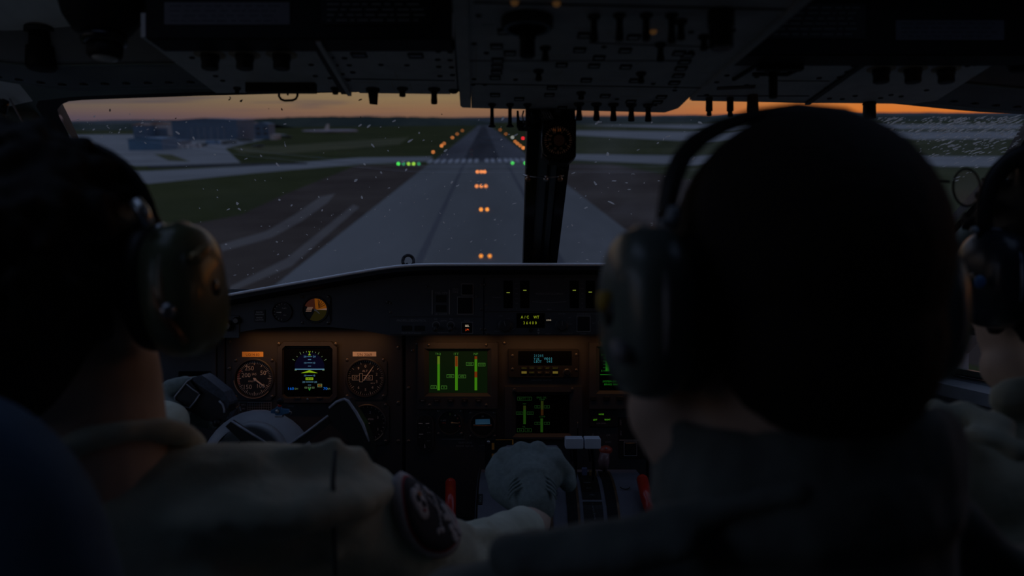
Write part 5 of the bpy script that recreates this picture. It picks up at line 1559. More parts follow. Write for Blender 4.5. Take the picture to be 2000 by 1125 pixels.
# --- black header boxes with pale placards
def header(label, u0, u1, y, vb, cards):
    d = y
    z0 = (562.5 - vb) / FPX * y
    x0, x1 = (u0 - 1000) / FPX * y, (u1 - 1000) / FPX * y
    t = thing('header_box', label, 'panel', ((x0 + x1) / 2, y, z0))
    F = Frame((0, y, 0))
    MB().box(F, x0 * 1000, z0 * 1000, x1 * 1000, z0 * 1000 + 110, -40, 0, M_black, 3).build('casing', t)
    for (c0, c1, w0, w1, m, lines) in cards:
        f = lambda u, v: ((u - 1000) / FPX * y * 1000, (562.5 - v) / FPX * y * 1000)
        a0, b0 = f(c0, w1); a1, b1 = f(c1, w0)
        c = MB().box(F, a0, b0, a1, b1, 0, 1.5, m, .5).build('placard', t)
        q = MB()
        for k in range(lines):
            bb = b1 - (k + .8) * (b1 - b0) / (lines + .6)
            x = a0 + 6
            random.seed(k + c0)
            while x < a1 - 14:
                w = random.uniform(4, 13)
                q.box(F, x, bb - .9, x + w, bb + .9, 1.5, 1.8, M_dim if m is M_black or m is M_dial else mat('placard_print', (.11, .11, .13), var=0))
                x += w + random.uniform(2, 5)
        if lines: q.build('faint_lines', c)
    return t
M_plc = mat('grey_placard', (.17, .17, .20), rough=.6, var=.08)
header('black overhead box on the left with a pale grey placard', 282, 884, .80, 77, [(322, 567, 5, 49, M_plc, 4), (628, 846, -20, 49, M_dial, 6)])
header('black overhead box on the right with a pale grey placard', 1440, 2160, .85, 108, [(1748, 1960, 40, 79, M_plc, 4), (1500, 1690, 8, 76, M_dial, 6)])
# lamp and knob hanging from the ceiling on the left
t = thing('reading_lamp', 'bulky black reading lamp hanging from the ceiling at upper left', 'lamp', P(205, -30, .82))
def ohlathe(mb, u, v0, d, prof, m, n=24):
    """prof: (radius px, image v) pairs on a vertical axis at image column u, depth d"""
    k = d / FPX
    F = Frame(P(u, 562.5, d), X=(1, 0, 0), Y=(0, -1, 0), Nn=(0, 0, -1), k=k)
    return mb.lathe(F, 0, 0, [(r, -(562.5 - v)) for r, v in prof], m, n, True)
ohlathe(MB(), 200, 0, .82, [(60, -90), (76, -30), (77, 10), (70, 35), (52, 62), (42, 68)], M_black).build('body', t)
ohlathe(MB(), 203, 0, .82, [(42, 66), (42, 78), (40, 86), (33, 88)], M_gloss).build('collar', t)
ln_ = ohlathe(MB(), 205, 0, .82, [(33, 84), (32, 108), (28, 113), (24, 113.5)], M_black).build('lamp_head', t)
ohlathe(MB(), 205, 0, .82, [(24, 112), (22, 116), (12, 117.5), (0, 117.5)], mat('lens_grey', (.5, .5, .5), rough=.15, var=0)).build('lens', t)
t = thing('ceiling_knob', 'short black knob on the ceiling left of the reading lamp', 'lamp', P(81, 80, .98))
ohlathe(MB(), 81, 0, .98, [(22, 60), (22, 90), (27, 93), (28, 130), (24, 136), (0, 137)], M_black).build('body', t)
ohlathe(MB(), 81, 0, .98, [(30, 56), (30, 64)], M_ohd).build('mount', t)
t = thing('ceiling_grip', 'black grip hanging at the upper right edge of the view', 'grip', P(1990, 60, .9))
ohlathe(MB(), 1998, 0, .9, [(24, -20), (24, 40), (30, 50), (27, 128), (22, 138), (0, 140)], M_black).build('body', t)
ohlathe(MB(), 1998, 0, .9, [(34, -40), (34, -20)], M_ohd).build('mount', t)
# bits at the far left: vent nozzle by the side window
t = thing('air_vent', 'small curved air nozzle at the far left edge beside the window post', 'vent', P(-10, 215, .98))
MB().tube([P(-30, 180, .98), P(-6, 205, .98), P(4, 212, .97), P(12, 195, .97)], [.006, .009, .008, .004], M_gloss, 12).build('hose', t)
MB().ball(P(-6, 235, .97), .012, M_framep, 14).build('nozzle', t)

# --- standby compass on the centre post
DC = 1.06
t = thing('standby_compass', 'black standby compass with a faint orange ring hung on the centre windscreen post', 'compass', P(1092, 232, DC))
FCp = FR(1092, 274, DC)
out = [(-33, -30), (-19, -41), (18, -44), (33, -31), (33.5, 41), (-33, 42.5)]
MB().poly(FCp, out, -45, 0, M_black).build('case', t)
q = MB()
q.ring(FCp, -2, 0, 28, 30.5, 0, 2, M_gloss, 40)
q.build('bezel_ring', t)
MB().lathe(FCp, -2, 0, [(28, .2), (0, .2)], M_dial, 36).build('dial', t)
M_cor = glow('compass_orange', 96, 52, 26); M_cod = glow('compass_dim', 40, 27, 20); M_coh = glow('compass_glow', 14, 6, 4)
q = MB()
ticks(q, FCp, -2, 0, 23, 27, 36, 1, M_cod, .4, big=3, rb=21)
for k, st in enumerate(('33', '30', '24', '21', '15', '12', '6', '3')):
    tt = R((115, 150, 175, 205, 250, 290, 335, 65)[k])
    q.text(FCp, st, -2 + 17 * math.cos(tt), 17 * math.sin(tt), 4.2, M_cod, .4)
q.build('markings', t)
q = MB(); q.ring(FCp, -2, 0, 28.2, 29.6, .2, 1, M_cor, 20, R(62), R(118)); q.build('lit_arc', t)
q = MB(); q.text(FCp, 'N 33', -4, 20, 5, M_cor, .5, wide=1.1); q.build('lit_heading', t)
q = MB(); q.lathe(FCp, 0, 0, [(11, .2), (11, .5)], M_coh, 20).build('glow_patch', t)  # faint glow on the dial, put in as an emissive disc
for s in (-13, 12): MB().tube([P(1089 + s, 236, DC + .012), P(1089 + s, 214, DC + .012)], .0042, M_black, 10).build('mount', t)
MB().tube([P(1060, 240, DC), P(1058, 280, DC), P(1061, 300, DC), P(1068, 306, DC)], .0007, M_steel, 6).build('wire', t)
t = thing('wiring_bracket', 'dark bracket with loose curled wires just left of the compass', 'bracket', P(1032, 225, 1.08))
Fb = FR(1032, 238, 1.085)
MB().poly(Fb, [(-23, 22), (-23, -8), (-19, -15), (-10, -16), (26, -15), (30, 22), (20, 22), (18, 2), (-17, 3), (-19, 22)], -12, 0, M_black).build('plate', t)
MB().tube([P(1041, 214, 1.07), P(1042, 242, 1.07)], .0035, M_gloss, 10).build('stud', t)
MB().tube([P(1030, 214, 1.065), P(1031, 243, 1.065)], .0009, M_brass, 6).build('wire', t)
MB().tube([P(1023, 216, 1.065), P(1020, 226, 1.065), P(1023, 240, 1.065)], .0012, M_steel, 6).build('wire', t)
for k in range(4):
    x = 1056 + k * 5
    MB().tube([P(x, 214, 1.06), P(x + 5, 222 + k, 1.06), P(x + 9, 230, 1.06), P(x + 5 + k, 236 - k, 1.06), P(x, 228, 1.06)], .0006, M_steel, 6).build('wire', t)
# ================================================================ CONTROL WHEEL, PEDESTAL
M_yoke = mat('wheel_black', (.010, .010, .012), rough=.38, var=.2, scale=80)
M_yoketrim = mat('wheel_pale_edge', (.38, .40, .46), rough=.35, var=.2, scale=120)  # pale tone laid along the edges of the wheel
M_hub = mat('column_grey', (.30, .32, .35), rough=.45, var=.1, scale=25)
t = thing('control_column', 'rounded grey control column housing behind the left control wheel', 'control column', P(505, 1000, 1.24))
k = 1.24 / FPX
q = MB().ball(P(505, 925, 1.27), (.0950, .075, .105), M_hub, 32, k=20)
q.tube([P(505, 940, 1.27), P(505, 1250, 1.3)], [.07, .06], M_hub, 24)
q.build('housing', t)
MB().tube([P(505 + 99 * math.cos(a_), 925 + 99 * math.sin(a_), 1.222) for a_ in [R(195 + i * 6) for i in range(8)]], .0012, M_panel, 8).build('seam_ring', t)
Fh = FR(490, 893, 1.17)
MB().lathe(Fh, 0, 0, [(66, -28), (66, -4), (60, 2), (56, 2), (50, -2), (0, -2)], M_hub, 40, True).build('boss', t)
MB().ring(Fh, 0, -6, 40, 43, -2, 1, M_panel, 40).build('boss_ring', t)
MB().lathe(Fh, -2, 12, [(5, -2), (5, 2), (0, 3)], M_steel, 12).build('bolt', t)
t = thing('control_yoke', 'black V-shaped control wheel with pale edges in front of the left panel', 'control yoke', P(515, 880, 1.13))
DW = 1.13
FW = FR(1000, 562.5, DW)
w2 = lambda pts: [(u - 1000, 562.5 - v) for u, v in pts]
MB().poly(FW, w2([(440, 833), (452, 822), (520, 868), (545, 872), (566, 868), (640, 812), (650, 824), (580, 880), (540, 900), (500, 890)]), -14, 0, M_yoke).build('spokes', t)
for a_ in (((452, 822), (488, 845), (522, 866)), ((566, 867), (600, 843), (641, 812))):
    MB().tube([P(u, v, DW - .001) for u, v in a_], .0016, M_yoketrim, 8).build('pale_edge', t)
# right grip
q = MB()
q.poly(FW, w2([(641, 796), (656, 784), (672, 779), (680, 781), (697, 805), (712, 830), (722, 858), (732, 885), (728, 930), (706, 935), (700, 905), (690, 875), (672, 850), (648, 832), (641, 822)]), -36, 0, M_yoke)
q.build('right_grip', t)
MB().tube([P(u, v, DW - .002) for u, v in ((643, 797), (657, 785), (672, 779.5), (680, 783), (696, 806), (709, 829), (716, 848), (721, 862))], [.0016, .0018, .0018, .002, .0022, .0022, .0016, .001], M_yoketrim, 8).build('pale_edge', t)
# left grip: switch box and curved body
q = MB()
q.poly(FW, w2([(341, 778), (374, 738), (384, 735), (404, 748), (436, 770), (446, 790), (446, 806), (438, 822), (424, 828), (400, 822), (372, 806), (344, 795)]), -40, -6, M_yoke)
q.build('left_grip', t)
q = MB(); q.poly(FW, w2([(374, 738), (392, 733), (402, 739), (436, 766), (448, 786), (443, 800), (430, 780), (398, 760), (376, 745)]), -46, -3, mat('mottled_blue_black', (.045, .055, .075), rough=.45, var=.35, scale=200)).build('grip_top', t)  # paler mottled blue-black strip along the top of the grip
q = MB(); q.poly(FW, w2([(342, 777), (370, 742), (391, 769), (372, 796), (344, 782)]), -6, 2, M_yoke).build('switch_box', t)
MB().tube([P(u, v, DW - .004) for u, v in ((342, 782), (341, 775), (355, 758), (366, 744), (372, 741))], .0010, M_yoketrim, 8).build('pale_edge', t)
MB().tube([P(u, v, DW - .004) for u, v in ((390, 770), (381, 784), (370, 797))], .0010, M_yoketrim, 8).build('pale_edge', t)
MB().tube([P(u, v, DW - .004) for u, v in ((344, 784), (356, 793), (370, 797))], .0006, M_yoketrim, 6).build('pale_edge', t)
MB().tube([P(u, v, DW - .004) for u, v in ((364, 750), (376, 760), (388, 768))], .0007, M_yoketrim, 6).build('pale_edge', t)
MB().tube([P(u, v, DW - .002) for u, v in ((428, 783), (435, 790), (438, 800), (438, 806))], .0014, M_yoketrim, 6).build('pale_edge', t)
MB().tube([P(446, 812, DW), P(455, 800, DW + .03), P(468, 793, DW + .08), P(470, 802, DW + .1)], .0011, M_gloss, 8).build('cable', t)
MB().ball(P(423, 826, DW), .006, M_yoke, 10).build('thumb_button', t)
# blue map clip on the column
M_blue = mat('blue_plastic', (.06, .22, .42), rough=.35, var=.1, coat=.2)
t = thing('map_clip', 'small bright blue clip with a dark red knob on top of the control column', 'clip', P(545, 815, 1.2))
q = MB(); Fq = FR(545, 803, 1.2)
q.poly(Fq, [(-16, -4), (-16, 2), (-8, 5), (-6, 8), (3, 8), (4, 4), (18, 3), (19, -4), (8, -6), (7, -10), (-7, -10), (-8, -5)], -8, 0, M_blue).build('clamp', t)
MB().lathe(Fq, -3, 0, [(4, 0), (4, 3), (0, 3.5)], M_steel, 12).build('screw', t)
MB().box(Fq, -8, -12, 8, -8, -4, 3, M_steel, 1).build('foot', t)
MB().tube([Fq(0, 8, -4), Fq(0, 14, -4)], .003, M_red, 10).ball(Fq(1, 18, -4), .0055, M_black, 12).build('knob', t)
MB().tube([Fq(16, 0, -3), Fq(23, -2, -3), Fq(22, -9, -3)], .0008, M_steel, 6).build('spring_wire', t)

# --- throttle pedestal
prof = [(917, 1.46), (925, 1.42), (938, 1.375), (960, 1.335), (990, 1.30), (1030, 1.275), (1080, 1.26), (1200, 1.26)]
def dr(x, i, h=0.0):
    v, d = prof[i]
    return Vector((x, d - h * .8, (562.5 - v) / FPX * d + h * .6))
def drf(tpar):
    """smooth point on the profile, tpar 0..len-1 -> (y, z, tangent)"""
    i = max(0, min(len(prof) - 2, int(tpar)))
    f = tpar - i
    a_, b_ = dr(0, i), dr(0, i + 1)
    p = a_.lerp(b_, f)
    return p, (b_ - a_).normalized()
def strip(mb, x0, x1, t0, t1, h0, h1, m, n=14):
    vs = []
    for i in range(n + 1):
        p, tg = drf(t0 + (t1 - t0) * i / n)
        nn = Vector((0, tg.z, -tg.y))
        if nn.z < 0: nn = -nn
        for x, h in ((x0, h0), (x1, h0), (x1, h1), (x0, h1)):
            vs.append(Vector((x, p.y, p.z)) + nn * h)
    fs = [(0, 1, 2, 3), tuple(reversed([n * 4 + j for j in range(4)]))]
    for i in range(n):
        for j in range(4):
            fs.append((i * 4 + j, (i + 1) * 4 + j, (i + 1) * 4 + (j + 1) % 4, i * 4 + (j + 1) % 4))
    return mb.add(vs, fs, m)
def vt(v):
    for i in range(len(prof) - 1):
        if prof[i][0] <= v <= prof[i + 1][0]:
            return i + (v - prof[i][0]) / (prof[i + 1][0] - prof[i][0])
    return 0 if v < prof[0][0] else len(prof) - 1
def dx(u, v):
    t_ = vt(v); p, _ = drf(t_)
    return (u - 1000) / FPX * p.y
M_ped = mat('pedestal_grey', (.15, .155, .19), rough=.42, var=.08, scale=20)
ped = thing('throttle_pedestal', 'curved grey throttle pedestal between the seats with black lever slots', 'pedestal', (.09, 1.3, -.45))
strip(MB(), -.058, .235, 0, 7, -.09, 0, M_ped, 28).build('housing', ped)
for u0, u1, v in ((1108, 1128, 1000), (1186, 1206, 1000), (1060, 1075, 1000)):
    strip(MB(), dx(u0, v), dx(u1, v), .6, 7, -.001, .0018, M_black, 24).build('lever_slot', ped)
    strip(MB(), dx(u1, v), dx(u1, v) + .004, .6, 7, 0, .0022, mat('slot_rim', (.16, .10, .06), rough=.35, metal=.5, var=.1), 24).build('slot_rim', ped)
sp1 = strip(MB(), dx(1140, 1000), dx(1178, 1000), .8, vt(976), 0, .0012, M_dial, 12).build('scale_plate', ped)
sp2 = strip(MB(), dx(1140, 1000), dx(1178, 1000), vt(981), 7, 0, .0012, M_dial, 16).build('scale_plate', ped)
def dtext(st, u, v, size, par, m=M_dim, h=.0016, ang=0):
    t_ = vt(v); p, tg = drf(t_)
    nn = Vector((0, tg.z, -tg.y))
    if nn.z < 0: nn = -nn
    up = -tg if tg.z < 0 else tg
    F = Frame(Vector(((u - 1000) / FPX * p.y, p.y, p.z)) + nn * h, X=(1, 0, 0), Y=up, Nn=nn, k=1.0)
    return MB().text(F, st, 0, 0, size, m, 0, ang=ang).build('lettering', par)
dtext('MAX', 1147, 944, .004, sp1); dtext('MIN', 1156, 968, .003, sp1); dtext('RPM', 1150, 955, .003, sp1)
for k_, ch in enumerate('FEATHER'): dtext(ch, 1157 + k_ * .9, 986 + k_ * 4.6, .0032, sp2)
dtext('START &', 1165, 1021.5, .0042, sp2); dtext('FEATHER', 1166, 1030, .0042, sp2)
hk = strip(MB(), dx(934, 975), dx(942.5, 975), vt(966), vt(986), 0, .0012, M_dial, 6).build('placard', ped)
dtext('HOOK', 938.5, 975.5, .004, hk, ang=R(90))
strip(MB(), dx(930, 960), dx(931.5, 960), 0, 7, 0, .002, M_paneld, 20).build('edge_seam', ped)
p_, tg_ = drf(vt(957))
MB().tube([Vector((dx(u, v), 0, 0)) + Vector((0, 1, 0)) * (drf(vt(v))[0].y - .002) + Vector((0, 0, 1)) * (drf(vt(v))[0].z + .002) for u, v in ((1211, 953), (1215, 956), (1222, 957.5), (1228, 955.5), (1230, 953))], .0008, M_black, 6).build('finger_notch', ped)
# red tube handles either side
def red_handle(label, pts, r):
    t = thing('red_handle', label, 'handle', pts[-1])
    m_ = MB().tube(pts, r, M_red, 16)
    m_.ball(pts[0], r * 1.0, M_red, 16)
    m_.build('tube', t)
    MB().tube([pts[-1], pts[-1] + (pts[-1] - pts[-2]).normalized() * .02], r * 1.25, M_black, 16).build('ferrule', t)
red_handle('glossy red tube handle left of the pedestal, partly behind the sleeve patch', [P(880, 944, 1.36), P(880, 980, 1.33), P(879, 1040, 1.30), P(878, 1090, 1.28)], .0098)
red_handle('glossy red tube handle at the right end of the pedestal', [P(1255, 938, 1.33), P(1262, 970, 1.30), P(1275, 1010, 1.27), P(1290, 1060, 1.25)], .0105)
# condition levers with pale flat heads
M_pale = mat('pale_lever_head', (.62, .66, .74), rough=.5, var=.05)
for (u0, u1), lb in (((1104.5, 1139.5), 'pale flat-topped lever right of the gloved hand, left one of the pair'), ((1142, 1173.5), 'pale flat-topped lever, right one of the pair beside the red knob')):
    t = thing('condition_lever', lb, 'lever', P((u0 + u1) / 2, 930, 1.36), 'pale condition levers')
    F = FR(1000, 562.5, 1.27)
    MB().box(F, u0 - 1000, 562.5 - 877, u1 - 1000, 562.5 - 856.5, -26, 0, M_pale, 1.5).build('head', t)
    uc = (u0 + u1) / 2
    MB().tube([P(uc, 876, 1.285), P(uc + 2, 905, 1.31), P(uc + 1, 934, 1.36)], [.006, .005, .004], M_black, 10, flat=(.7, 1.3)).build('stem', t)
    MB().tube([P(uc - 8, 880, 1.28), P(uc - 6, 900, 1.30)], .0018, M_gloss, 8).build('latch', t)
# red capped emergency knob with clear sleeve
t = thing('emergency_knob', 'red-capped knob with a dull pink clear sleeve right of the pale levers', 'knob', P(1180, 918, 1.42))
M_redd = mat('red_cap', (.42, .07, .04), rough=.35, var=.15)
MB().ball(P(1183, 879, 1.40), (.0125, .01, .0085), M_redd, 18).build('cap', t)
MB().tube([P(1181, 884, 1.395), P(1179, 900, 1.395), P(1179, 914, 1.40)], [.0085, .0105, .0085], mat('pink_sleeve', (.20, .12, .12), rough=.25, var=.1), 14).build('sleeve', t)
MB().tube([P(1186, 918, 1.40), P(1177, 918, 1.40)], .004, M_panel, 8).build('clip', t)
MB().ball(P(1184, 876, 1.389), .0018, M_steel, 8).build('pin', t)
for u, v, s_ in ((1138, 918, 7), (1145, 926, 6)):
    pass
t = thing('brass_catch', 'small tarnished brass catch above the pedestal scale plate', 'catch', P(1158, 930, 1.42))
MB().box(FR(1158, 926, 1.40), -7, -6, 7, 6, -8, 0, mat('dull_brass', (.30, .17, .06), rough=.4, metal=.6, var=.2), 1).build('body', t)
MB().box(FR(1142, 922, 1.40), -5, -7, 5, 8, -8, 0, mat('blue_steel', (.16, .17, .28), rough=.35, metal=.4, var=.2), 1).build('latch', t)
# left lever gate with orange marks
t = thing('flap_lever_gate', 'dark lever gate with two orange marks left of the gloved hand', 'lever gate', P(965, 930, 1.44))
F = FR(1000, 562.5, 1.43)
MB().box(F, -53, 562.5 - 920, 4, 562.5 - 858, -8, 0, M_black, 1.5).build('plate', t)
M_om = mat('orange_mark', (.75, .30, .04), rough=.5, var=.1)
for v0, v1 in ((865, 878), (886, 899)):
    MB().box(F, -39.5, 562.5 - v1, -34.5, 562.5 - v0, 0, 1.5, M_om).build('orange_mark', t)
MB().box(F, 0, 562.5 - 868, 3, 562.5 - 859, 0, 1.5, M_om).build('orange_mark', t)
MB().line(F, -32, 562.5 - 859, 2, 562.5 - 858.5, 1, 0, 1.2, M_om).build('orange_line', t)
MB().ball(P(954, 863, 1.41), .0035, M_steel, 10).build('pin', t)
# two power levers under the glove
M_lev = mat('lever_grey', (.16, .17, .2), rough=.4, var=.1)
for u, lb in ((1008, 'left power lever under the gloved hand, with a pale printed cap'), (1066, 'right power lever under the gloved hand, with an amber button')):
    t = thing('power_lever', lb, 'lever', P(u + 20, 965, 1.33))
    MB().tube([P(u + 8, 905, 1.22), P(u + 14, 935, 1.27), P(u + 20, 966, 1.335)], [.007, .006, .005], M_lev, 12, flat=(.7, 1.2)).build('stem', t)
    MB().box(FR(u, 890, 1.205), -22, -16, 26, 16, -22, 0, M_lev, 4).build('grip', t)
    if u == 1066:
        MB().lathe(FR(1079, 884, 1.17), 0, 0, [(5, -30), (6, -4), (5, 3), (0, 4)], mat('amber_button', (.35, .18, .04), rough=.3, var=.1), 14).build('button', t)
    else:
        MB().box(FR(1025, 877, 1.195), -16, -5, 18, 6, -10, 0, mat('printed_cap', (.09, .10, .16), rough=.4, var=0), 1).build('cap', t)
# ================================================================ PEOPLE
M_suit = mat('olive_flight_suit', (.52, .54, .43), rough=.9, var=.18, scale=18, bump=.5, sheen=.15)
M_suitd = mat('dark_flight_suit', (.13, .155, .15), rough=.9, var=.18, scale=18, bump=.5, sheen=.15)
M_skin = mat('skin', (.60, .45, .36), rough=.55, var=.08, scale=30)
M_hair = mat('black_hair', (.006, .005, .005), rough=.6, var=.3, scale=200, bump=.6)
M_hairb = mat('cropped_brown_hair', (.012, .008, .007), rough=.75, var=.3, scale=250, bump=.6)
M_glove = mat('grey_green_glove', (.24, .29, .28), rough=.95, var=.12, scale=160, bump=.8)
M_cup = mat('olive_ear_cup', (.17, .19, .11), rough=.32, var=.1, scale=30, coat=.3)
M_cup2 = mat('grey_green_ear_cup', (.13, .17, .16), rough=.35, var=.1, scale=30, coat=.3)
M_cush = mat('black_cushion', (.012, .012, .014), rough=.5, var=.1)
M_band = mat('headband_leather', (.015, .015, .016), rough=.5, var=.2)
M_patchw = mat('patch_white', (.50, .48, .50), rough=.9, var=.12, scale=200)
M_patchr = mat('patch_red', (.40, .06, .07), rough=.9, var=.12, scale=200)
M_patchb = mat('patch_black', (.045, .045, .055), rough=.95, var=.1, scale=200)
_tex = {}
def clouds(scale):
    if scale not in _tex:
        tx = bpy.data.textures.new('fold_noise', 'CLOUDS'); tx.noise_scale = scale; tx.noise_depth = 2
        _tex[scale] = tx
    return _tex[scale]
def organic(o, voxel, smooth=6, disp=None):
    m = o.modifiers.new('remesh', 'REMESH'); m.mode = 'VOXEL'; m.voxel_size = voxel; m.use_smooth_shade = True
    if smooth:
        s = o.modifiers.new('smooth', 'SMOOTH'); s.factor = .5; s.iterations = smooth
    for sc, st in (disp or ()):
        d = o.modifiers.new('folds', 'DISPLACE'); d.texture = clouds(sc); d.strength = st; d.mid_level = .5; d.texture_coords = 'LOCAL'
    return o
class Ax:
    def __init__(s, c, yaw=0.0, pitch=0.0, roll=0.0, k=1.0):
        s.c = Vector(c)
        s.R = Matrix.Scale(k, 3) @ Matrix.Rotation(yaw, 3, 'Z') @ Matrix.Rotation(pitch, 3, 'X') @ Matrix.Rotation(roll, 3, 'Y')
    def __call__(s, x, y, z):
        return s.c + s.R @ Vector((x, y, z))
def head(mb, A, m):
    b = lambda x, y, z, r: mb.ball(A(x, y, z), r, m, 20, rot=A.R, k=12)
    b(0, -.012, .025, (.077, .096, .090)); b(0, .030, -.035, (.062, .062, .070)); b(0, .060, -.088, (.030, .026, .024)); b(0, .02, -.075, (.055, .055, .035))
    mb.cone(A(0, .088, .012), A(0, .108, -.022), .008, .013, m, 12)             # nose
    b(0, .078, .030, (.048, .016, .012))                                          # brow
    for s in (-1, 1):
        b(s * .030, .074, .012, (.014, .012, .011)); b(s * .040, .060, -.020, (.022, .022, .022)); b(s * .080, -.006, -.008, (.010, .020, .032))
        b(s * .012, .100, -.026, (.008, .008, .007))
    b(0, .090, -.055, (.022, .010, .006)); b(0, .088, -.064, (.018, .010, .006))
def hair(name, A, parent, m, extra, curls, seed, voxel=.004, disp=()):
    mb = MB()
    e = extra
    mb.ball(A(0, -.018, .032), (.078 + e, .094 + e, .088 + e), m, 28, rot=A.R, k=18)
    mb.ball(A(0, -.045, -.02), (.066 + e, .060 + e, .070 + e), m, 24, rot=A.R, k=14)
    random.seed(seed)
    for i in range(curls):
        th = random.uniform(0, 2 * math.pi); ph = math.acos(random.uniform(-.75, 1))
        d = Vector((math.sin(ph) * math.cos(th), math.sin(ph) * math.sin(th), math.cos(ph)))
        if d.y > .75 and d.z < .5: continue
        p = A(d.x * (.078 + e), -.018 + d.y * (.094 + e), .032 + d.z * (.088 + e))
        t = Vector((random.uniform(-1, 1), random.uniform(-1, 1), random.uniform(-1, 1))).normalized() * .012
        mb.cone(p - t, p + t + (p - A.c).normalized() * .004, .009, .006, m, 8)
    return organic(mb.build(name, parent), voxel, 1, disp)
def headset(label, A, hl, hr, cupm, up=.105, parts_r=(.026, .040, .052), trim=None, cup_rot=0.0):
    """hl / hr: centres of the left and right cups (cockpit points); A: head axes"""
    t = thing('headset', label, 'headset', A(0, 0, .12))
    for s, c in ((-1, hl), (1, hr)):
        inward = (A.c - c); inward.z = 0; inward.normalize()
        R_ = A.R @ Matrix.Rotation(cup_rot * s, 3, 'Y')
        q = MB().ball(c, parts_r, cupm, 32, rot=R_, k=24, pw=.78)
        cup = q.build('ear_cup', t)
        MB().ball(c + inward * (parts_r[0] * .95), (parts_r[0] * .62, parts_r[1] * .93, parts_r[2] * .93), M_cush, 28, rot=R_, k=18, pw=.8).build('ear_cushion', cup)
        ro = [c + R_ @ Vector((s * .004, parts_r[1] * 1.0 * math.cos(a_), parts_r[2] * 1.0 * math.sin(a_))) for a_ in [R(-40 + i * 16) for i in range(17)]]
        MB().tube(ro, .0022, trim or M_steel, 8).build('wire_yoke', cup)
        MB().lathe(Frame(c - inward * parts_r[0] * .9, X=A.R @ Vector((0, 1, 0)), Y=(0, 0, 1), Nn=-inward), 0, 0, [(9, -2), (8, 2), (4, 3.5), (0, 4)], M_gloss, 16, True).build('cup_screw', cup)
    return t
def hoop(p0, p1, top, n=22, bulge=1.0):
    """arch from p0 over 'top' to p1"""
    c = (p0 + p1) / 2
    ax_ = (p1 - p0) / 2
    u_ = top - c
    out = []
    for i in range(n + 1):
        a_ = math.pi * i / n
        ca, sa = math.cos(a_), math.sin(a_)
        f = lambda x: math.copysign(abs(x) ** .86, x)
        out.append(c - ax_ * f(ca) * bulge + u_ * f(sa))
    return out

# ---------- left pilot
AL = Ax(P(64, 588, .62), yaw=R(-8))
armS, armE, armW = P(640, 990, .69), P(884, 1128, .86), P(1043, 1018, 1.075)
neckL = P(172, 730, .625)
lS, lE, lW = Vector((-.50, .66, -.22)), Vector((-.55, .86, -.38)), P(318, 830, 1.10)
chest = Vector((-.335, .66, -.36))
mb = MB()
head(mb, AL, M_skin)
mb.cone(AL(0, -.02, -.05), neckL, .057, .055, M_skin, 20).cone(neckL, Vector((-.345, .63, -.16)), .055, .062, M_skin, 20)
mb.ball(chest, (.17, .105, .19), M_skin, 20); mb.ball(Vector((-.34, .62, -.62)), (.15, .11, .18), M_skin, 20)
mb.cone(Vector((-.34, .63, -.19)), armS, .06, .040, M_skin).cone(armS, armE, .040, .034, M_skin).cone(armE, armW, .034, .0245, M_skin)
mb.cone(Vector((-.36, .63, -.19)), lS, .06, .040, M_skin).cone(lS, lE, .040, .034, M_skin).cone(lE, lW, .034, .026, M_skin)
for s in (-.10, .10): mb.cone(Vector((-.34 + s, .64, -.74)), Vector((-.34 + s * 1.6, 1.02, -.70)), .07, .055, M_skin)
# hands: right one round the power levers, left one round the wheel grip
def hand_right(mb, m, g, W0=P(1043, 1002, 1.085)):
    """g = extra thickness"""
    kn = [P(988, 893, 1.15), P(1018, 881, 1.155), P(1050, 881, 1.155), P(1080, 892, 1.15)]
    mb.cone(W0, P(1036, 950, 1.115), .027 + g, .034 + g, m, 16)
    mb.ball(P(1034, 928, 1.135), (.046 + g, .036 + g, .030 + g), m, 20, rot=Matrix.Rotation(R(25), 3, 'X'))
    for i, k_ in enumerate(kn):
        mb.cone(P(1034 + (i - 1.5) * 12, 940, 1.12), k_, .018 + g, .0125 + g, m, 12)
        l1, l2, l3 = (.030, .033, .032, .026)[i], (.020, .023, .022, .017)[i], (.018, .02, .019, .015)[i]
        a_ = k_ + Vector(((i - 1.5) * .003, l1 * .86, -l1 * .5))
        b_ = a_ + Vector(((i - 1.5) * .002, l2 * .1, -l2))
        c_ = b_ + Vector((0, -l3 * .85, -l3 * .45))
        r = (.0100, .0102, .0098, .0088)[i] + g
        mb.cone(k_, a_, r * 1.12, r, m, 10).cone(a_, b_, r, r * .93, m, 10).cone(b_, c_, r * .93, r * .8, m, 10)
    # thumb from the side of the palm on the left
    t0, t1, t2, t3 = P(1010, 975, 1.10), P(977, 955, 1.115), P(967, 922, 1.135), P(976, 900, 1.16)
    mb.cone(t0, t1, .017 + g, .0145 + g, m, 12).cone(t1, t2, .0145 + g, .0125 + g, m, 12).cone(t2, t3, .0125 + g, .010 + g, m, 12)
    # little finger side bulge round the second lever
    f0, f1, f2 = P(1086, 905, 1.14), P(1107, 925, 1.15), P(1110, 945, 1.14)
    mb.cone(f0, f1, .0125 + g, .0105 + g, m, 12).cone(f1, f2, .0105 + g, .009 + g, m, 12)
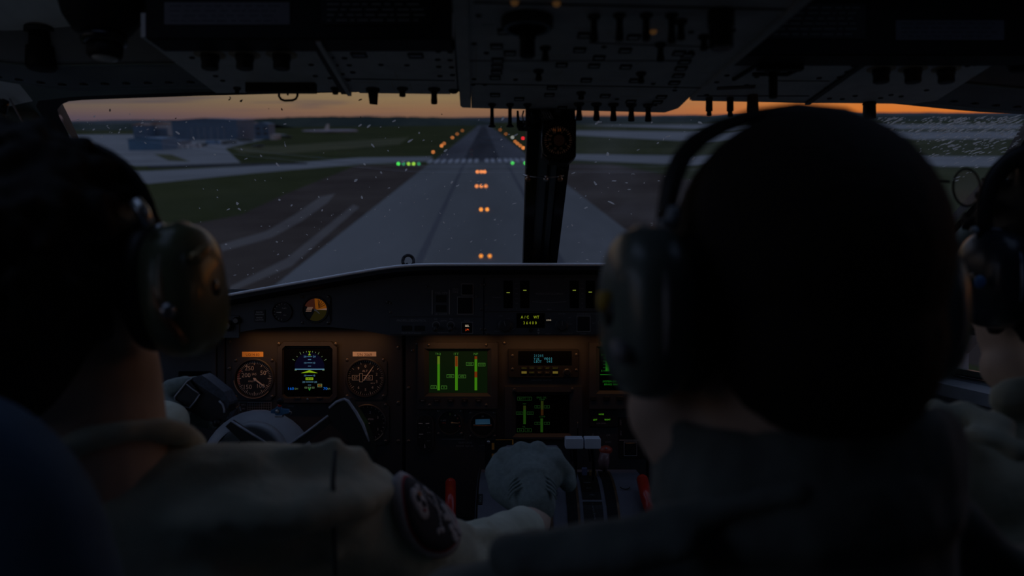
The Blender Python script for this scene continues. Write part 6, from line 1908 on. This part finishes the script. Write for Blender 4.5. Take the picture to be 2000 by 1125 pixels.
def hand_left(mb, m, g):
    W0 = lW
    pc = P(330, 795, 1.175)
    mb.cone(W0, pc, .026 + g, .030 + g, m, 14); mb.ball(pc, (.026 + g, .034 + g, .036 + g), m, 18)
    for i in range(4):
        k_ = pc + Vector((.008, .025, .030 - i * .020))
        a_ = k_ + Vector((.026, .012, .002)); b_ = a_ + Vector((.020, -.012, 0)); c_ = b_ + Vector((.008, -.016, 0))
        r = (.0095, .0098, .0094, .0085)[i] + g
        mb.cone(pc, k_, .013 + g, r, m, 10).cone(k_, a_, r, r * .95, m, 10).cone(a_, b_, r * .95, r * .9, m, 10).cone(b_, c_, r * .9, r * .8, m, 10)
    mb.cone(pc + Vector((0, -.02, .012)), pc + Vector((.018, -.035, .034)), .012 + g, .010 + g, m, 10).cone(pc + Vector((.018, -.035, .034)), pc + Vector((.038, -.03, .040)), .010 + g, .0085 + g, m, 10)
hand_right(mb, M_skin, -.001); hand_left(mb, M_skin, -.001)
pL = mb.build('person', None, (-.34, .62, -.75))
tag(pL, 'person in the left seat, dark wavy hair, olive flight suit, gloved hand on the levers', 'person')
organic(pL, .0045, 4)
hair('hair', AL, pL, M_hair, .010, 400, 5)
mb = MB()
nb = Vector((-.345, .63, -.175))
mb.cone(Vector((-.345, .635, -.205)), armS, .080, .056, M_suit, 20).cone(armS, armE, .056, .051, M_suit, 20).cone(armE, P(1015, 1040, 1.035), .050, .034, M_suit, 20)
mb.cone(Vector((-.36, .635, -.20)), lS, .080, .056, M_suit, 20).cone(lS, lE, .056, .05, M_suit, 20).cone(lE, lW, .05, .036, M_suit, 20)
mb.ball(chest, (.190, .125, .205), M_suit, 24, k=14); mb.ball(Vector((-.225, .680, -.180)), (.125, .100, .030), M_suit, 24, k=14); mb.ball(Vector((-.33, .67, -.225)), (.15, .09, .07), M_suit, 20)
mb.ball(Vector((-.34, .62, -.62)), (.165, .125, .2), M_suit, 20)
for s in (-.10, .10): mb.cone(Vector((-.34 + s, .64, -.74)), Vector((-.34 + s * 1.6, 1.04, -.70)), .085, .065, M_suit)
# rumpled folds along the shoulder and sleeve
random.seed(11)
for (a_, b_, r) in ((P(470, 893, .66), P(520, 960, .63), .010), (P(560, 884, .67), P(575, 980, .64), .010), (P(650, 872, .68), P(660, 990, .65), .012), (P(700, 888, .70), P(690, 1000, .68), .010), (P(745, 925, .73), P(730, 1010, .70), .009),
                    (P(860, 1010, .80), P(930, 1060, .86), .010), (P(900, 1040, .83), P(990, 1050, .93), .010), (P(940, 1035, .9), P(1000, 1065, .96), .012), (P(640, 1010, .66), P(655, 1125, .63), .008), (P(600, 890, .67), P(700, 895, .69), .014)):
    mb.cone(a_, b_, r, r * .6, M_suit, 10)
sL = organic(mb.build('flight_suit', pL), .0055, 5, ((.09, .012), (.03, .004)))
# soft collar
mb = MB()
cp = [P(u, v, d) for u, v, d in ((70, 925, .585), (110, 888, .57), (170, 858, .572), (240, 842, .585), (305, 838, .61), (355, 850, .645), (372, 868, .67), (345, 885, .70))]
mb.tube(cp, [.008, .009, .009, .009, .009, .010, .011, .009], M_suit, 12, flat=(1.4, 1))
organic(mb.build('collar', sL), .004, 4, ((.04, .006),))
mb = MB(); mb.tube([P(655, 880, .640), P(650, 940, .628), P(652, 1010, .622), P(656, 1125, .61)], .0022, M_suitd, 8); mb.build('shoulder_seam', sL)
# glove with ribbed cuff, cuff of the sleeve
mb = MB(); hand_right(mb, M_glove, .0035, P(1040, 968, 1.10))
for k_ in range(5):
    c0 = P(1040 + k_ * .6, 962 + k_ * 5.5, 1.105 - k_ * .004)
    mb.cone(c0, c0 + Vector((0, -.001, -.0005)), .0335 - k_ * .0006, .0335 - k_ * .0006, M_glove, 18)
organic(mb.build('glove', pL), .0026, 9, ((.03, .003),))
mb = MB()
for k_ in range(4):
    c0 = P(1040, 975 + k_ * 8, 1.090 - k_ * .0055)
    pts = [c0 + Vector((.0335 * math.cos(a_), .013 * math.sin(a_) - .006, .0335 * .55 * math.sin(a_) + .016)) for a_ in [R(8 + i * 16.4) for i in range(11)]]
    mb.tube(pts, .0017, M_glove, 8)
tag(mb.build('cuff_ribs', pL), kind='stuff')
mb = MB(); hand_left(mb, M_glove, .0035)
organic(mb.build('glove', pL), .0035, 3)
# round sleeve patch, wrapped over the upper arm
dirA = (armE - armS).normalized()
Rp = .0625
axc = armS + dirA * .076
n0 = Vector((.89, -.22, .39)); n0 = (n0 - dirA * n0.dot(dirA)).normalized()
t0 = dirA.cross(n0).normalized()
def ps(a_, b_, h=0.0):
    th = b_ / Rp
    return axc + dirA * a_ + (n0 * math.cos(th) + t0 * math.sin(th)) * (Rp + h)
def proj(p):
    return 1000 + p.x / p.y * FPX, 562.5 - p.z / p.y * FPX
pc0 = proj(ps(0, 0)); pa = proj(ps(.01, 0)); pb2 = proj(ps(0, .01))
Am = Matrix((((pa[0] - pc0[0]) / .01, (pb2[0] - pc0[0]) / .01), ((pa[1] - pc0[1]) / .01, (pb2[1] - pc0[1]) / .01)))
Ai = Am.inverted()
print('PATCH', pc0, Am)
def pell(mb, ra, rb, h0, h1, m, ca=0, cb=0, n=40, rot=0, rings=4):
    vs = []; fs = []
    for j in range(rings + 1):
        f = (j + 1e-3) / rings
        for i in range(n):
            t_ = 2 * math.pi * i / n
            x, y = ra * f * math.cos(t_), rb * f * math.sin(t_)
            x, y = x * math.cos(rot) - y * math.sin(rot), x * math.sin(rot) + y * math.cos(rot)
            vs.append(ps(ca + x, cb + y, h1))
    k0 = len(vs)
    for i in range(n):
        t_ = 2 * math.pi * i / n
        x, y = ra * math.cos(t_), rb * math.sin(t_)
        x, y = x * math.cos(rot) - y * math.sin(rot), x * math.sin(rot) + y * math.cos(rot)
        vs.append(ps(ca + x, cb + y, h0))
    for j in range(rings):
        for i in range(n):
            fs.append((j * n + i, (j + 1) * n + i, (j + 1) * n + (i + 1) % n, j * n + (i + 1) % n))
    for i in range(n): fs.append((rings * n + i, k0 + i, k0 + (i + 1) % n, rings * n + (i + 1) % n))
    return mb.add(vs, fs, m, True)
mb = MB(); pell(mb, .060, .040, -.006, .0012, M_patchw)
pch = mb.build('sleeve_patch', sL, label='oval black patch with white and red rings and a skull with crossed bones')
mb = MB(); pell(mb, .0535, .0352, .001, .0018, M_patchr); pell(mb, .0505, .0330, .0014, .0024, M_patchb)
def blob(du, dv, r1, r2, rot=0, m=M_patchw, h=.0034):
    a_, b_ = Ai @ Vector((du, dv))
    pell(mb, r1, r2, .002, h, m, a_, b_, 16, rot, 2)
def pline(du0, dv0, du1, dv1, w, m=M_patchw, h=.0036):
    for i in range(9):
        f = i / 8
        a_, b_ = Ai @ Vector((du0 + (du1 - du0) * f, dv0 + (dv1 - dv0) * f))
        pell(mb, w, w, .002, h, m, a_, b_, 10, 0, 1)
# skull
blob(-26, -20, .015, .012); blob(-20, -2, .011, .008)
blob(-28, -24, .0042, .0032, 0, M_patchb, .0042); blob(-18, -14, .0040, .003, 0, M_patchb, .0042); blob(-17, -2, .0022, .0018, 0, M_patchr, .0042)
blob(-25, -33, .003, .002, 0, mat('patch_orange', (.6, .22, .06), var=0), .0044)
# crossed bones
pline(-22, -46, 22, 10, .0019); pline(9, -34, 15, 34, .0019)
for du, dv in ((-25, -47), (-21, -50), (12, 38), (19, 36), (9, -38), (24, 14)): blob(du, dv, .003, .003)
# pale figure on the right
for du, dv, r1, r2 in ((-2, -44, .006, .004), (30, -4, .008, .005), (38, 12, .008, .005), (44, 28, .007, .005), (52, 40, .006, .004), (36, 34, .005, .004), (44, 50, .007, .005), (30, 12, .005, .004)):
    blob(du, dv, r1, r2, .4)
mb.build('patch_emblem', pch) if False else None
BASE[pch] = BASE[pch]
me_ = MB(); me_.v, me_.f, me_.m, me_.sm, me_.ms = mb.v, mb.f, mb.m, mb.sm, mb.ms
o_ = me_.build('emblem', sL)

hL = headset('olive headset worn by the person in the left seat, cup edged with a pale wire', AL, AL(-.118, 0, -.012), P(362, 566, .60), M_cup, cup_rot=R(-6), trim=mat('pale_wire', (.5, .45, .36), rough=.3, metal=.6, var=.1))
hb = hoop(AL(-.10, 0, .03), P(296, 470, .612), AL(-.004, 0, .122))
MB().tube(hb, .0065, M_band, 10, flat=(1.6, .6)).build('headband', hL)
MB().tube([P(264, 392, .57), P(277, 412, .57), P(292, 442, .57)], [.0045, .0055, .0045], mat('bright_slider', (.75, .78, .8), rough=.25, metal=.8, var=.05), 10).build('slider', hL)
MB().tube([P(308, 470, .598), P(312, 450, .6), P(322, 440, .6)], [.0045, .006, .004], M_steel, 10).build('slider', hL)
MB().tube([P(300, 550, .565), P(308, 590, .56), P(322, 620, .56), P(345, 650, .562), P(362, 668, .57)], [.003, .0034, .003, .003, .0025], M_brass, 8).build('lower_wire', hL)
MB().ball(P(328, 607, .562), .0065, M_steel, 12).build('pivot', hL)
MB().tube([P(372, 500, .568), P(383, 505, .572), P(395, 492, .578), P(408, 482, .585)], [.003, .005, .005, .003], mat('gold_tag', (.55, .40, .20), rough=.3, metal=.4, var=.1), 8).build('cup_strap', hL)

# ---------- left seat back
M_seatm = mat('blue_grey_seat_cloth', (.09, .17, .27), rough=.85, var=.1, scale=60, bump=.4)
t = thing('pilot_seat', 'blue-grey padded seat back in the lower left corner', 'seat', (-.38, .42, -.95))
q = MB().ball((-.375, .425, -.335), (.165, .045, .285), M_seatm, 40, k=30, pw=.62)
q.build('backrest', t)
q = MB().ball((-.36, .66, -.80), (.24, .26, .06), M_seatm, 30, k=16, pw=.6); q.build('cushion', t)
MB().tube([(-.375, .46, -.60), (-.375, .50, -.80)], .05, M_black, 12).build('hinge', t)
MB().hexa([Vector(q_) for q_ in ((-.50, .5, -.95), (-.22, .5, -.95), (-.22, .8, -.95), (-.50, .8, -.95), (-.46, .52, -.84), (-.26, .52, -.84), (-.26, .78, -.84), (-.46, .78, -.84))], M_black).build('base', t)

# ---------- nearest person, centre right
AC = Ax(P(1536, 586, .493), yaw=R(12), k=.95)
mb = MB()
head(mb, AC, M_skin)
mb.ball(P(1312, 800, 0.5096), (.030, .035, .032), M_skin, 18); mb.ball(P(1345, 850, 0.504), (.032, .04, .03), M_skin, 18)     # heavy jaw
mb.cone(P(1560, 760, 0.4816), P(1570, 980, 0.4928), .064, .068, M_skin, 22)
ccx = Vector((0.1926, 0.504, -0.336))
mb.ball(ccx, (.17, .10, .16), M_skin, 20); mb.ball(ccx + Vector((0, -0, -0.28)), (.16, .11, .2), M_skin, 20)
cS = [Vector((-0.0314, 0.5264, -0.252)), Vector((0.4166, 0.5152, -0.252))]; cE = [Vector((-0.0784, 0.6272, -0.5152)), Vector((0.4704, 0.616, -0.5152))]; cW = [Vector((0, 0.8512, -0.6272)), Vector((0.3696, 0.8512, -0.6272))]
for a_, b_, c_ in zip(cS, cE, cW):
    mb.cone(Vector((0.1926, 0.504, -0.2128)), a_, .06, .042, M_skin).cone(a_, b_, .042, .036, M_skin).cone(b_, c_, .036, .026, M_skin)
    s = 1 if a_.x < .1 else -1
    mb.ball(c_ + Vector((s * .005, .045, -.01)), (.036, .048, .016), M_skin, 14)
    for i in range(4):
        k_ = c_ + Vector((s * .005 + (i - 1.5) * .019, .085, -.01)); e_ = k_ + Vector((0, (.034, .038, .036, .028)[i], -.010)); f_ = e_ + Vector((0, 0.0202, -0.0246))
        mb.cone(k_, e_, .0098, .009, M_skin, 8).cone(e_, f_, .009, .0075, M_skin, 8)
    mb.cone(c_ + Vector((s * .035, .03, -.008)), c_ + Vector((s * .055, .07, -.015)), .012, .009, M_skin, 8)
for s in (-.09, .09): mb.cone(Vector((.193 + s, .515, -.78)), Vector((.193 + s * 1.5, .93, -.74)), .08, .055, M_skin)
pC = tag(mb.build('person', None, (.193, .505, -.85)), 'person seen close from behind with cropped hair, filling the right half of the view', 'person')
organic(pC, .0045, 4)
hair('hair', AC, pC, M_hairb, .0035, 0, 6, .0035, ((.004, .0022),))
mb = MB()
for a_, b_, c_ in zip(cS, cE, cW):
    mb.cone(Vector((0.1926, 0.504, -0.2072)), a_, .068, .058, M_suitd, 20).cone(a_, b_, .058, .052, M_suitd, 20).cone(b_, c_, .052, .034, M_suitd, 20)
mb.cone(P(1565, 960, 0.4928), Vector((0.1926, 0.504, -0.224)), .080, .10, M_suitd, 24)
mb.ball(ccx, (.19, .12, .17), M_suitd, 24); mb.ball(ccx + Vector((0, 0, -0.28)), (.175, .125, .22), M_suitd, 20)
for s in (-.09, .09): mb.cone(Vector((.193 + s, .515, -.78)), Vector((.193 + s * 1.5, .93, -.74)), .09, .065, M_suitd)
for a_, b_, r in ((P(1290, 1020, 0.448), P(1560, 960, 0.4144), .012), (P(1000, 1080, 0.4816), P(1250, 1050, 0.448), .016), (P(1020, 1110, 0.4704), P(1340, 1070, 0.4256), .012), (P(1850, 1000, 0.4704), P(1990, 1110, 0.4704), .014)):
    mb.cone(a_, b_, r, r * .8, M_suitd, 10)
sC = organic(mb.build('flight_suit', pC), .005, 5, ((.08, .014), (.03, .004)))
mb = MB()
k = 28
rings = [(-.075, .078, .070, .004), (-.080, .082, .076, 0), (-.105, .087, .082, 0), (-.130, .086, .084, 0), (-.142, .078, .078, 0)]
vs = []
for z, rx, ry, _ in rings:
    for i in range(k):
        a_ = 2 * math.pi * i / k
        vs.append(Vector((.1865 + rx * 1.12 * math.cos(a_), .498 + ry * 1.12 * math.sin(a_), z * 1.12 - .013 * math.sin(a_) + .007 * math.cos(2 * a_ + 1))))
vin = [Vector((.1865 + (p.x - .1865) * .9, .498 + (p.y - .498) * .9, p.z)) for p in vs]
n1 = len(vs)
fs = []
for j in range(len(rings) - 1):
    for i in range(k):
        a1, a2 = j * k + i, j * k + (i + 1) % k
        fs.append((a1, a1 + k, a2 + k, a2)); fs.append((n1 + a1, n1 + a2, n1 + a2 + k, n1 + a1 + k))
for i in range(k):
    fs.append((i, (i + 1) % k, n1 + (i + 1) % k, n1 + i)); e = (len(rings) - 1) * k
    fs.append((e + i, n1 + e + i, n1 + e + (i + 1) % k, e + (i + 1) % k))
mb.add(vs + vin, fs, M_suitd, True)
organic(mb.build('collar', sC), .0035, 4, ((.05, .010),))
hC = headset('grey-green headset with a small yellow label, worn by the person seen close from behind', AC, P(1262, 610, 0.4592), P(1782, 606, 0.532), M_cup2, parts_r=(.0262, .043, .054), trim=mat('grey_rim', (.42, .40, .40), rough=.35, var=.1))
pts = [P(1298, 436, 0.4614), P(1303, 400, 0.4637), P(1313, 352, 0.4704), P(1333, 306, 0.476), P(1362, 274, 0.4816), P(1405, 248, 0.4872), P(1470, 226, 0.4894), P(1560, 213, 0.4928), P(1650, 222, 0.4984), P(1740, 268, 0.504), P(1800, 330, 0.5152), P(1812, 430, 0.5264), P(1815, 500, 0.532)]
MB().tube(pts, [.004, .0045, .005, .005, .0055, .0055, .005, .005, .005, .005, .0045, .004, .004], M_band, 10, flat=(1.5, .8)).build('headband', hC)
M_sl = mat('blue_grey_slider', (.42, .50, .58), rough=.3, var=.1)
MB().tube([P(1310, 448, 0.4536), P(1313, 428, 0.4536), P(1317, 405, 0.4547)], [.0035, .0045, .0035], M_sl, 10).build('slider', hC)
MB().tube([P(1297, 440, 0.4525), P(1296, 428, 0.4525)], [.0035, .0035], M_sl, 10).build('slider', hC)
MB().ball(P(1264, 450, 0.4502), (.005, .004, .003), M_sl, 10).build('hinge', hC)
MB().ball(P(1188, 588, 0.4581), (.0065, .012, .0062), mat('yellow_label', (.50, .34, .05), rough=.6, var=.05), 14, pw=.5).build('yellow_label', hC)
MB().tube([P(1225, 700, 0.4256), P(1215, 690, 0.4312), P(1205, 672, 0.4424)], [.003, .006, .004], mat('grey_strap', (.3, .3, .32), rough=.6), 8).build('cup_strap', hC)
MB().ball(P(1302, 594, 0.429), (.003, .002, .005), M_sl, 10).build('strap_clip', hC)
MB().tube([P(1300, 470, 0.439), P(1318, 490, 0.4346), P(1328, 512, 0.4323)], .0028, M_panel, 8).build('fork', hC)
# jump seat under the nearest person
t = thing('jump_seat', 'dark folding seat under the nearest person, below the frame', 'seat', (.19, .5, -.95))
MB().ball((.193, .60, -.90), (.2, .2, .05), M_seatm, 26, k=12, pw=.6).build('cushion', t)
MB().tube([(.193, .55, -.90), (.193, .55, -.95)], .05, M_black, 12).build('post', t)

# ---------- far right person
AR = Ax(P(2090, 562, .74), yaw=R(6))
mb = MB(); head(mb, AR, M_skin)
mb.ball(P(1985, 720, .76), (.030, .04, .028), M_skin, 16)
bx = .56
mb.cone(AR(0, -.02, -.05), Vector((bx, .72, -.13)), .057, .062, M_skin, 20)
mb.ball((bx, .72, -.33), (.17, .105, .19), M_skin, 18); mb.ball((bx, .70, -.6), (.15, .11, .18), M_skin, 18)
rS = [Vector((.405, .72, -.185)), Vector((.72, .70, -.19))]; rE = [Vector((.385, .80, -.43)), Vector((.75, .80, -.43))]; rW = [Vector((.44, 1.0, -.42)), Vector((.70, 1.0, -.42))]
for a_, b_, c_ in zip(rS, rE, rW):
    mb.cone(Vector((bx, .72, -.17)), a_, .055, .042, M_skin).cone(a_, b_, .042, .036, M_skin).cone(b_, c_, .036, .026, M_skin)
    mb.ball(c_ + Vector((0, .045, 0)), (.036, .046, .018), M_skin, 14)
    for i in range(4):
        k_ = c_ + Vector(((i - 1.5) * .019, .083, .002)); e_ = k_ + Vector((0, (.034, .038, .036, .028)[i], -.012)); f_ = e_ + Vector((0, .014, -.024))
        mb.cone(k_, e_, .0098, .009, M_skin, 8).cone(e_, f_, .009, .0075, M_skin, 8)
    mb.cone(c_ + Vector((.03, .03, .004)), c_ + Vector((.052, .07, -.002)), .012, .009, M_skin, 8)
for s in (-.09, .09): mb.cone(Vector((bx + s, .70, -.72)), Vector((bx + s * 1.5, 1.08, -.68)), .08, .055, M_skin)
pR = tag(mb.build('person', None, (bx, .70, -.8)), 'person at the far right edge in the right seat, mostly cut off by the frame', 'person')
organic(pR, .005, 4)
hair('hair', AR, pR, M_hair, .008, 120, 9, .0045)
mb = MB()
for a_, b_, c_ in zip(rS, rE, rW):
    mb.cone(Vector((bx, .72, -.165)), a_, .066, .055, M_suit, 18).cone(a_, b_, .055, .05, M_suit, 18).cone(b_, c_, .05, .034, M_suit, 18)
mb.ball((bx, .72, -.33), (.19, .125, .2), M_suit, 22); mb.ball((bx, .70, -.6), (.165, .125, .2), M_suit, 18)
for s in (-.09, .09): mb.cone(Vector((bx + s, .70, -.72)), Vector((bx + s * 1.5, 1.08, -.68)), .09, .065, M_suit)
for a_, b_, r in ((P(1830, 805, .69), P(1870, 835, .70), .012), (P(1880, 800, .69), P(1960, 835, .66), .012), (P(1960, 780, .70), P(2010, 770, .70), .016), (P(1900, 850, .66), P(1990, 880, .64), .010)):
    mb.cone(a_, b_, r, r, M_suit, 10)
sR = organic(mb.build('flight_suit', pR), .0055, 4, ((.06, .018), (.025, .005)))
hR = headset('black headset with a blue glint worn by the person at the far right edge', AR, P(1944, 545, .715), AR(.118, 0, .012), mat('blue_black_cup', (.02, .03, .045), rough=.25, var=.1), parts_r=(.026, .039, .046), trim=mat('blue_steel_wire', (.28, .36, .5), rough=.3, metal=.5, var=.1))
MB().tube(hoop(P(1925, 465, .715), AR(.112, 0, .03), AR(0, 0, .131)), .006, M_band, 10, flat=(1.6, .7)).build('headband', hR)
MB().ball(P(1914, 551, .690), (.0055, .003, .0062), mat('blue_glint', (.10, .25, .55), rough=.3, var=0), 14).build('blue_glint', hR)  # blue glint on the ear cup, put in as a coloured bead
MB().ball(P(1903, 450, .70), (.004, .003, .004), M_sl, 10).build('hinge', hR)
t = thing('eyeglasses', 'round rimmed eyeglasses catching pale light between the two right-hand heads', 'eyeglasses', P(1888, 372, .80))
ce = P(1888, 366, .80)
MB().tube([ce + Vector((.0165 * math.cos(a_), .004 * math.cos(a_), .0195 * math.sin(a_))) for a_ in [R(i * 18) for i in range(21)]], .0012, M_black, 8).build('rim', t)
q = MB(); Fg = Frame(ce); q.poly(Fg, [(15.5 * math.cos(R(i * 20)), 18.5 * math.sin(R(i * 20))) for i in range(18)], -1, 0, glass('lens_haze', dirt=.5)).build('lens', t)
MB().tube([ce + Vector((.016, 0, .008)), ce + Vector((.035, -.03, .010)), ce + Vector((.05, -.09, .004))], .0018, M_black, 8).build('temple', t)
MB().tube([ce + Vector((-.016, .002, .006)), ce + Vector((-.024, .006, .008)), ce + Vector((-.032, .004, .004))], .0014, M_black, 8).build('bridge', t)
